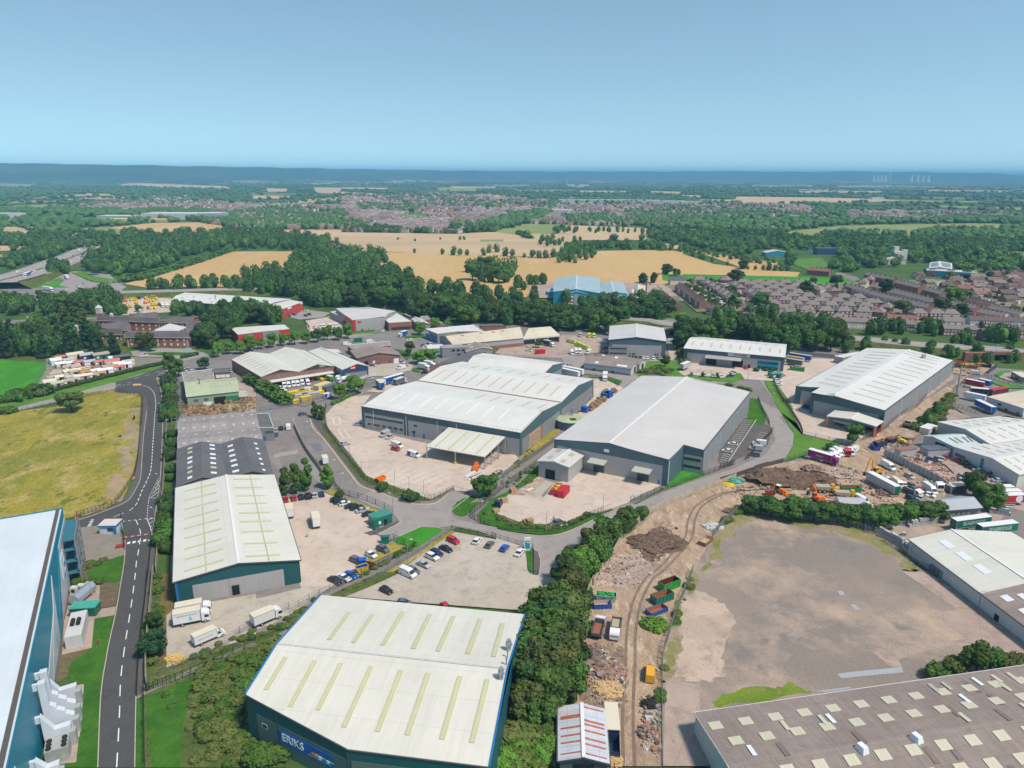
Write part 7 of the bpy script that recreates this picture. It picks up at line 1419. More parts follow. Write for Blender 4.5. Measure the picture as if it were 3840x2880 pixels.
BG=pp(17,'430 300,780 290,1500 320,1600 330,1880 240,2212 230,2212 700,1900 690,1760 640,1350 570,1280 500,1000 470,820 420,560 360')
n_=0;used=[]
for _ in range(4000):
 if n_>=62:break
 xs=[p.x for p in BG];ys=[p.y for p in BG];x,y=RR.uniform(min(xs),max(xs)),RR.uniform(min(ys),max(ys))
 if not inp(BG,x,y)or any((x-a)**2+(y-b__)**2<18**2 for a,b__ in used):continue
 used.append((x,y));n_+=1;house('bungalow',x,y,RR.choice((0,.3,1.4,-.2))+RR.uniform(-.1,.1),RR.choice((Hb,Hc,Hr,Hw)),RR.choice((Tn,Tn,Ty,Tr)),'low bungalow with dark hipped or gabled roof among gardens beyond terraces','bungalows beyond terraces',RR.uniform(.9,1.3))
b=MB();gm=[pln((.66,.64,.6)),pln((.3,.2,.13)),pln((.3,.29,.28))]
HZ=[pp(7,'0 100,1000 60,2212 10,2212 400,1300 330,860 310,0 270'),pp(18,'1200 330,1480 260,2212 340,2212 800,1640 780,1500 560')]
for P in HZ:
 xs=[p.x for p in P];ys=[p.y for p in P]
 for _ in range(520):
  x,y=RR.uniform(min(xs),max(xs)),RR.uniform(min(ys),max(ys))
  if inp(P,x,y):b.box((x,y,.6),(RR.uniform(2,5),RR.uniform(2,4),RR.uniform(1.6,2.8)),RR.uniform(0,3),RR.choice((0,0,1,2)),.92)
tag(b.mk_('garden_clutter',gm),kd='stuff')
sh=[]
for P in HZ:
 xs=[p.x for p in P];ys=[p.y for p in P]
 for _ in range(420):
  x,y=RR.uniform(min(xs),max(xs)),RR.uniform(min(ys),max(ys))
  if inp(P,x,y):sh.append((x,y,RR.uniform(2,5),1,RR.choice((0,1))))
o=build_mass('garden_shrubs',sh,[L_far,MT['leaf_distance_light']],lambda d:1);o.location.z=.6;o.name='garden_shrubbery'
for k,s_ in((16,'0 420,150 470,400 620,560 760,700 870,640 880,480 780,330 640,100 500,0 450'),(18,'1090 400,1130 400,1290 620,1230 640,1180 560'),(18,'1880 330,2212 470,2212 500,1900 370')):
 P=pp(k,s_);b=MB();b.poly([V(p.x,p.y,.77)for p in P]);tag(b.mk_('street',Gr),kd='structure');GP.append((np.array([(p.x,p.y)for p in P]),.77))
PAINT={}
CC={'white':(.72,.72,.72),'silver':(.42,.43,.45),'grey':(.12,.13,.15),'black':(.018,.018,.022),'navy':(.02,.035,.09),'blue':(.015,.10,.48),'red':(.50,.015,.03),'maroon':(.16,.015,.03),'yellow':(.75,.52,.01),'lime':(.55,.68,.02),'orange':(.80,.17,.01),'green':(.02,.30,.04),'cream':(.66,.60,.46),'purple':(.26,.004,.17),'amber':(.72,.36,.03),'teal':(.01,.2,.24),'dkgreen':(.01,.15,.10),'rust':(.30,.12,.06),'cobalt':(.01,.09,.38),'beige':(.45,.36,.25)}
def pnt(c):
 if c not in PAINT:PAINT[c]=pln('vehicle_'+c,CC[c],.3,.03,1,0,.5)
 return PAINT[c]
Mty=pln((.02,.02,.022),.8);Mq=pln('vehicle_glass',(.025,.035,.045),.08,.1,1,0,.7);Mm=pln((.7,.72,.75),.15);Mh=pln((.03,.03,.033),.6);Mri=pln((.35,.36,.37),.35)
def whl(parent,x,y,r,w_=.24):
 b=MB();s_=1 if y>0 else-1;b.cyl((x,y-w_/2,r),(x,y+w_/2,r),r,14);wo_=b.mk_('wheel',Mty,parent);CY('rim',Mri,wo_)((x,y+s_*w_/2,r),(x,y+s_*(w_/2+.02),r),r*.6,10)
def rt(name):o=newo(name,None);return o
CARP={'hatch':(4.1,.88,[(-2.0,.3),(2.0,.3),(2.05,.62),(1.9,.78),(.95,.98),(-1.95,1.02),(-2.05,.7)],[(-1.85,1.0),(1.05,.96),(.25,1.42),(-1.2,1.48),(-1.75,1.3)],1.28),'saloon':(4.7,.9,[(-2.3,.3),(2.3,.3),(2.35,.6),(2.1,.76),(1.0,.94),(-1.6,.98),(-2.3,.92),(-2.38,.6)],[(-1.75,.96),(1.15,.93),(.3,1.38),(-.9,1.42)],1.4),'suv':(4.6,.94,[(-2.2,.38),(2.2,.38),(2.28,.75),(2.1,.98),(1.1,1.12),(-2.2,1.16),(-2.28,.8)],[(-2.1,1.14),(1.2,1.1),(.45,1.64),(-1.6,1.7),(-2.0,1.5)],1.38),'estate':(4.7,.9,[(-2.3,.3),(2.3,.3),(2.35,.6),(2.1,.76),(1.0,.94),(-2.25,.98),(-2.35,.6)],[(-2.2,.96),(1.15,.93),(.3,1.4),(-1.7,1.46)],1.4)}
def mk_car(kd,cl):
 L,hw,lo,gh,wb=CARP[kd];o=rt('parked_car');b=MB();top=max(z for _,z in gh)
 b.extr(lo,-hw,hw,0,lambda z:1-.06*max(0,(z-.6)));g0=min(z for _,z in gh)
 xs=[x for x,z in gh if z>top-.12];b.extr([(min(xs)-.05,top-.02),(max(xs)+.05,top-.02),(max(xs)-.05,top+.05),(min(xs)+.08,top+.05)],-hw*.80,hw*.80)
 for x in(min(xs)+.2,(min(xs)+max(xs))/2):
  for s_ in(-1,1):b.beam((x,s_*hw*.93,g0),(x,s_*hw*.79,top),.12,.05)
 b.mk_('body',pnt(cl),o)
 b=MB();b.extr(gh,-hw*.92,hw*.92,0,lambda z:1-.15*(z-g0)/(top-g0));b.mk_('window_glass',Mq,o)
 for x in(wb,-wb):
  for s_ in(-1,1):whl(o,x,s_*(hw-.1),.33)
 for s_ in(-1,1):BX('headlight',Mm,o)((L/2-.08,s_*hw*.7,.6),(.14,.34,.16))
 return o
def mk_van(cl,rear=None,long=0,high=0):
 o=rt('panel_van');b=MB();H=2.35+high;B=-2.75-long
 b.extr([(B,.35),(2.7,.35),(2.8,.75),(2.65,1.1),(1.95,1.3),(1.25,2.05),(.7,H-.05),(.3,H),(B+.1,H),(B,H-.15)],-.98,.98,0,lambda z:1-.05*max(0,z-1.2));b.mk_('body',pnt(cl),o)
 b=MB();b.extr([(1.98,1.32),(2.03,1.36),(1.33,2.08),(1.25,2.05)],-.85,.85);b.mk_('windscreen',Mq,o)
 for s_ in(-1,1):b=MB();b.extr([(.5,1.3),(1.6,1.3),(1.15,1.9),(.5,1.95)],s_*.93-.03,s_*.93+.04);b.mk_('side_window',Mq,o);BX('headlight',Mm,o)((2.68,s_*.72,.78),(.16,.3,.3))
 if rear:
  for s_ in(-1,1):b=MB();b.extr([(B+.02,.5),(-1.2,.5),(-.7,H-.2),(B+.05,H-.2)],s_*.965-.03,s_*.965+.035,0,lambda z:1-.012*z);b.mk_('livery_panel',pnt(rear),o)
 for x in(1.75,-1.75-long*.7):
  for s_ in(-1,1):whl(o,x,s_*.88,.36)
 return o
def cab(o,x0,cl,tall=3.0,w_=1.22,nose=0):
 b=MB();b.extr([(x0-1.9,.7),(x0+.05,.55),(x0+.08,1.6),(x0-.12,tall-.35),(x0-.5,tall),(x0-1.5,tall+.25),(x0-1.9,tall+.2)],-w_,w_);b.mk_('cab',pnt(cl),o)
 b=MB();b.extr([(x0+.07,1.55),(x0+.12,1.55),(x0-.1,tall-.5),(x0-.16,tall-.5)],-w_*.9,w_*.9);b.mk_('windscreen',Mq,o)
 for s_ in(-1,1):
  b=MB();b.extr([(x0-1.2,1.6),(x0-.1,1.6),(x0-.25,2.3),(x0-1.2,2.35)],s_*w_-.03,s_*w_+.03);b.mk_('side_window',Mq,o);BX('headlight',Mm,o)((x0+.05,s_*.95,.75),(.12,.35,.25))
def chs(o,a,b_,wx,z=.75):
 b=MB();b.beam((a,-.42,z),(b_,-.42,z),.2,.3);b.beam((a,.42,z),(b_,.42,z),.2,.3);b.mk_('chassis',Mh,o)
 for x in wx:
  for s_ in(-1,1):whl(o,x,s_*1.05,.48,.35)
def boxb(o,a,b_,z0,z1,cl,roof='white',w_=1.25,name='box_body',stripe=None,curtain=False):
 b=MB();b.box(((a+b_)/2,0,z0),(b_-a,2*w_,z1-z0));bo=b.mk_(name,pnt(cl),o)
 BX('roof',pln('lorry_roof_'+roof,CC[roof]if roof in CC else(.7,.68,.62),.5,.06),o)(((a+b_)/2,0,z1),(b_-a+.04,2*w_+.04,.07))
 b=MB();
 for s_ in(-1,1):b.beam((a,s_*(w_+.01),z0+.05),(b_,s_*(w_+.01),z0+.05),.05,.14);b.beam((a,s_*(w_+.01),z1-.06),(b_,s_*(w_+.01),z1-.06),.05,.12)
 for x in(a,b_):
  for s_ in(-1,1):b.beam((x,s_*w_,z0),(x,s_*w_,z1),.1,.1)
 b.mk_('rail',pnt('silver'),bo)
 return bo
def side_text(o,txt,x,z,size,m,w_=1.25,sx=1.0,sides=(-1,1)):
 for s_ in sides:gtx(txt,size,m,o,frame_m(V(x,s_*(w_+.02),z),V(-s_,0,0),V(0,s_,0)),'lettering',.012,.0,sx)
def rig(L,cl='white',cabc='white',roof='white',z1=3.7,txt=None,low=False):
 o=rt('box_lorry');cab(o,L/2,cabc,2.75);boxb(o,-L/2,L/2-2.1,1.05,z1,cl,roof);chs(o,-L/2,L/2-1,(L/2-1.1,-L/2+2))
 if txt:
  side_text(o,txt,-1.0,z1-.75,.42,pln((.05,.05,.12)));
  for s_ in(-1,1):b=MB();b.extr([(-.6,1.6),(.1,1.5),(.2,2.1),(-.2,2.5),(0,2.85),(-.45,2.6)],s_*1.26-.02,s_*1.26+.02);b.mk_('map_emblem',pln((.15,.55,.75)),o)
 return o
def lut(L=7.2,txt=None,curt='white',cabc='white'):
 o=rt('box_van');b=MB();x0=L/2;b.extr([(x0-2.2,.4),(x0,.4),(x0+.05,.85),(x0-.2,1.15),(x0-.85,1.35),(x0-1.4,2.05),(x0-1.8,2.45),(x0-2.2,2.5)],-.98,.98);b.mk_('cab',pnt(cabc),o)
 b=MB();b.extr([(x0-.83,1.37),(x0-.78,1.4),(x0-1.34,2.05),(x0-1.4,2.03)],-.85,.85);b.mk_('windscreen',Mq,o)
 for s_ in(-1,1):b=MB();b.extr([(x0-2.0,1.3),(x0-1.1,1.3),(x0-1.5,1.95),(x0-2.0,1.95)],s_*.97-.03,s_*.97+.03);b.mk_('side_window',Mq,o)
 boxb(o,-L/2,x0-2.25,.9,3.1,curt,'cream',1.08);chs(o,-L/2,L/2-1,(),.6)
 for x in(x0-.9,-L/2+1.6):
  for s_ in(-1,1):whl(o,x,s_*.9,.38)
 if txt:side_text(o,txt,-1.2,1.9,.32,pln((.05,.05,.12)),1.08)
 return o
def trl(cl,L=13.6,txt=None,tm=None,roof='white',rear=None,name='trailer',sz=1.15):
 o=rt(name);bo=boxb(o,-L/2,L/2,1.2,4.0,cl,roof);chs(o,-L/2+.3,L/2-.5,(-L/2+1.4,-L/2+2.7,-L/2+4.0),.95)
 for s_ in(-1,1):BX('landing_leg',Mh,o)((L/2-3,s_*.6,0),(.15,.15,.9));BE('side_guard',pnt('silver'),o)((-L/2+5,s_*1.2,.6),(L/2-3.6,s_*1.2,.6),.05,.35)
 BX('rear_door',pnt(rear or cl),o)((-L/2-.03,0,1.25),(.06,2.3,2.6))
 if txt:side_text(o,txt,0,2.6,sz,tm,1.25)
 return o
def art(cl,cabc,L=13.6,txt=None,tm=None,roof='white'):
 o=trl(cl,L,txt,tm,roof,name='articulated_lorry');x0=L/2+1.9;cab(o,x0,cabc,3.3);BE('tractor_chassis',Mh,o)((L/2-3.5,0,.8),(x0-1,0,.8),.9,.3)
 for x in(x0-1,L/2-2):
  for s_ in(-1,1):whl(o,x,s_*1.05,.5,.35)
 return o
def trc(cl):o=rt('lorry_cab');cab(o,2.8,cl,3.3);chs(o,-2.6,1.2,(1.8,-1.4));return o
def tip(cl='white',bed='beige',L=8):
 o=rt('tipper_lorry');cab(o,L/2,cl,2.5);b=MB();x0,x1,y=-L/2,L/2-2.3,1.22;b.box(((x0+x1)/2,0,1.1),(x1-x0,2*y,.15))
 for s_ in(-1,1):b.beam((x0,s_*y,1.75),(x1,s_*y,1.75),.1,1.1)
 b.beam((x1,-y,1.9),(x1,y,1.9),.12,1.5);b.beam((x0,-y,1.6),(x0,y,1.6),.12,.8);b.mk_('tipper_body',pnt('grey'),o);BX('load',pnt(bed),o)(((x0+x1)/2,0,1.25),(x1-x0-.2,2*y-.2,.3),taper=.96);chs(o,x0,L/2-1,(L/2-1.2,x0+2.4,x0+1.2));return o
def mk_tanker():o=rt('tanker_lorry');cab(o,4,'white',2.7);CY('tank',pnt('white'),o)((-4,0,2.1),(1.7,0,2.1),1.15,16);chs(o,-4,3,(2.8,-2.6));return o
def skp(cl,L=6,inner='rust',h=2.0,w_=2.4,slope_=.0,load=None):
 o=rt('skip');b=MB();y=w_/2;x=L/2;s_=slope_
 F=[V(-x,-y,h),V(x,-y,h),V(x,y,h),V(-x,y,h)];G=[V(-x+s_,-y*.95,.1),V(x-s_,-y*.95,.1),V(x-s_,y*.95,.1),V(-x+s_,y*.95,.1)]
 for i in range(4):j=(i+1)%4;b.face([G[i],G[j],F[j],F[i]])
 b.face(G[::-1])
 for i in range(4):b.beam(F[i],F[(i+1)%4],.14,.14)
 n_=max(3,int(L/1.1))
 for i in range(n_+1):
  for q in(-1,1):u=i/n_;a=G[0].lerp(G[1],u)if q<0 else G[3].lerp(G[2],u);c=F[0].lerp(F[1],u)if q<0 else F[3].lerp(F[2],u);b.beam(a+V(0,q*.05,0),c+V(0,q*.05,0),.1,.1)
 b.mk_('skip_body',pnt(cl),o)
 b=MB();k=.94
 for i in range(4):j=(i+1)%4;P=[V(G[i].x*k,G[i].y*k,.25),V(G[j].x*k,G[j].y*k,.25),V(F[j].x*.975,F[j].y*k,h-.02),V(F[i].x*.975,F[i].y*k,h-.02)];b.face(P[::-1])
 b.face([V(g.x*k,g.y*k,.25)for g in G]);b.mk_('skip_lining',pnt(inner),o)
 if load:
  b=MB();R=random.Random(L)
  for i in range(26):b.box((R.uniform(-x*.75,x*.75),R.uniform(-y*.65,y*.65),h-.9+R.random()*.6),(R.uniform(.4,1.4),R.uniform(.3,.9),R.uniform(.2,.7)),R.uniform(0,3))
  b.mk_('load',pln('load_'+load,CC[load],.9,.3,2),o)
 return o
def ctn(cl,L=6,roof=None,h=2.6):
 o=rt('container');b=MB();b.box((0,0,.12),(L,2.44,h))
 for i in range(int(L/.6)+1):
  for s_ in(-1,1):b.box((-L/2+.1+i*.6,s_*1.23,.2),(.18,.06,h-.15))
 b.mk_('container_body',pnt(cl),o);BX('roof',pnt(roof or cl),o)((0,0,h+.12),(L-.06,2.4,.05));BX('door',pnt(cl),o)((L/2+.02,0,.2),(.06,2.3,h-.15));return o
def mk_excav(cl,up=1.0,s=1.0):
 o=rt('excavator');b=MB()
 for y in(-1.1,1.1):
  b=MB();b.extr([(-1.9,.2),(-1.5,0),(1.5,0),(1.9,.2),(1.9,.6),(1.5,.85),(-1.5,.85),(-1.9,.6)],y-.3,y+.3);b.mk_('track',Mh,o)
 b=MB();b.box((-.5,0,.95),(3.4,2.5,1.1));b.box((-1.7,0,1.1),(1.1,2.5,1.3));b.mk_('house',pnt(cl),o);BX('cab',Mq,o)((.7,.7,1.3),(1.5,1.05,1.6),taper=.88);BX('cab_roof',pnt(cl),o)((.68,.7,2.88),(1.4,1.0,.1))
 k=V(3.2,-.3,4.6*up);b=MB();b.beam((.9,-.3,1.7),(1.9,-.3,3.9*up),.42,.6);b.beam((1.9,-.3,3.9*up),k,.42,.5);b.mk_('boom',pnt(cl),o);b=MB();e=V(5.0,-.3,1.3);b.beam(k,e,.34,.42);b.mk_('dipper_arm',pnt(cl),o)
 b=MB();b.extr([(4.6,.3),(5.3,.1),(5.6,.6),(5.3,1.3),(4.9,1.3)],-.8,.2);b.mk_('bucket',Mh,o);return o
def mk_dumper(cl):
 o=rt('dump_truck');b=MB();b.extr([(-3.9,1.6),(-3.2,1.1),(.6,1.1),(1.0,2.6),(-4.2,2.5)],-1.3,1.3);b.mk_('dump_body',pnt('beige'),o);b=MB();b.box((2.6,0,.9),(2.4,2.1,1.2),taper=.9);b.box((1.6,0,2.0),(1.3,1.6,1.3),taper=.85);b.mk_('cab',pnt(cl),o);BX('window_glass',Mq,o)((2.1,0,2.25),(.4,1.4,.8),taper=.9)
 for x in(2.6,-1.2,-2.9):
  for s_ in(-1,1):whl(o,x,s_*1.15,.75,.5)
 return o
def mk_backhoe(cl):
 o=rt('backhoe_loader');b=MB();b.box((.6,0,.9),(2.6,1.3,.9));b.box((-.6,0,.8),(1.6,1.8,.8));b.mk_('body',pnt(cl),o);BX('cab',Mq,o)((-.5,0,1.6),(1.5,1.6,1.2),taper=.9);BX('cab_roof',pnt('white'),o)((-.5,0,2.8),(1.6,1.7,.12))
 b=MB();b.beam((.2,.7,1.4),(2.6,.7,.6),.2,.3);b.beam((.2,-.7,1.4),(2.6,-.7,.6),.2,.3);b.extr([(2.4,.15),(3.3,.1),(3.0,1.0),(2.5,.9)],-1.1,1.1);b.mk_('front_loader',pnt(cl),o);b=MB();b.beam((-1.4,0,1.2),(-2.6,0,2.8),.3,.4);b.beam((-2.6,0,2.8),(-3.4,0,.7),.25,.3);b.mk_('digger_arm',pnt(cl),o)
 for x,r in((1.5,.5),(-.8,.75)):
  for s_ in(-1,1):whl(o,x,s_*.95,r,.4)
 return o
def mch(cl,v):
 o=rt('plant_machine');b=MB();b.box((0,0,.6),(3,1.8,1.1));b.box((-.6,0,1.7),(1.2,1.4,.9),taper=.85);b.mk_('body',pnt(cl),o);b=MB()
 if v%3==0:b.beam((1.2,.0,1.2),(2.6,0,3.6),.3);b.beam((2.6,0,3.6),(4,0,1.2),.25)
 elif v%3==1:b.box((0,0,2.6),(3.4,2,.3));b.beam((-1,0,1.6),(1,0,2.7),.2);b.beam((1,0,1.6),(-1,0,2.7),.2)
 else:b.box((1.9,0,.3),(.9,2.2,.9));b.beam((1,0,1),(1.9,0,.8),.3)
 b.mk_('arm',pnt(cl),o)
 for x in(1,-1):
  for s_ in(-1,1):whl(o,x,s_*.9,.45,.3)
 return o
ACT={}
def pv(fn,k,x,y,nx,ny,lb_,cat,gp_=None,z=None,name=None):
 p,q=at(k,x,y,.6),at(k,nx,ny,.6);p.z=gz(p.x,p.y)if z is None else z
 c=fn.__code__;o=plc(fn,(c.co_consts,c.co_names,c.co_varnames,fn.__defaults__,str([v.cell_contents for v in fn.__closure__ or()])),p,math.atan2(q.y-p.y,q.x-p.x),lb_,cat,gp_)
 if name:o.name=name
 return o
def car(kd,cl,k,x,y,dx,dy,lb_,gp_=None,name=None):return pv(lambda:mk_car(kd,cl),k,x,y,x+dx,y+dy,lb_,'car',gp_,name=name)
def van(cl,rear,k,x,y,dx,dy,lb_,gp_=None,long=0,high=0):return pv(lambda:mk_van(cl,rear,long,high),k,x,y,x+dx,y+dy,lb_,'van',gp_)
CN={'white':'white','silver':'silver','grey':'dark grey','black':'black','navy':'navy','blue':'bright blue','red':'red','maroon':'maroon','cream':'cream','yellow':'yellow','amber':'amber','orange':'orange'}
def row(k,dx,dy,lst,phrase):
 gp_='vehicles '+phrase
 for i,e in En(lst.split(',')):
  x,y,kd,cl=e.split();x,y=int(x),int(y)
  lb='%s %s, %s from left %s'%(CN[cl],{'hatch':'hatchback','saloon':'saloon car','suv':'tall car','estate':'estate car','van':'van'}[kd],ORD[i],phrase)
  if kd=='van':van(cl,None,k,x,y,dx,dy,lb,gp_)
  else:car(kd,cl,k,x,y,dx,dy,lb,gp_)
row(9,-7,-25,'392 862 hatch red,465 850 hatch red,527 840 hatch black,587 834 suv black,642 824 hatch silver,705 815 hatch navy','in row below poplars')
row(9,38,-8,'830 864 hatch black,867 880 suv black,905 898 hatch white,965 918 saloon black,1010 934 suv black,1058 955 saloon silver,1115 988 saloon black,1172 1015 hatch silver','in diagonal row against road fence')
row(9,36,16,'822 1562 saloon black,898 1538 saloon white,958 1515 saloon blue,1005 1392 suv grey,1132 1342 hatch white,1235 1294 suv grey','along dry grass by yellow skip')
row(9,36,16,'1450 1512 van white,1495 1488 suv grey,1588 1430 saloon silver,1660 1366 suv white,1697 1334 suv navy,1780 1294 saloon black,1842 1225 suv red','on left edge of lower car park')
row(9,26,-28,'2048 1226 hatch white,2158 1258 hatch grey,2286 1288 hatch blue,2418 1325 saloon white','on top edge of lower car park')
car('hatch','black',13,1247,155,38,18,'lone black hatchback just behind green-walled warehouse');car('hatch','grey',13,1400,250,40,5,'grey hatchback half hidden behind big cream roof');car('hatch','red',13,1757,290,20,20,'red car whose roof just shows behind big cream roof')
car('saloon','silver',9,1022,214,-30,-3,'silver saloon parked against left corner of huge warehouse');van('silver',None,9,1250,303,-28,14,'silver van before ribbon windows');car('estate','silver',9,1293,321,-28,14,'silver estate car by silver van');car('saloon','silver',9,905,382,32,-5,'silver saloon alone on pale yard near road fence')
van('white',None,9,1358,400,42,14,'plain white van next to small red car in pale yard');car('hatch','red',9,1345,428,34,8,'small red hatchback next to white van in pale yard');van('white','cobalt',9,1502,482,45,13,'white van with blue rear in middle of pale yard')
pv(lambda:lut(6.4),9,733,535,718,500,'white box van driving up estate road','box van');car('hatch','grey',9,543,124,22,-6,'dark hatchback at bend by depot gates')
row(9,-3,-25,'310 262 hatch silver,355 242 saloon black,418 238 van white','in fenced yard by small flat roofed office');car('hatch','grey',9,312,298,3,-20,'dark car parked below silver one by flat roofed office')
pv(lambda:rig(8,roof='cream'),9,655,1062,633,985,'white box lorry alone on warehouse yard','lorry');pv(lambda:rig(7,roof='cream'),9,428,985,412,925,'box lorry backed along right side of cream roofed warehouse','lorry')
car('estate','grey',10,658,1066,-40,12,'grey estate car with its boot open in grey warehouse lot')
row(11,-30,-5,'50 375 hatch white,92 325 hatch white','in marked bays by long grey warehouse');van('white',None,11,285,322,-35,-4,'white van, top of three in fenced bays');van('silver',None,11,262,360,-35,-4,'silver van, middle of three in fenced bays');car('suv','grey',11,250,400,-30,-4,'grey car, lowest of three in fenced bays')
tl=pln((.75,.75,.75));pv(lambda:art('purple','purple',9.6,'Amari',tl),21,560,500,900,600,'purple articulated lorry with white lettering at scrap yard fence','lorry')
van('white',None,21,925,455,70,60,'low white van by purple lorry');van('white',None,21,960,385,85,60,'tall white van, left of pair behind purple lorry',long=.8,high=.3);van('white',None,21,1060,330,85,60,'tall white van, right of pair behind purple lorry',long=.8,high=.3);car('estate','white',21,1140,250,60,40,'white car behind red lorry cab')
pv(lambda:trc('red'),21,1275,330,1340,430,'red lorry cab in line of parked vans','lorry');van('white',None,21,1400,310,40,60,'small white van right of red lorry cab');van('white',None,21,1490,250,-90,50,'white minibus at right end of parked vans')
van('white',None,11,1228,498,45,24,'long white van by corrugated wall of scrap yard',long=.9,high=.3);car('hatch','silver',11,1378,562,30,15,'silver hatchback between white van and wrecks')
pv(lambda:trl('silver',13.6,rear='dkgreen'),26,1150,1060,820,880,'dirty white box trailer with green end in scrap yard','trailer');van('cream',None,26,1475,1010,110,80,'cream van among wrecks by white box trailer',long=.8,high=.3)
for i,(kd,cl,x,y,dx,dy,lb)in En([('hatch','white',1275,905,70,40,'white car partly hidden behind box trailer'),('hatch','white',1610,1010,60,50,'white hatchback right of cream van'),('hatch','grey',1765,1025,80,50,'dark roofed car in back row of wrecks'),('hatch','red',1960,1135,80,30,'red wreck by long white van'),('hatch','white',1990,1200,70,20,'pale wreck below red one'),('saloon','silver',1955,1280,80,-30,'silver wreck against curved shed'),('hatch','white',2130,1215,60,20,'white wreck at end of long white van'),('suv','navy',1760,1300,70,40,'dark blue wreck before heap'),('hatch','white',1690,1110,60,20,'pale wreck piled behind pickup')]):car(kd,cl,26,x,y,dx,dy,lb)
pv(lambda:tip('white','beige',6),26,1780,1180,1900,1230,'white pickup among wrecks','lorry');van('white',None,11,1535,672,60,42,'longest white van at wall by curved shed',long=1.6,high=.4);pv(lambda:trc('white'),11,1570,645,1590,660,'white lorry cab behind longest white van','lorry')
van('white',None,11,1030,742,50,28,'white van shell by cream hut roof');van('white',None,11,1362,820,40,35,'white van behind hedgerow near green container',long=.6);pv(lambda:tip('white','rust',5.2),11,1362,192,1385,178,'small white pickup on dirt lane','lorry')
pv(lambda:mk_excav('orange'),11,705,732,640,690,'orange tracked excavator by earth heap','excavator');pv(lambda:mk_excav('amber',1.5),11,1130,535,1075,545,'yellow excavator with raised arm behind white box trailer','excavator');pv(lambda:mk_backhoe('orange'),11,430,672,480,690,'orange and white backhoe loader below earth heap','digger')
pv(lambda:mk_dumper('amber'),11,780,668,840,672,'yellow articulated dump truck by orange excavator','dump truck');pv(lambda:mk_dumper('amber'),11,922,712,965,716,'rusty yellow dumper before green skip','dump truck')
pv(lambda:skp('green',6.4,'rust',2.4),11,945,672,1010,672,'bright green long skip in middle of scrap yard','skip');pv(lambda:skp('red',3.6,'rust',1.3,1.8,.6),11,362,690,400,694,'small red skip by backhoe loader','skip')
pv(lambda:skp('blue',4.5,'grey',1.8,2.2,.3),11,1128,355,1155,378,'light blue skip left of scrap heap','skip');pv(lambda:skp('navy',6,'rust',2.4,2.4,0,'rust'),11,1160,335,1200,325,'navy skip full of scrap at edge of heap','skip');pv(lambda:skp('navy',5,'rust',2.2,2.4,0,'rust'),11,1240,310,1270,300,'second navy skip full of scrap, further right','skip')
pv(lambda:mch('yellow',2),11,1310,308,1330,312,'small yellow machine right of navy skips','machine');b=MB();q=at(11,1355,282);b.cyl(q,q+V(0,0,1.6),3.4,20);o=emp('round_bin',q,'big round rusty bin full of rubble near pale workshop','bin');b.mk_('bin_wall',pnt('rust'),o);CY('rubble_load',Gru,o)(q+V(0,0,1.6),q+V(0,0,2.3),3.1,14,0,1.2)
pv(lambda:skp('green',6,'maroon',2.4),14,1610,120,1690,90,'open green skip, farthest of three by dirt track','skip');pv(lambda:skp('dkgreen',6,'rust',2.2),14,1550,228,1630,200,'rusty green skip, middle of three by dirt track','skip');pv(lambda:skp('cobalt',5.6,'rust',1.3),14,1505,330,1580,300,'low blue skip with rusty inside, nearest of three by dirt track','skip')
pv(lambda:skp('cobalt',4.6,'beige',1.4),14,1040,280,1100,278,'blue skip by one heaped with green cuttings','skip');pv(lambda:skp('silver',5.4,'green',1.8,2.3,.5,'green'),14,1075,222,1140,228,'grey skip heaped with green cuttings','skip');pv(lambda:tip('white','rust',7.5),14,1010,490,1045,375,'white tipper lorry loaded with debris, left of pair','lorry');pv(lambda:tip('white','beige',7.5),14,1155,500,1140,600,'white tipper lorry with empty sandy bed, right of pair','lorry')
van('amber',None,14,1450,870,3,-60,'orange van parked on right of dirt track');pv(lambda:skp('rust',5,'beige',1.2),10,1950,1230,2000,1190,'rusty skip with pale box in it, by fence of empty lot','skip')
def cab_(k,x,y,L,W_,h,nx,ny,cl,rcol,lb_,gab=0,name='cabin',cat='cabin',door=True):
 p,q=at(k,x,y),at(k,nx,ny);a=math.atan2(q.y-p.y,q.x-p.x);o=emp(name,V(p.x,p.y,gz(p.x,p.y)),lb_,cat,None,a);b=MB()
 if not gab:b.box((0,0,0),(L,W_,h));b.mk_('wall',pnt(cl)if isinstance(cl,str)else cl,o,local=1);BX('roof',pnt(rcol)if isinstance(rcol,str)else rcol,o,local=1)((0,0,h),(L+.3,W_+.3,.18))
 else:
  x_,y_=L/2,W_/2
  for s_ in(-1,1):b.face([(-x_*s_,-y_*s_,0),(x_*s_,-y_*s_,0),(x_*s_,-y_*s_,h),(-x_*s_,-y_*s_,h)],[(0,0),(L,0),(L,h),(0,h)]);b.face([(s_*x_,-y_*s_,0),(s_*x_,y_*s_,0),(s_*x_,y_*s_,h),(s_*x_,0,h+gab),(s_*x_,-y_*s_,h)],[(0,0),(W_,0),(W_,h),(W_/2,h+gab),(0,h)])
  b.mk_('wall',pnt(cl)if isinstance(cl,str)else cl,o,local=1);b=MB()
  for s_ in(-1,1):b.slab([V(-s_*(x_+.15),-s_*(y_+.2),h-.05),V(s_*(x_+.15),-s_*(y_+.2),h-.05),V(s_*(x_+.15),0,h+gab),V(-s_*(x_+.15),0,h+gab)],.1,[(0,0),(L,0),(L,3),(0,3)])
  b.mk_('roof',pnt(rcol)if isinstance(rcol,str)else rcol,o,local=1)
 if door:BX('door',Mo,o,local=1)((L*.1,-W_/2-.03,0),(1.2,.08,2.0));BX('window',Kw,o,local=1)((-L*.25,-W_/2-.03,.9),(1.3,.08,1.0))
 return o
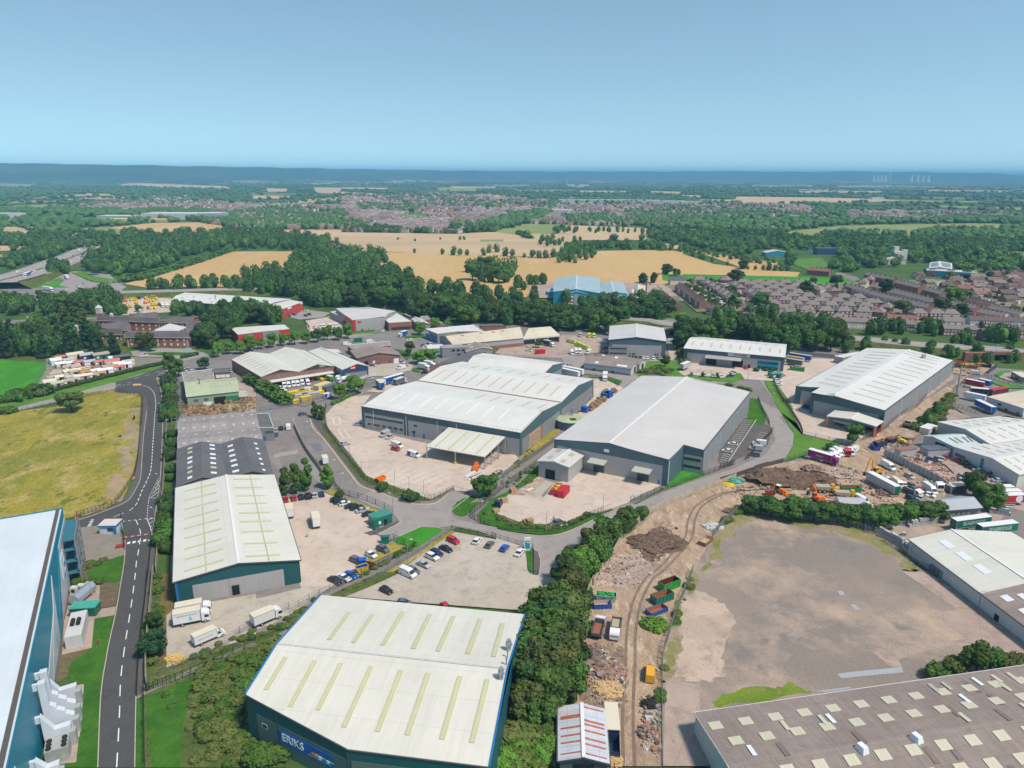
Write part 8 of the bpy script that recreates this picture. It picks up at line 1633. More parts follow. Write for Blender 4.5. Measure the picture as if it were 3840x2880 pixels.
cab_(11,1510,238,8,4,2.8,1560,215,'cream','white','white site cabin at top of scrap yard');cab_(11,1345,408,8.5,3,2.7,1400,400,'silver','rust','corrugated grey container with rusty roof by tile stacks',name='container',cat='container',door=False);cab_(11,1590,400,14,5,2.8,1680,395,'silver','grey','long grey walled compound of stored sheets by parked cars',name='store',cat='store',door=False)
cab_(11,1710,665,7,3,2.6,1760,660,'grey','cream','cream topped container behind longest white van',name='container',cat='container',door=False);cab_(11,945,788,9,5,2.6,1000,790,'cream','silver','cream and grey hut roof behind hedgerow',.8,name='hut',cat='hut');pv(lambda:ctn('green',6),11,1490,838,1540,838,'bright green container half hidden by bushes','container')
pv(lambda:skp('red',6.2,'beige',2.2,2.4,0,'amber'),10,660,790,700,735,'open red skip full of timber, left of red pair','skip');pv(lambda:ctn('red',6.2,None,2.4),10,722,812,765,765,'closed red compactor container, right of red pair','container')
pv(lambda:skp('yellow',3.6,'cobalt',1.5,1.9,.5),9,1052,1465,1085,1455,'yellow skip with bright blue cover between parked cars','skip');cab_(9,1062,1432,1.9,1.7,1.9,1090,1430,'blue','blue','bright blue lid on yellow skip',door=False,name='skip_cover',cat='cover');pv(lambda:skp('maroon',3.4,'rust',1.1,1.4),9,1120,1428,1155,1440,'low maroon trough by yellow skip','skip')
pv(lambda:skp('orange',3.6,'orange',1.4,1.9,.4),9,1215,690,1240,680,'orange covered skip on edge of pale yard','skip');pv(lambda:skp('navy',4,'beige',1.3,2,0,'beige'),10,150,640,190,615,'blue skip of rubble by weeds at canopy','skip')
cab_(9,1215,1065,6.5,4.2,3.2,1260,1050,'dkgreen',pln('teal_lid',(.05,.24,.19)),'large green substation cabin at yard gate');cab_(9,1170,1115,1.8,1.4,3.4,1180,1110,'dkgreen','dkgreen','tall narrow green cabinet by substation cabin',name='cabinet',cat='cabinet',door=False);cab_(9,1255,1240,2.4,1.2,2.2,1290,1238,'dkgreen','dkgreen','small green cabinet on dry grass verge',name='cabinet',cat='cabinet',door=False)
pv(lambda:ctn('dkgreen',5.5),5,1020,552,1060,550,'dark green container on lawn by main road','container');van('white',None,5,925,580,40,-4,'white van left of dark green container');van('white',None,5,1130,560,35,-2,'white van right of dark green container');pv(lambda:rig(7.5,'cobalt'),5,1407,505,1380,512,'white cabbed lorry with blue box on main road','lorry');car('estate','white',5,1468,542,-30,3,'white estate car below blue box lorry')
row(5,5,20,'640 437 hatch silver,693 432 van cream,722 428 van white,775 428 van white,803 424 van white,832 424 van white','in pale yard of red cornered warehouse');row(5,18,-8,'1060 450 hatch black,1118 444 hatch black,1150 440 hatch black','before grey wall of red cornered warehouse');row(5,-15,12,'1178 464 hatch silver,1208 464 hatch silver,1238 462 hatch white','by glazed brick showroom')
row(5,22,6,'440 332 hatch silver,472 324 hatch blue,568 334 hatch black,600 324 hatch black','on tarmac before red loading hall');car('hatch','white',5,566,290,25,2,'white car at right end of red loading hall')
row(5,12,14,'1578 590 hatch grey,1600 582 hatch silver,1622 580 hatch navy,1645 578 hatch white,1668 582 hatch silver','outside unit with navy doors');car('hatch','white',5,1590,612,25,-2,'white car before row by navy doors')
row(5,30,8,'1155 762 estate silver,1398 735 estate silver','near old brown workshop');van('white',None,5,1392,788,-30,5,'white van on road by box lorries');car('suv','silver',5,1425,762,26,0,'silver tall car above white van on road');car('estate','silver',5,1120,874,30,-4,'silver car at white wall below grey unit')
pv(lambda:rig(7.2),5,1590,790,1640,800,'white box lorry, front of two by willows','lorry');pv(lambda:rig(7.2),5,1640,770,1690,778,'white box lorry, rear of two by willows','lorry');row(5,8,20,'1685 752 hatch grey,1718 750 hatch silver,1762 748 hatch white','right of two box lorries');car('hatch','black',5,1598,822,35,-5,'dark car before box lorries')
for i,(x,y,dx,dy,r)in En(((290,305,25,40,'red'),(365,305,20,30,'red'),(445,290,25,40,'cobalt'),(515,285,25,40,None),(590,265,30,50,'cobalt'),(685,265,30,50,'cobalt'))):van('white',r,27,x,y,dx,dy,'white delivery van, %s from left under depot canopy'%ORD[i],'delivery vans under depot canopy',high=.2)
for i,(x,y,dx,dy,r)in En(((100,325,60,5,'red'),(165,320,60,-5,'red'),(140,350,60,5,'cobalt'),(230,350,60,0,'red'),(150,375,60,5,'red'),(255,378,60,0,'red'),(335,408,60,-5,'red'))):car('estate','white',27,x,y,dx,dy,'white parcel car, %s in tight cluster by hedge'%ORD[i],'parcel cars by hedge')
van('white','cobalt',27,705,385,60,-12,'white van with blue door behind yellow stacks',high=.2);van('white','cobalt',27,1020,480,60,-15,'white van with blue door on road outside depot',high=.2);pv(lambda:lut(6.5,curt='green'),27,1035,205,985,190,'green sided box van at depot','box van');pv(lambda:mk_tanker(),27,1240,180,1160,215,'white tanker lorry, rear of pair','lorry');pv(lambda:mk_tanker(),27,1280,225,1200,245,'white tanker lorry, front of pair','lorry')
car('hatch','red',27,715,215,40,5,'bright red car under depot canopy');pv(lambda:mch('yellow',2),27,880,195,910,200,'yellow forklift by green sided box van','forklift')
YS=[(420,470,7,2.2,'yellow'),(545,450,6,2,'yellow'),(610,430,5,2,'yellow'),(650,560,5,2.4,'yellow'),(480,600,3,1.6,'yellow'),(800,395,3,2,'yellow'),(850,450,6,1.5,'yellow'),(720,450,4,1.5,'amber')]
for i,(x,y,L,h,c)in En(YS):cab_(27,x,y,L,2.4,h,x+60,y-12,c,c,'stack of yellow drums and pipes, %s from left in depot yard'%ORD[i],name='pipe_stack',cat='stack',door=False)
cab_(27,930,385,9,4,3.6,1030,350,'cream',pln((.62,.52,.25)),'pale yellow curtain sided store in depot yard',name='store',cat='store',door=False);cab_(27,1050,390,7.5,3.2,3,1110,370,'grey','grey','dark sided box body by pale yellow store',name='container',cat='container',door=False);cab_(27,740,500,8,3,2.3,810,490,'beige','silver','flat roofed pallet shelter, right one by depot fence',name='shelter',cat='shelter',door=False);cab_(27,550,520,8,3,2.3,620,505,'beige','silver','flat roofed pallet shelter, left one by depot fence',name='shelter',cat='shelter',door=False)
pv(lambda:art('cobalt','white'),5,1330,905,1260,925,'long blue curtain sided lorry by big warehouse','lorry');pv(lambda:trl('cobalt',8,roof='cream'),5,1212,955,1245,985,'short blue trailer with open side, left of lorries','trailer');pv(lambda:rig(9,'grey','white','cream'),5,1385,915,1440,895,'dark sided cream roofed lorry behind short blue trailer','lorry')
for i,(x,y,dx,dy)in En(((942,512,2,12),(985,516,2,12),(845,590,-20,-5),(870,600,-20,-5),(895,612,-20,-5),(915,618,-20,-5),(775,560,-12,-3),(800,566,-12,-3))):van('lime','white' if i>3 else None,6,x,y,dx,dy,'lime yellow ambulance, %s'%('left of two at tree belt','right of two at tree belt','first of row before white cabins','second of row before white cabins','third of row before white cabins','last of row before white cabins','first small one at head of row','second small one at head of row')[i],'ambulances',high=.3)
van('silver',None,6,868,508,3,14,'grey van left of two ambulances at belt');van('white',None,6,1070,562,30,2,'white van against left wall of gabled warehouse',long=1);car('estate','grey',6,1078,612,-28,0,'dark car below white van by gabled warehouse')
for i,(x,y)in En(((795,662),(832,650),(864,650))):van('white',None,6,x,y,4,14,'white bodied van, %s of three at yard railings'%('left','middle','right')[i],high=.5)
van('white','yellow',6,937,655,-12,4,'white and yellow ambulance at corner of railings',high=.4);car('estate','white',6,422,634,25,2,'white car on empty marked bays');pv(lambda:ctn('red',6),6,518,656,560,652,'red container in ambulance yard','container');pv(lambda:rig(8,'navy','white','silver'),6,592,590,640,600,'dark sided lorry leaving open fronted bay','lorry')
car('estate','silver',6,780,762,28,-4,'silver car turning at store corner');van('white','red',6,748,806,-25,-5,'white van with red rear behind rear extension');pv(lambda:trl('white'),6,770,848,700,832,'long white trailer, nearer of two behind big warehouse','trailer');pv(lambda:trl('white'),6,800,832,730,818,'long white trailer, farther of two behind big warehouse','trailer');pv(lambda:rig(8),6,1080,880,1078,915,'white lorry facing camera by green railings','lorry')
row(6,2,14,'1290 690 hatch grey,1320 692 hatch navy,1350 694 hatch black,1384 696 hatch navy,1414 696 hatch white,1445 698 hatch white,1500 700 hatch white,1530 700 hatch grey,1562 702 hatch silver','along front of gabled warehouse');car('hatch','white',6,1506,724,-20,0,'white car before row at gabled warehouse')
row(22,4,40,'245 928 hatch grey,605 945 hatch silver,835 965 hatch silver,1080 990 hatch white','along railings of signed warehouse');row(22,-120,20,'1310 965 saloon navy,1345 915 saloon white,1370 880 saloon grey','in corner bays of signed warehouse');car('hatch','red',22,1750,745,20,40,'small crimson car by office of signed warehouse')
for x,y,lb in((1020,620,'left'),(1180,640,'right')):b=MB();q=at(22,x,y);b.cyl(q+V(0,-.6,1.5),q+V(0,.6,1.5),1.5,18);o=emp('hose_coil',q,'big black hose coil by wall of signed warehouse, %s one'%lb,'coil');b.mk_('coil',Mk,o)
pv(lambda:trl('silver',9,name='flat_load'),6,1770,790,1830,765,'pale long load on ground left of signed warehouse','load');row(7,30,0,'418 756 suv white,424 782 suv white','by green cabin of long warehouse yard');cab_(7,400,735,6,3,2.6,430,733,'dkgreen',MT['teal_lid'],'green cabin at head of long grass strip');cab_(7,360,720,2,1.6,2.8,372,720,'dkgreen','dkgreen','narrow green cabinet left of green cabin',name='cabinet',cat='cabinet',door=False);car('suv','black',7,632,950,25,5,'black car in recess of very long warehouse')
for i,(x,y,c,lb)in En(((582,602,'cobalt','long bright blue trailer'),(550,622,'silver','brown and grey flat trailer'),(540,640,'grey','dark flat trailer'))):pv(lambda c=c:trl(c,13 if c=='cobalt' else 9,roof='amber' if c=='silver' else 'silver'),7,x,y,x+50,y+8,lb+' in yard left of very long warehouse','trailer')
pv(lambda:skp('green',8,'rust',2.2,2.4,0,'beige'),7,560,675,600,680,'green skip of pallets in yard of very long warehouse','skip');pv(lambda:trl('white',13,roof='cream'),7,930,1085,1020,1108,'white trailer under loading canopy','trailer')
pv(lambda:trl('cobalt',12),19,1545,1030,1400,960,'bright blue curtain trailer, nearest in curved yard','trailer');pv(lambda:trl('white',9),19,1400,885,1330,870,'white trailer behind bright blue one','trailer');pv(lambda:trl('navy',8,roof='white'),19,1455,800,1400,795,'navy trailer at top of curved yard','trailer');pv(lambda:trl('maroon',13,roof='red'),19,1740,800,1820,785,'dark red low trailer behind orange plinth shed','trailer')
pv(lambda:ctn('red',9,'white'),19,1400,635,1500,655,'red container with pale roof by dirt lane','container');pv(lambda:ctn('blue',6,'white'),19,1550,625,1580,632,'blue container with pale roof, right of red one','container');pv(lambda:skp('beige',4.5,'beige',.8,3,0,'beige'),19,1320,670,1370,675,'heap of brown wrapped goods by red container','heap')
for i,(x,y,c,lb)in En(((1180,335,'orange','orange skip at back of works corner'),(1170,385,'dkgreen','green skip at back of works corner'),(1260,385,'amber','amber skip at back of works corner'),(1400,480,'white','heap of pale crates at works corner'),(1500,370,'amber','orange machine parts at blue hoarding'),(1570,380,'navy','navy container at blue hoarding'),(1370,400,'rust','rusty scrap at works corner'))):pv(lambda c=c:skp(c,5,'rust',1.8,2.4,.2,c if c in('white','amber','rust')else None),19,x,y,x+40,y+4,lb,'skip')
cab_(19,2080,590,12,5,3.2,2133,620,'grey','cream','cream roofed open cabin beyond green fence');pv(lambda:(lambda o:(MB_mast(o),o)[1])(rt('mast')),19,1130,770,1140,770,'thick pale mast by dirt lane','mast')if False else None
G=[('grn','dkgreen',25,(1410,800),(2125,715),(2010,640),(1320,710),'dark green lettered trailer, nearer of two'),('grn','dkgreen',25,(930,710),(1615,615),(1500,548),(828,630),'dark green lettered trailer, farther of two'),('rdt','red',25,(1680,235),(2170,215),(2030,148),(1600,165),'crimson trailer with white disc, nearest of three'),('rdt','red',25,(1610,152),(2040,140),(1960,80),(1540,95),'crimson trailer with pale roof, middle of three'),('rdt','red',25,(1470,75),(1895,62),(1830,5),(1450,20),'crimson trailer with pale roof, farthest of three')]
tg=pln((.62,.66,.6))
def mk_grn():return trl('dkgreen',13.6,'SEABRIDGE',tg,'white',sz=1.75)
def mk_rdt():
 o=trl('red',13.6)
 for s_ in(-1,1):CY('white_disc',pnt('white'),o)((4.2,s_*1.25,2.6),(4.2,s_*1.29,2.6),1.3,24);BX('white_panel',pnt('white'),o)((-4.6,s_*1.27,2.0),(1.4,.04,1.3))
 return o
for key,c,k,a,b_,c_,d_,lb in G:
 P=[at(k,*q,4.05)for q in(a,b_,c_,d_)];m=sum(P,Vec())/4;dv=(P[1]-P[0])+(P[2]-P[3]);plc(mk_grn if key=='grn' else mk_rdt,key,V(m.x,m.y,gz(m.x,m.y)),math.atan2(dv.y,dv.x),lb,'trailer')
row(11,-12,12,'1515 440 saloon navy,1566 438 saloon black,1612 440 saloon silver,1636 428 hatch red','by grey compound of stored sheets');row(11,35,10,'1735 450 saloon red,1792 478 suv black,1832 502 saloon black,1888 524 saloon white,1925 545 saloon maroon','along wall of blue striped shed');car('suv','silver',11,1768,572,22,12,'silver tall car, upper of two by tile stacks');car('suv','silver',11,1768,596,22,8,'silver tall car, lower of two by tile stacks');car('saloon','silver',11,2025,594,40,2,'silver saloon near right edge below striped shed')
pv(lambda:rig(8.4,'white','white','cream',3.9,'supporters you want on bar'),23,510,500,740,455,'white box lorry with blue emblem, front of pair','lorry');pv(lambda:rig(8.4,'white','white','cream',3.9,'supporters you want on bar'),23,545,360,775,315,'white box lorry parked behind its twin, front only showing','lorry')
pv(lambda:lut(7.6,'supporters you want on bar'),23,830,830,1130,700,'small white box van with curtain side, nearest fence','box van');pv(lambda:rig(7.6,'white','white','cream',3.5),23,1920,480,2180,370,'white lorry seen from behind, rightmost in front yard','lorry')
for i,(kd,c,x,y,dx,dy)in En((('v','white',120,800,20,-6),('v','white',222,800,-20,6),('v','white',292,780,-20,6),('v','white',515,714,-20,8),('c','navy',475,694,20,-8),('c','black',530,607,2,-8),('c','grey',512,592,2,8),('c','white',555,568,8,4),('c','white',615,602,3,8),('c','silver',660,637,0,8),('v','white',465,732,-20,8),('c','black',545,642,0,8),('c','grey',560,636,0,8),('v','white',640,672,-4,8),('c','silver',620,674,-4,8),('c','grey',335,516,-9,-3),('v','yellow',290,506,-9,-3),('v','white',500,590,2,8),('c','silver',460,560,8,4))):
 p=at(1,x,y,5 if x<420 else 1.5);zz=7.05 if x<330 else(6.4 if x<440 else 3.2 if y>690 else 1.1)
 dd_=min(range(len(MW)),key=lambda j:(MW[j]-p).length);zz=max(.9,7-dd_*.28)+.02
 p=at(1,x,y,zz);q=at(1,x+dx,y+dy,zz);fn,key=((lambda c=c:mk_van(c)),('van',c,None,0,0))if kd=='v' else((lambda c=c:mk_car('hatch',c)),('car','hatch',c));o=plc(fn,key,p,math.atan2(q.y-p.y,q.x-p.x),'distant %s driving on curving motorway'%('van' if kd=='v' else 'car'),'van' if kd=='v' else 'car','traffic on motorway')
for x,y,dx,dy,c,lb in((180,822,-30,12,'cobalt','blue trailered lorry on motorway flyover'),(515,668,3,8,'navy','dark blue lorry in middle of motorway bend'),(540,625,3,8,'maroon','dark lorry higher up motorway bend'),(370,522,-8,-3,'red','red lorry where motorway meets roadworks')):
 dd_=min(range(len(MW)),key=lambda j:(MW[j]-at(1,x,y,4)).length);zz=max(.9,7-dd_*.28)+.02;p=at(1,x,y,zz);q=at(1,x+dx,y+dy,zz);plc(lambda c=c:art(c,'white'),('art',c),p,math.atan2(q.y-p.y,q.x-p.x),lb,'lorry')
pv(lambda:art('white','white'),4,410,112,450,118,'long white articulated lorry on junction road','lorry');pv(lambda:trl('white',11,name='coach'),1,432,836,450,845,'white coach on roundabout','coach')
for i,(x,y)in En(((505,888),(545,870),(600,852),(715,860),(785,868),(640,880))):car('hatch',('white','silver','grey')[i%3],1,x,y,15,3,'car on roundabout beyond tree belt','cars on roundabout')
for i,(x,y)in En(((300,155),(990,140),(1060,142),(1120,148),(1150,155),(550,112),(440,140))):car('hatch',('silver','maroon','white')[i%3],4,x,y,25,3,'car on road behind belt, upper left','cars on road behind belt')
for i,(x,y,c)in En(((115,420,'blue'),(150,432,'white'),(185,432,'navy'),(210,425,'silver'),(20,478,'white'),(152,485,'black'),(245,405,'silver'),(255,365,'white'),(270,378,'white'),(520,408,'white'),(240,350,'white'),(540,395,'silver'))):(van(c,None,4,x,y,20,8,'%s van, %s from left in hospital car park'%(CN[c],ORD[i]),'vehicles in hospital car park')if i in(0,8)else car('hatch',c,4,x,y,22,8,'parked car in hospital car park','cars in hospital car park'))
car('hatch','yellow',4,555,355,20,2,'single yellow car at back of hospital car park');car('suv','white',4,1240,678,32,-3,'white tall car at hospital gate');row(4,28,6,'1595 805 hatch silver,1635 798 hatch silver','on verge by round dark tree');car('hatch','silver',4,1995,812,5,20,'silver car by red brick flat roofed office')
for i,(x,y,c)in En(((1085,205,'orange'),(1135,200,'yellow'),(1165,195,'yellow'),(1260,185,'yellow'),(1200,185,'navy'),(1175,220,'yellow'),(1258,222,'orange'),(1320,180,'amber'),(1325,205,'yellow'),(1350,190,'yellow'),(1125,258,'yellow'),(1195,252,'amber'),(1225,262,'yellow'),(1285,270,'amber'),(1340,268,'yellow'),(1350,240,'yellow'),(1320,240,'yellow'),(985,255,'yellow'),(1020,240,'red'),(1050,238,'red'),(1035,252,'amber'),(1072,250,'red'),(940,258,'orange'),(1380,240,'dkgreen'),(1020,290,'red'),(1300,215,'yellow'))):
 pv(lambda c=c,i=i:mch(c,i),4,x,y,x+20+i%3,y+(i%5)*3-6,'brightly painted hire machine in plant yard','machine','machines in plant yard')
for i,x in En((1410,1450)):pv(lambda:rig(7),4,x,250,x,275,'white lorry, %s of two at edge of plant yard'%('left','right')[i],'lorry')
CS=[(1040,310),(1110,420),(1145,455),(1220,440),(1215,520),(1250,550),(1290,570),(1340,300),(1385,335),(545,322),(585,322),(665,322),(820,355),(830,375),(850,395),(870,410),(1460,595),(2100,778),(2150,780),(1375,600)]
for i,(x,y)in En(CS):car('hatch',RR.choice(('white','silver','grey','white','navy')),18,x,y,12,22,'car parked in streets and yards by dark roofed terrace','cars parked among houses')
pv(lambda:rig(9),18,350,500,355,560,'white lorry facing camera by blue factory','lorry')
for i,(x,y)in En(((385,95),(480,118),(30,90),(150,118),(560,92),(700,150),(300,190),(800,120),(930,170),(1120,250),(1060,300),(1380,330),(900,300),(620,240))):car('hatch',('white','silver','navy')[i%3],16,200+x*1.4,560+y,20,6,'small car parked in street between brick semis','cars between semis')
def mk_ibc():
 o=rt('ibc_tank');BX('bottle',pln((.55,.55,.56),.5,.1),o)((0,0,.16),(1.14,.96,.96),taper=.97);b=MB()
 for z in(.2,.65,1.1):
  for s_ in(-1,1):b.beam((-.6,s_*.5,z),(.6,s_*.5,z),.05);b.beam((s_*.6,-.5,z),(s_*.6,.5,z),.05)
 for x,y in((-.6,-.5),(.6,-.5),(.6,.5),(-.6,.5)):b.beam((x,y,0),(x,y,1.16),.05)
 b.box((0,0,0),(1.2,1,.13));b.mk_('cage',Ms,o);return o
def ibc(k,x0,y0,x1,y1,n_,hi=2,side=0):
 a,c=at(k,x0,y0),at(k,x1,y1);an=math.atan2((c-a).y,(c-a).x)
 for i in range(n_):
  p=a.lerp(c,(i+.5)/n_)
  for j in range(hi if(i*7)%5 else 1):plc(mk_ibc,'ibc',V(p.x,p.y,gz(p.x,p.y)+j*1.18),an+random.uniform(-.05,.05),'white caged liquid tank in stacked rows by fence','tank','caged liquid tanks')
ibc(11,1150,965,1335,1075,16);ibc(11,1180,945,1360,912,12);ibc(11,1370,935,1425,925,3);ibc(11,1430,920,1595,895,11);ibc(11,1600,900,1670,890,4);ibc(11,2010,835,2100,850,6);ibc(11,1960,830,2010,832,3,1);ibc(11,2020,820,2090,832,5,2);ibc(11,1330,995,1340,997,1,1);ibc(11,1340,1070,1360,1105,3)
M_pal=pln((.52,.35,.17),.9,.2,3);M_pal2=pln((.36,.25,.15),.9,.25,3)
def mk_pstack(n_,m):
 o=rt('pallet_stack');b=MB()
 for i in range(n_):
  z=i*.15
  for y in(-.5,0,.5):b.box((0,y,z),(1.2,.12,.08))
  for x in(-.5,-.25,0,.25,.5):b.box((x,0,z+.08),(.12,1.1,.03))
 b.mk_('pallet_pile',m,o);return o
PY=pp(4,'1570 1110,1640 1130,1700 1130,1900 1120,2130 1060,2212 1060,2212 1160,1900 1185,1640 1200,1575 1180')
xs=[p.x for p in PY];ys=[p.y for p in PY];used=[];c_=0
for _ in range(3000):
 x,y=RR.uniform(min(xs),max(xs)),RR.uniform(min(ys),max(ys))
 if c_>=110:break
 if not inp(PY,x,y)or any((x-a)**2+(y-d)**2<1.7 for a,d in used):continue
 used.append((x,y));c_+=1;v=RR.choice((5,9,13,17));plc(lambda v=v:mk_pstack(v,M_pal if v in(5,13)else M_pal2),('ps',v),V(x,y,gz(x,y)),RR.uniform(-.2,.2)+.1,'stack of wooden pallets in timber yard below green shed','pallets','pallet stacks in timber yard')
for k,x,y,v,lb in((10,180,880,5,'timber stack by blue bin in corner of grey warehouse lot'),(10,210,890,9,'second timber stack in corner of grey warehouse lot'),(10,140,970,5,'crate stack at very corner of grey warehouse lot'),(10,430,1070,9,'pile of timber boards on hedge edge of lot'),(10,400,1060,5,'small timber pile left of board pile'),(10,285,800,9,'yellow timber pile on weeds of lot')):q=at(k,x,y);plc(lambda v=v:mk_pstack(v,M_pal),('ps',v,1),V(q.x,q.y,gz(q.x,q.y)),.5,lb,'pallets',None,(1.8,1.6,1.2))
cab_(10,155,925,2.2,1.6,1.8,190,930,'navy','navy','dark blue bin by timber stacks',name='bin',cat='bin',door=False);cab_(10,430,783,3,1.2,.12,460,770,'cream','cream','pale board lying on gravel by annex',name='board',cat='board',door=False)
for i,(x,y,c)in En(((1110,1040,'blue'),(905,1170,'blue'),(1085,1045,'cobalt'))):cab_(6,x,y,5 if i!=1 else 2.4,3,2.6,x+40,y-22,c,c,('blue container at end of crate rows','small blue container by round tank','dark blue container behind blue one')[i],name='container',cat='container',door=False)
used=[]
for a,b__,n_ in(((935,1160),(1080,1065),34),((1040,1015),(1190,995),16),((945,1140),(1070,1055),22)):
 for i in range(n_):p=at(6,a[0]+(b__[0]-a[0])*(i+.5)/n_,a[1]+(b__[1]-a[1])*(i+.5)/n_);v=RR.choice((5,9,13));plc(lambda v=v:mk_pstack(v,M_pal2),('ps2',v),V(p.x+RR.uniform(-1,1),p.y+RR.uniform(-1.5,1.5),gz(p.x,p.y)),RR.uniform(-.3,.3)+.5,'crate stack in strip between two big warehouses','crates','crate stacks between two big warehouses',(1.3,1.3,1))
def heap(k,x,y,r,h,m,lb_,sx=1.3,n_=9):
 p=at(k,x,y);o=emp('heap',V(p.x,p.y,gz(p.x,p.y)),lb_,'heap');R=np.random.default_rng(int(x+y));v,t=I2[0].copy(),I2[1];v=v*(1+.13*R.normal(size=(len(v),1)));v[:,0]*=r*sx;v[:,1]*=r;v[:,2]=np.clip(v[:,2],-.05,9)*h
 b=MB();
 for f in t:b.face([tuple(v[i])for i in f])
 for i in range(70):a,q=R.random()*6.28,R.random()**.5;zz=h*math.sqrt(max(0,1-q*q));s_=.15+.35*R.random();b.box((math.cos(a)*q*r*sx,math.sin(a)*q*r,zz-.1),(s_*1.6,s_,s_*.8),R.random()*3,0)
 b.mk_('heap_body',m,o,local=1);return o
heap(11,430,590,8,3.2,Gso,'large dark earth heap in scrap yard',1.6);heap(11,660,600,6.5,2.2,Gso,'lower brown earth heap right of large one',1.5);heap(11,850,545,5,1.4,Gru,'pale concrete rubble heap behind brown earth',1.4);heap(11,665,520,3,2,pch('scrap_metal',[(.16,.10,.08),(.35,.2,.14),(.3,.32,.33)],.8,1.5,fine=4),'scrap metal heap with grey sheet leaning on it');heap(10,1530,1250,6,.9,Gso,'dark tarry heap between track and pale fence',1.5)
heap(14,1490,460,3.2,1.8,Ll,'bright green heap of cuttings by dirt track',1.1,0);heap(14,900,720,3.2,1.6,M_wood,'tangle of brown branches below tipper lorries',1.2);heap(14,1080,850,3.6,1.0,MT['scrap_metal'],'heap of broken furniture and timber, left of track',1.3);heap(14,1090,1010,3,.8,M_pal,'heap of split timber and bags, left of track',1.1);heap(14,1420,1380,2,1,MT['scrap_metal'],'pile of rusty frames and logs by right fence',.9);heap(14,1440,1140,1.4,1,Mk,'wrecked black motorcycle heap by right fence',1.2);heap(14,1130,1620,1.6,1,M_pal,'pile of sawn offcuts by striped shed')
heap(10,2010,1110,2.2,.8,Wwh,'white plastic bag heap by empty lot fence');heap(11,110,600,2.4,.8,pln((.08,.35,.25)),'heap of green pipes at top left of scrap yard');heap(11,60,628,1.5,.5,pnt('yellow'),'coil of yellow pipe at top left of scrap yard');heap(12,1490,745,1.6,1.0,pln((.6,.42,.14)),'heap of yellowish pallets at corner of front yard',1.4)
heap(11,1470,500,4,.9,pch('tile_debris',[(.45,.2,.13),(.5,.42,.36),(.3,.16,.12)],.8,1.5,fine=4),'heap of broken red tiles behind corrugated wall',1.6);heap(11,1590,560,3.5,.8,MT['tile_debris'],'second heap of broken tiles, further right',1.8);heap(11,850,745,3.4,.7,MT['tile_debris'],'low debris heap by yellow dumper',1.6);heap(11,1200,780,4,.6,MT['tile_debris'],'low brick debris heap behind hedgerow',1.8);heap(11,1220,690,3,1.2,MT['scrap_metal'],'scrap heap under end of white box trailer');heap(11,80,820,2,.8,MT['scrap_metal'],'pile of dark pipes and blue sheet by empty lot corner',1.4)
pv(lambda:skp('navy',4.6,'navy',2.2,2.2),14,1138,1520,1140,1600,'dark blue open end of box by striped shed','box');cab_(14,1120,1330,7.5,2.5,2.9,1110,1220,'navy','cream','cream topped box body by striped shed',name='box_trailer',cat='trailer',door=False)
b=MB();dm=[pln((.4,.3,.2)),pln((.12,.09,.08)),pln((.5,.47,.44)),pln((.38,.16,.09)),pln((.3,.29,.28)),pln((.34,.27,.2))]
for k,s_,n_,mx in((11,'300 500,900 480,1050 560,1200 700,1320 780,1300 860,900 800,600 760,330 690,200 640',420,1.8),(11,'1180 420,1300 470,1680 680,1500 720,1350 640,1150 540',90,1.5),(11,'1290 420,1480 410,1640 500,1760 620,1660 660,1500 560',330,2),(14,'830 640,1030 620,1230 850,1230 1120,1150 1180,1040 1180,860 900',420,1.5),(10,'1000 1613,1100 1400,1400 1150,1600 1060,1750 1150,1600 1400,1400 1613',260,1),(14,'1370 1080,1530 1050,1530 1600,1380 1500',160,1.3),(11,'60 640,300 620,300 700,120 760',60,1.5),(11,'1120 300,1400 260,1400 330,1200 370',150,2),(19,'1100 330,1600 340,1500 480,1250 500',90,2)):
 P=pp(k,s_);xs=[p.x for p in P];ys=[p.y for p in P];c_=0
 while c_<n_:
  x,y=RR.uniform(min(xs),max(xs)),RR.uniform(min(ys),max(ys))
  if inp(P,x,y):c_+=1;r_=RR.random()**2;b.box((x,y,gz(x,y)-.05),(.3+mx*r_,.2+.7*r_,.1+.45*RR.random()*mx),RR.uniform(0,3),RR.randrange(6),RR.uniform(.5,1))
tag(b.mk_('debris',dm),kd='stuff')
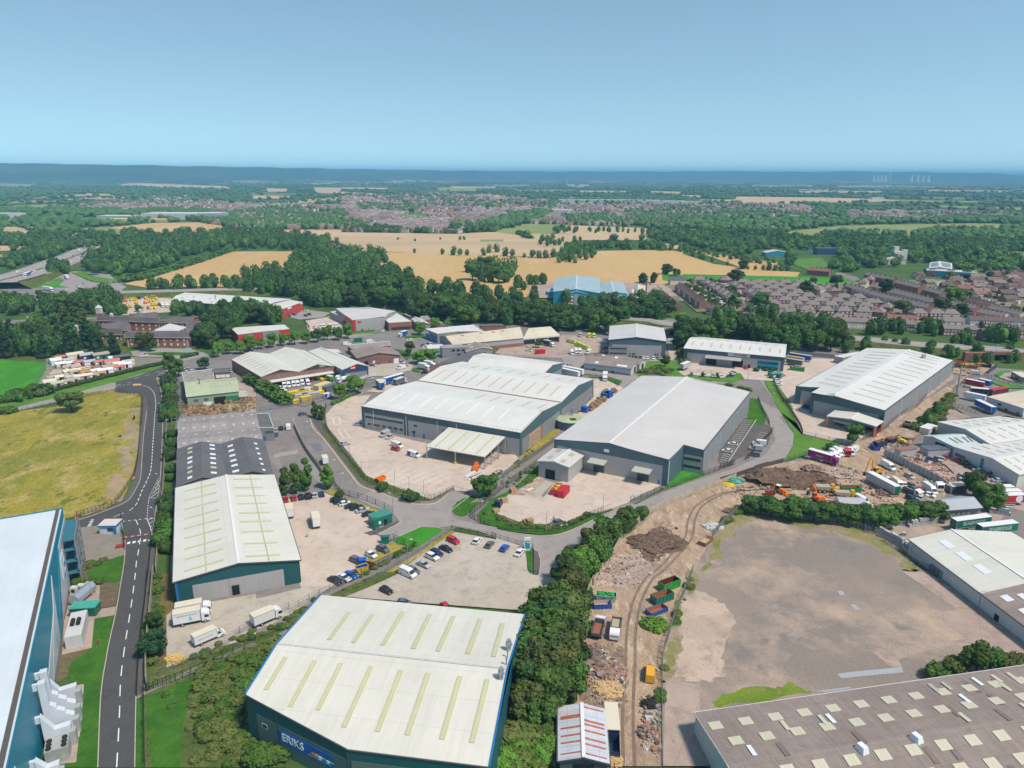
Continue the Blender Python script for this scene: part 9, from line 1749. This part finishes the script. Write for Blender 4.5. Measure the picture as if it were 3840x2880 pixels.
SHD=[(1170,1010,9,7,3,'cream','cream'),(1370,1015,9,7,3,'navy','silver'),(1570,1010,9,7,3,'dkgreen','beige'),(870,1090,6,9,2.6,'white','white'),(1060,1090,5,4,2.4,'beige','silver'),(1100,1130,5,4.5,2.3,'white','white'),(945,1150,5,4,2.4,'beige','white'),(1240,1120,6,4.5,2.4,'white','red'),(1400,1115,6,4.5,2.4,'white','silver'),(1540,1115,5,4,2.3,'beige','red'),(1740,1100,8,4,2.3,'white','red'),(1740,1135,6,3,2.1,'amber','beige'),(1850,1140,6,4,2.2,'cream','cream'),(2000,1110,6,4,2.3,'cream','lime'),(1950,1155,7,3,2.3,'white','white'),(1090,1190,7,3,2.1,'beige','beige'),(1190,1195,5,3,2.1,'rust','beige'),(1360,1215,6,4,2.5,'rust','rust'),(1230,1240,12,3,2.2,'beige','cream'),(1690,1190,6,4,2.2,'maroon','beige'),(1840,1195,7,3.5,2.2,'beige','red'),(1640,1245,8,3,2.3,'white','white'),(880,1265,4,3,2,'rust','beige'),(980,1262,4,3,2,'beige','beige'),(1060,1265,4,3,2,'rust','cream'),(1150,1270,4,3,2,'maroon','beige'),(860,1300,5,3,2,'beige','beige'),(1330,1270,5,4,2.1,'rust','amber'),(1500,1250,5,3,2.1,'navy','white'),(840,1350,6,3,2,'rust','beige'),(930,1350,4,3,2,'maroon','cream'),(1020,1330,4,3,2.1,'amber','beige'),(1110,1350,5,3,2.1,'beige','silver'),(1300,1340,9,3.5,2.4,'beige','cream'),(1450,1320,4,3,2.1,'beige','beige'),(780,1430,6,7,2.6,'white','cream'),(890,1450,6,4,2.2,'beige','lime'),(1060,1420,4.5,3.5,2.3,'amber','beige'),(1170,1385,3,3,2.1,'beige','beige'),(1560,1290,5,3,2,'rust','amber'),(950,1040,6,4,2.2,'maroon','red'),(1900,1040,9,4,2.6,'black','grey'),(1760,1050,5,4,2.2,'grey','white')]
cn2={'beige':'tan','dkgreen':'dark green','lime':'pale green','rust':'brown'}
SN={}
for i,(x,y,L,W_,h,c,rc)in En(SHD):
 m={'lime':pln((.4,.45,.3)),'red':pln((.5,.16,.13)),'beige':pln((.38,.31,.25)),'amber':pln((.42,.22,.08))};rw,rr_=m.get(rc,rc),m.get(c,c);n1,n2=cn2.get(c,CN.get(c,c)),cn2.get(rc,CN.get(rc,rc));SN[(n1,n2)]=SN.get((n1,n2),0)+1
 cab_(20,x,y,L,W_,h,x+60,y-9,rr_,rw,'%s garden building with %s roof on sales ground by green field'%(n1,n2),.9,'garden_building','shed')['group']='garden buildings on sale'
W_hosp=brick('hospital_brick',(.38,.075,.04));z=6.5
def wing(lb_,k,a,b_,c_,d_,r0,r1,z,rz,wn_=8):
 s=gbl(lb_,at(k,*a,z),at(k,*b_,z),at(k,*c_,z),at(k,*d_,z),at(k,*r0,rz),at(k,*r1,rz),[W_hosp]*4,Rs,'hospital_wing','hospital wing','wings of brick hospital',gut=My and pln('cream_fascia',(.62,.54,.4)),cap=None,over=.5)
 for e in((s.B,s.C),):
  s.wn_(e[0],e[1],wn_,.03,.97,1.3,1,2.5,Kw);
  if z>5:s.wn_(e[0],e[1],wn_,.03,.97,1.3,4,5.5,Kw)
 for i in range(3):s.on(s.B,s.C,.02+i*.47,.035+i*.47,0,z,MT['cream_fascia'],'pilaster',.12)
 return s
wing('front right brick wing with grey slate roof and white windows',4,(1130,465),(1085,515),(1632,520),(1600,470),(1150,490),(1570,490),6.5,9,9);wing('front left low brick wing with long slate roof',4,(560,450),(510,488),(1060,495),(1000,450),(590,460),(1010,460),4,7.5,8)
wing('rear left tall brick wing with pediment',4,(880,340),(840,372),(1390,388),(1380,345),(900,350),(1370,358),7,10,9);wing('rear right tall brick wing with pediment',4,(1400,345),(1385,388),(1660,395),(1780,340),(1420,352),(1700,350),7,10,5);wing('right end wing closing courtyard',4,(1640,395),(1600,470),(1640,520),(1790,350),(1680,400),(1740,370),6.5,8.5,3)
wing('cross wing with hipped slate roof joining front and rear',4,(830,420),(800,440),(1130,460),(1060,385),(900,400),(1050,395),4,7.5,4);wing('small brick wing behind rear pediments',4,(1150,320),(1120,335),(1365,345),(1340,305),(1180,320),(1320,310),7,9,3)
for k,x,y,lb in((4,965,335,'rear left roof'),(4,1215,300,'back roof'),(4,1775,352,'right roof'),(4,660,440,'front left roof')):q=at(k,x,y,9);o=emp('cupola',V(q.x,q.y,7),'small white cupola on %s of hospital'%lb,'cupola');BX('cupola_box',Wwh,o)((q.x,q.y,7),(1.8,1.8,3.4));BX('cap',Wwh,o)((q.x,q.y,10.4),(2.2,2.2,1),0,0,.2)
q=at(4,875,400,0);o=emp('clock_tower',q,'brick and white turret before rear left wing','tower');BX('tower_base',W_hosp,o)(q,(4,4,8));BX('lantern',Wwh,o)(q+V(0,0,8),(3.4,3.4,4));BX('cap',Wwh,o)(q+V(0,0,12),(4,4,2.4),0,0,.1)
q=at(4,1470,440,5);o=emp('tent_canopy',V(q.x,q.y,0),'white pointed tent canopy in hospital courtyard','canopy');b=MB();P=[V(q.x-9,q.y-6,4.5),V(q.x+9,q.y-6,4.5),V(q.x+9,q.y+6,4.5),V(q.x-9,q.y+6,4.5)];ap=V(q.x,q.y,8.5)
for i in range(4):b.face([P[i],P[(i+1)%4],ap])
b.mk_('fabric',Wwh,o);b=MB();[b.beam(V(p.x,p.y,0),p,.15)for p in P];b.mk_('pole',Ms,o)
cab_(4,775,415,7,6,3,800,412,W_hosp,Rs,'small detached brick lodge left of turret',1.6,'lodge','lodge')
Fd=pln((.03,.045,.04),.6);Fg=pln((.22,.23,.235),.5);M_fbr=pln((.10,.075,.065),.7);Fc=pln((.42,.35,.26),.9,.2,.5)
def fnc(P,h,m,lb_,style='pale',post=3.0,name='fence'):
 P=[Vec((p.x,p.y,0))for p in P];base=gz(P[0].x,P[0].y);b=MB();posts=[]
 c0=V(P[len(P)//2].x,P[len(P)//2].y,0);L=sum((P[i+1]-P[i]).length for i in range(len(P)-1));st={'pale':.36,'mesh':.5,'close':99,'bar':.8}[style]
 for i in range(len(P)-1):
  a,c=P[i],P[i+1];l=(c-a).length;za,zc=gz(a.x,a.y),gz(c.x,c.y);z0=max(za,zc)if abs(za-zc)<.5 else min(za,zc);n_=max(1,int(l/st));d=(c-a)
  if style=='close':b.beam(a+V(0,0,z0+h/2),c+V(0,0,z0+h/2),.1,h)
  else:
   for f in((.12,.88)if style!='mesh' else(.1,.5,.97)):b.beam(a+V(0,0,z0+h*f),c+V(0,0,z0+h*f),.04,.06)
   for j in range(n_):p=a+d*(j+.5)/n_;b.beam(p+V(0,0,z0),p+V(0,0,z0+h),.11 if style=='pale' else .045,.03)
  k=max(1,int(l/post))
  for j in range(k):p=a+d*j/k;posts.append((p,z0))
 o=emp(name,V(c0.x,c0.y,0),lb_,'fence');b.mk_('fence_panel',m,o)
 if L>0:
  if('post',m.name,h)not in PROTO:q=MB();q.box((0,0,0),(.12,.12,h+.12));PROTO[('post',m.name,h)]=q.mesh('post',m)
  step=max(1,-(-len(posts)//60))
  for p,z0 in posts[::step]:t=newo('post',PROTO[('post',m.name,h)]);t.parent=o;t.location=(p.x-c0.x,p.y-c0.y,z0)
 return o
S3=lambda k,s,n_=3:smo(pp(k,s),n_)
fnc(S3(9,'745 50,735 150,745 250,850 390,1000 590,1075 690,1180 740,1420 820,1600 870,1680 862,1845 790'),2.2,Fd,'dark mesh fence round pale yard of huge warehouse','mesh');fnc(pp(9,'1845 790,1990 830'),2.2,pln((.2,.12,.09)),'brown double gates of pale yard','bar',name='gate')
fnc(S3(9,'1990 832,2060 850')+pp(10,'-10 780,100 740,300 600,500 470,640 370'),2.2,Fg,'grey palisade fence between two big warehouse lots','pale');fnc(pp(10,'-90 1005,0 940,200 770,350 660,505 550'),2.2,Fd,'dark mesh fence along footpath of grey warehouse lot','mesh')
fnc(S3(10,'-90 1005,-20 1050,80 1090,320 1135,560 1150,740 1120,950 1020,1045 985'),2.0,Fd,'dark mesh fence round front of grey warehouse lot','mesh');fnc(pp(10,'1045 985,1135 950'),2.4,pln((.2,.12,.09)),'brown gate leaf at left of lot entrance','bar',name='gate');fnc(pp(10,'1300 890,1330 860'),2.4,Fd,'dark gate leaf at right of lot entrance','bar',name='gate')
fnc(pp(10,'1330 880,1560 795,1620 780,1780 710,1930 660,2200 560'),2.0,Fd,'mesh fence between estate road and grey warehouse','mesh');fnc(pp(11,'0 500,105 470'),2.2,M_fbr,'brown railing at road corner by marked bays','pale');fnc(pp(11,'180 440,210 425,300 320,380 240,385 210'),1.8,M_fbr,'brown rail fence around three parked vans','pale')
fnc(S3(9,'470 225,500 300,560 420,620 510,700 620,720 660'),1.9,Fc,'pale wall and fence on left of estate road','close');fnc(S3(9,'800 720,860 800,890 820,1100 880,1325 980'),2.2,Fd,'dark mesh fence between warehouse yard and road','mesh');fnc(pp(9,'1180 1165,1250 1120'),2.2,Fg,'grey gate leaf by green substation cabin','bar',name='gate');fnc(pp(9,'1298 1225,1365 1190'),2.2,Fd,'dark gate leaf at mown grass corner','bar',name='gate')
fnc(pp(9,'1330 1220,1500 1290,1440 1325,1200 1440,1050 1520,860 1620'),2.2,Fd,'dark mesh fence behind yellow skip','mesh');fnc(pp(9,'860 1620,600 1740,420 1850'),2.0,Fg,'grey mesh fence along bottom of warehouse yard','mesh');fnc(pp(13,'420 310,250 400,0 520')+pp(12,'1900 640,1700 730,1500 820,1340 880'),2.0,Fg,'grey mesh fence before white lorries','mesh')
fnc(pp(9,'1830 1135,2212 1210')+pp(10,'100 1190,390 1275'),1.8,Fd,'dark fence along top of lower car park','mesh');fnc(S3(9,'1825 1140,1700 1220,1450 1370,1200 1530,1060 1613'),1.8,Fg,'grey fence left of lower car park','mesh');fnc(pp(10,'455 1290,465 1400,460 1520,505 1525'),1.6,Fd,'short dark railing by blue sign totem','pale')
fnc(S3(12,'2182 600,1900 740,1700 840,1500 920,1390 960,1280 1000,1240 1020'),1.9,Fd,'dark mesh fence above overgrown slope','mesh');fnc(S3(12,'1225 990,1228 1200,1232 1500,1236 1659'),1.9,Fd,'dark fence at foot of lawn by dark road','mesh');fnc(S3(12,'1310 0,1290 250,1265 500,1250 750,1250 960'),2.4,Fc,'pale concrete wall by dark road','close')
fnc(S3(12,'1255 0,1240 200,1210 450,1180 750,1165 1060'),1.1,Fd,'low black railing on kerb of dark road','pale');fnc(S3(8,'1310 1175,1300 1300,1285 1450,1265 1613'),1.1,Fd,'low black railing on upper kerb of dark road','pale');fnc(S3(8,'1440 180,1440 330,1425 560,1410 800,1400 900,1390 1050,1375 1200,1350 1500'),2.4,Fc,'pale concrete wall along roadside bushes','close')
fnc(S3(8,'1228 0,1215 250,1195 500,1160 650,1080 790,1000 890,900 945,800 970,700 1000,650 1015'),1.9,M_fbr,'brown mesh fence curving round yellow meadow','mesh');fnc(S3(4,'1000 985,1100 1010,1190 1030,1235 1060,1230 1200,1225 1290'),1.9,M_fbr,'brown mesh fence at top corner of yellow meadow','mesh');fnc(S3(4,'990 985,800 1020,700 1045,500 1085,300 1130,140 1170'),1.2,Fd,'thin dark fence on verge of main road','mesh')
fnc(pp(8,'1050 1030,1055 1140,1075 1200,1080 1300'),2.2,Fd,'black fence at barrier forecourt','pale')
fnc(S3(10,'980 1613,1010 1540,1080 1440,1160 1330,1230 1200,1320 1100,1440 1000,1560 940,1700 880,1900 800,2060 740,2212 680'),2.2,Fc,'long pale concrete panel fence curving round demolition yard','close',3);fnc(S3(14,'1010 0,940 140,890 260'),2.4,Fc,'near end of pale panel fence by tree row','close');fnc(S3(11,'0 600,150 550,300 500,460 455'),1.8,M_fbr,'brown timber fence at top of scrap yard','close');fnc(pp(11,'465 460,650 400,800 370,890 330'),2,pln((.06,.14,.07)),'green mesh fence below mown triangle','mesh')
fnc(S3(14,'1810 0,1740 170,1680 330,1620 500,1570 650,1550 800,1550 1000,1548 1300,1552 1659'),2.2,Fg,'grey palisade fence between dirt track and empty lot','pale');fnc(S3(11,'-60 1010,40 900,150 800,170 780'),2.2,Fg,'upper end of grey palisade fence by blue sheets','pale');fnc(S3(11,'190 822,400 850,700 890,1000 950,1100 985'),2.4,Fg,'grey palisade fence under hedgerow trees','pale');fnc(S3(11,'1100 950,1200 1040,1320 1120,1450 1220,1650 1330')+pp(15,'1530 -10,1700 110,1900 240,2212 440'),2.2,Fg,'grey palisade fence along cream roofed shed','pale')
fnc(S3(11,'1190 415,1300 470,1400 520,1500 570,1600 625,1680 690'),3.0,sht('corrugated_hoarding',(.42,.45,.45),rib=.25,period=.5,streak=.4),'corrugated grey hoarding across scrap yard','close');fnc(S3(11,'600 255,890 322'),1.8,Fd,'dark mesh fence at bottom of pale trailer yard','mesh');fnc(S3(11,'1040 290,1180 230,1300 130,1420 60,1500 -20'),2.2,Fg,'grey fence along side of very long warehouse','mesh')
fnc(S3(7,'385 760,430 860,500 960,580 1087')+pp(11,'600 250')[:1],1.9,M_fbr,'brown fence on long grass strip','pale');fnc(S3(7,'275 890,300 960,345 1040,360 1087'),1.9,Fd,'dark fence by grass of grey warehouse','mesh');fnc(pp(7,'480 560,650 575,830 590'),2.4,Fg,'long grey fence against tree belt','close');fnc(S3(19,'1000 900,1060 830,1110 720,1200 650,1300 560,1540 520'),2,Fg,'grey fence between dirt lane and curved yard','mesh');fnc(S3(19,'1040 940,1110 980,1280 1040,1470 1100'),1.8,Fg,'wire fence at lower edge of curved yard','mesh');fnc(S3(19,'1540 520,1700 580,1900 630,2133 690'),2.4,Fg,'grey green palisade fence right of curved yard','pale');fnc(pp(19,'1600 480,1720 400'),2.6,pnt('navy'),'blue hoarding at works corner','close')
fnc(S3(22,'30 860,600 880,1130 930'),1.8,Fg,'thin railing behind cars at signed warehouse','mesh');fnc(S3(5,'550 380,600 450,590 500'),2,Fd,'dark fence left of red cornered warehouse yard','mesh');fnc(S3(5,'170 1160,440 1120,600 1080,830 1020'),2.4,Fg,'grey palisade fence of van depot','pale');fnc(S3(5,'1040 890,1170 850'),1.6,Wwh,'white panel wall by silver car','close');fnc(S3(5,'740 1130,830 1090,960 1020,1060 960,1200 900'),1.8,Fg,'grey fence between road and huge warehouse','mesh')
fnc(pp(6,'670 680,760 665,880 690'),1.8,Fg,'railings before white bodied vans','mesh');fnc(S3(6,'910 845,1040 870,1170 920,1190 950'),1.8,pln((.06,.14,.07)),'green railings behind rear extension','mesh');fnc(pp(6,'130 690,300 690,600 700'),1.6,Fg,'fence below marked empty bays','mesh');fnc(pp(14,'640 1659,620 1500,630 1300'),2,M_wood,'old timber fence left of striped shed','close');fnc(pp(11,'400 20,560 20')[:0]+pp(4,'395 735,330 880,250 1020'),1.6,Fg,'wire fence between green field and sales ground','mesh')
def barrier(k,x0,y0,x1,y1,lb_):
 a,c=at(k,x0,y0),at(k,x1,y1);o=emp('barrier',a,lb_,'barrier');BX('cabinet',Mr,o)(a,(.6,.6,1.1));n_=8
 for i in range(n_):BE('arm_segment',Mr if i%2 else Mw,o)(a.lerp(c,i/n_)+V(0,0,1),a.lerp(c,(i+1)/n_)+V(0,0,1),.12,.14)
barrier(8,1075,1212,1305,1180,'red and white barrier across dark road');barrier(8,655,1020,648,1110,'red and white barrier at forecourt entrance');o=pv(lambda:skp('red',2.4,'rust',.6,1.2),8,1040,1258,1070,1252,'red plastic blocks by barrier','barrier')
q=at(10,410,1300);o=emp('totem_sign',q,'tall blue and white sign totem at lower car park','sign');BX('panel',Ml,o)(q,(1.9,.3,4.4),.1);BX('blue_panel',Ws,o)(q+V(0,-.17,.8),(1.4,.06,2.6),.1)
q=at(4,1632,660);o=emp('sign',q,'pale blue hospital sign board on verge','sign');BX('board',pln((.45,.55,.62)),o)(q+V(0,0,.8),(4,.25,3));b=MB();b.box(q+V(-1.6,0,0),(.2,.2,.8));b.box(q+V(1.6,0,0),(.2,.2,.8));b.mk_('leg',Ms,o)
def mk_lamp(h,green=False):
 o=rt('street_lamp');m=pln((.1,.3,.22))if green else Ms;CY('post',m,o)((0,0,0),(0,0,h),.11,6,0,.06);BE('arm',m,o)((0,0,h),(1.1,0,h+.15),.07);BX('lamp_head',pln((.6,.6,.6)),o)((1.3,0,h+.08),(.8,.3,.14));return o
def lamp(k,x,y,h,lb_,az=0,g=False,gp_=None):q=at(k,x,y);plc(lambda:mk_lamp(h,g),('lamp',h,g),V(q.x,q.y,gz(q.x,q.y)),az,lb_,'street lamp',gp_)
for k,x,y,h,lb in((9,866,800,7,'lamp post by estate road at yard corner'),(9,568,330,7,'lamp post on left kerb above white box van'),(9,1325,985,7,'lamp post at substation fence'),(9,2064,1055,7,'lamp post on corner of mown grass'),(9,1452,1440,8,'lamp post between yard and lower car park'),(9,798,700,8,'tall lamp post by bright upright birch'),(10,572,1160,7.5,'lamp post at curve below grey warehouse lot'),(10,1060,1000,7,'lamp post behind brown gate leaf'),(10,445,1500,9,'tall pole by blue sign totem'),(9,945,460,4,'short yard lamp by silver saloon'),(9,1050,610,4,'short yard lamp at fence, upper'),(9,1338,720,5,'yard lamp right of orange skip'),(9,1463,780,5,'second yard lamp right of orange skip'),(9,1588,810,5,'red based yard lamp near gates'),(7,370,950,7,'lamp post on road by long grass strip'),(22,1800,1110,7,'lamp post in turning head'),(8,1440,330,8,'lamp post by upper dark road'),(8,1395,830,8,'lamp post by hatched road markings'),(8,1355,1140,8,'lamp post by barrier'),(4,1418,960,8,'lamp post at bend of dark road'),(4,393,1035,7,'lamp post at field corner by dark hedge clump'),(4,1640,645,8,'lamp post by hospital sign'),(4,1225,600,7,'lamp post before hospital wing'),(4,1405,1240,8,'lamp post on right kerb below bend'),(11,2212,700,8,'lamp post at right edge yard'),(5,1190,535,7,'dark post at end of lawn')):lamp(k,x,y,h,lb,2.6 if x%2 else .5)
for i,(k,x,y)in En(((5,622,110),(5,1040,135),(5,1435,165),(6,275,260),(6,110,225),(6,1170,290),(6,1602,360),(4,890,340),(4,275,330),(4,1000,110),(4,1300,120),(7,1197,415),(7,1148,425),(7,1785,480),(7,1985,640))):lamp(k,x,y,12,'tall lamp post rising out of trees along bypass',.5,k==7 and x>1900,'lamps along bypass')
lamp(4,410,380,9,'blue green lamp post in hospital car park',0,True)
q=at(19,1135,785);o=emp('mast',V(q.x,q.y,0),'thick pale mast by dirt lane','mast');CY('shaft',Kg,o)(q,q+V(0,0,15),.5,10,0,.4)
q0,q1=pp(4,'1530 1290,1530 960');o=emp('steel_rack',(q0+q1)/2,'row of stacked steel racks by timber yard','rack')
for i in range(18):
 b=MB();p=q0.lerp(q1,i/17);[b.beam(p+V(dx,0,0),p+V(dx,0,4),.1)for dx in(-2.2,0,2.2)];[b.beam(p+V(-2.2,0,z),p+V(2.2,0,z),.08)for z in(1.3,2.6,3.9)]
 b.mk_('rack_frame',Ms,o)
q=at(18,1120,1250);o=emp('underpass',q,'concrete underpass mouth below bypass','underpass');b=MB();b.box(q+V(-9,2,0),(10,3,5));b.box(q+V(9,2,0),(10,3,5));b.mk_('abutment',pln((.24,.2,.16),.9,.2,.5),o);BX('lintel',pln((.4,.35,.28)),o)(q+V(0,1.6,4.2),(20,3.2,1.2));BX('dark_mouth',Mo,o)(q+V(0,2.5,0),(8.2,.5,4.3))
q=at(19,1840,310);o=emp('railway_bridge',q,'low brick bridge with dark arch under bypass','bridge');b=MB();b.box(q+V(-14,4,0),(18,3,5.2));b.box(q+V(19,4,0),(28,3,5.2));b.box(q+V(0,4.01,4),(12,3,1.8));b.mk_('brickwork',Wb,o);BX('dark_mouth',Mo,o)(q+V(0,5,0),(10,.5,4.1))
b=MB()
for i in range(8):
 a,c=MWL[i][1],MWL[i+1][1];z0,z1=max(.9,7-i*.28),max(.9,7-(i+1)*.28);b.beam(V(a.x,a.y,z0+.3),V(c.x,c.y,z1+.3),.5,1.4)
tag(b.mk_('parapet_wall',pln((.09,.085,.08))),'dark concrete parapet along near side of motorway flyover','parapet')
pv(lambda:mch('orange',2),9,2040,590,2020,640,'orange forklift lifting long grey beams','forklift')
for i,(x0,y0,x1,y1)in En(((1945,665,2030,615),(1965,682,2105,625),(1975,678,2100,632))):b=MB();a,c=at(9,x0,y0,.5),at(9,x1,y1,.5);b.beam(a,c,.7,.5);tag(b.mk_('steel_beam',Md),'long grey steel beam lying in pale yard, %s'%('shorter one','front one','rear one')[i],'beam')
for i,(x,y)in En(((945,812),(1035,800),(1110,785),(1190,778),(1262,768),(1345,765))):b=MB();a,c=at(15,x,y,.3),at(15,x+30,y+28,.3);b.beam(a,c,.25,.25);tag(b.mk_('timber_beam',M_lean),'loose timber batten sticking out behind vast brown roof','timber','timbers behind brown roof')
def person(k,x,y,az,shirt,trousers,lb_,arm=.3,lean=0.0,step=.12):
 q=at(k,x,y);zb=gz(q.x,q.y)
 def skin(name,V_,E_,R__,mat,sub=2):
  me=bpy.data.meshes.new(name);me.from_pydata(V_,E_,[]);ob=newo(name,me);sm=ob.modifiers.new('s','SKIN');ob.modifiers.new('u','SUBSURF').levels=sub
  for i,r in En(R__):me.skin_vertices[0].data[i].radius=r if isinstance(r,tuple)else(r,r)
  me.skin_vertices[0].data[0].use_root=True;bpy.context.view_layer.update();m2=bpy.data.meshes.new_from_object(ob.evaluated_get(bpy.context.evaluated_depsgraph_get()));bpy.data.objects.remove(ob);m2.name=name;m2.materials.clear();m2.materials.append(mat);return bpy.data.objects.new(name,m2)
 l=lean;Vb=[(0,0,.95),(l*.3,0,1.15),(l*.7,0,1.38),(l,0,1.5),(l*1.1,0,1.66),(0,.1,.9),(step,.11,.5),(step*.6,.11,.08),(step*.6+.14,.11,.05),(0,-.1,.9),(-step,-.11,.5),(-step*1.4,-.11,.08),(-step*1.4+.14,-.11,.05),(l*.7,.2,1.4),(l*.7+.05,.25,1.13),(l*.7+.05+arm*.6,.22,.92),(l*.7+.1+arm*.8,.21,.84),(l*.7,-.2,1.4),(l*.7-.02,-.25,1.13),(l*.7+arm*.5,-.22,.92),(l*.7+arm*.65,-.21,.84)]
 Eb=[(0,1),(1,2),(2,3),(3,4),(0,5),(5,6),(6,7),(7,8),(0,9),(9,10),(10,11),(11,12),(2,13),(13,14),(14,15),(15,16),(2,17),(17,18),(18,19),(19,20)]
 Rb=[(.14,.11),(.14,.1),(.16,.11),.055,(.085,.1),.09,.065,.045,.04,.09,.065,.045,.04,.06,.045,.035,.03,.06,.045,.035,.03]
 sk=pln((.5,.3,.22),.6,.05);bo=skin('person',Vb,Eb,Rb,sk);C.objects.link(bo);bo.location=(q.x,q.y,zb);bo.rotation_euler=(0,0,az);tag(bo,lb_,'person')
 Vj=[(0,0,.92),(l*.3,0,1.15),(l*.7,0,1.39),(l*.7,.2,1.41),(l*.7+.05,.255,1.13),(l*.7+.05+arm*.4,.235,1.0),(l*.7,-.2,1.41),(l*.7-.02,-.255,1.13),(l*.7+arm*.35,-.235,1.0)]
 j=skin('jacket',Vj,[(0,1),(1,2),(2,3),(3,4),(4,5),(2,6),(6,7),(7,8)],[(.17,.14),(.17,.13),(.18,.13),.08,.062,.052,.08,.062,.052],shirt);C.objects.link(j);j.parent=bo
 t=skin('trousers',[(0,0,.95),(0,.1,.88),(step,.11,.5),(step*.6,.11,.12),(0,-.1,.88),(-step,-.11,.5),(-step*1.4,-.11,.12)],[(0,1),(1,2),(2,3),(0,4),(4,5),(5,6)],[(.15,.12),.105,.08,.065,.105,.08,.065],trousers);C.objects.link(t);t.parent=bo
 h=MB();h.cyl((l*1.1,0,1.7),(l*1.1,0,1.79),.105,12,0,.05);h.mk_('hair',pln((.04,.03,.02)),bo,local=1)
hv=pln((.35,.85,.05),.6,.05);hp=pln((.85,.15,.12),.6,.05);dk=pln((.04,.045,.07),.8)
person(9,581,1190,2.2,hv,pln((.2,.12,.09)),'person in bright green hi-vis jacket walking across warehouse yard',.3,.05,.2);person(10,633,1048,.4,hp,dk,'person in pink-red top behind estate car with open boot');person(10,645,1050,2.6,hv,dk,'person in yellow-green vest by one in pink-red')
person(9,2000,705,1.2,pln((.3,.14,.08)),dk,'worker in brown jacket guiding long grey beams');person(9,2055,680,3.0,hv,dk,'worker in green hi-vis behind long grey beams');person(12,846,610,1,Mr,Mr,'small figure in red on lawn by dark road')
flush_marks()
bx=MB();bx.box((0,0,-2.5),(64000,64000,218));hz=bx.mk_('haze',[])
hm=bpy.data.materials.new('haze');hm.use_nodes=True;ht=hm.node_tree;ht.nodes.clear()
ho=ht.nodes.new('ShaderNodeOutputMaterial');hv=ht.nodes.new('ShaderNodeVolumePrincipled')
sv(hv.inputs['Color'],(.3,.68,1,1));sv(hv.inputs['Density'],9e-5);sv(hv.inputs['Anisotropy'],-0.2)
ht.links.new(hv.outputs[0],ho.inputs['Volume']);hz.data.materials.append(hm);tag(hz,kd='stuff')
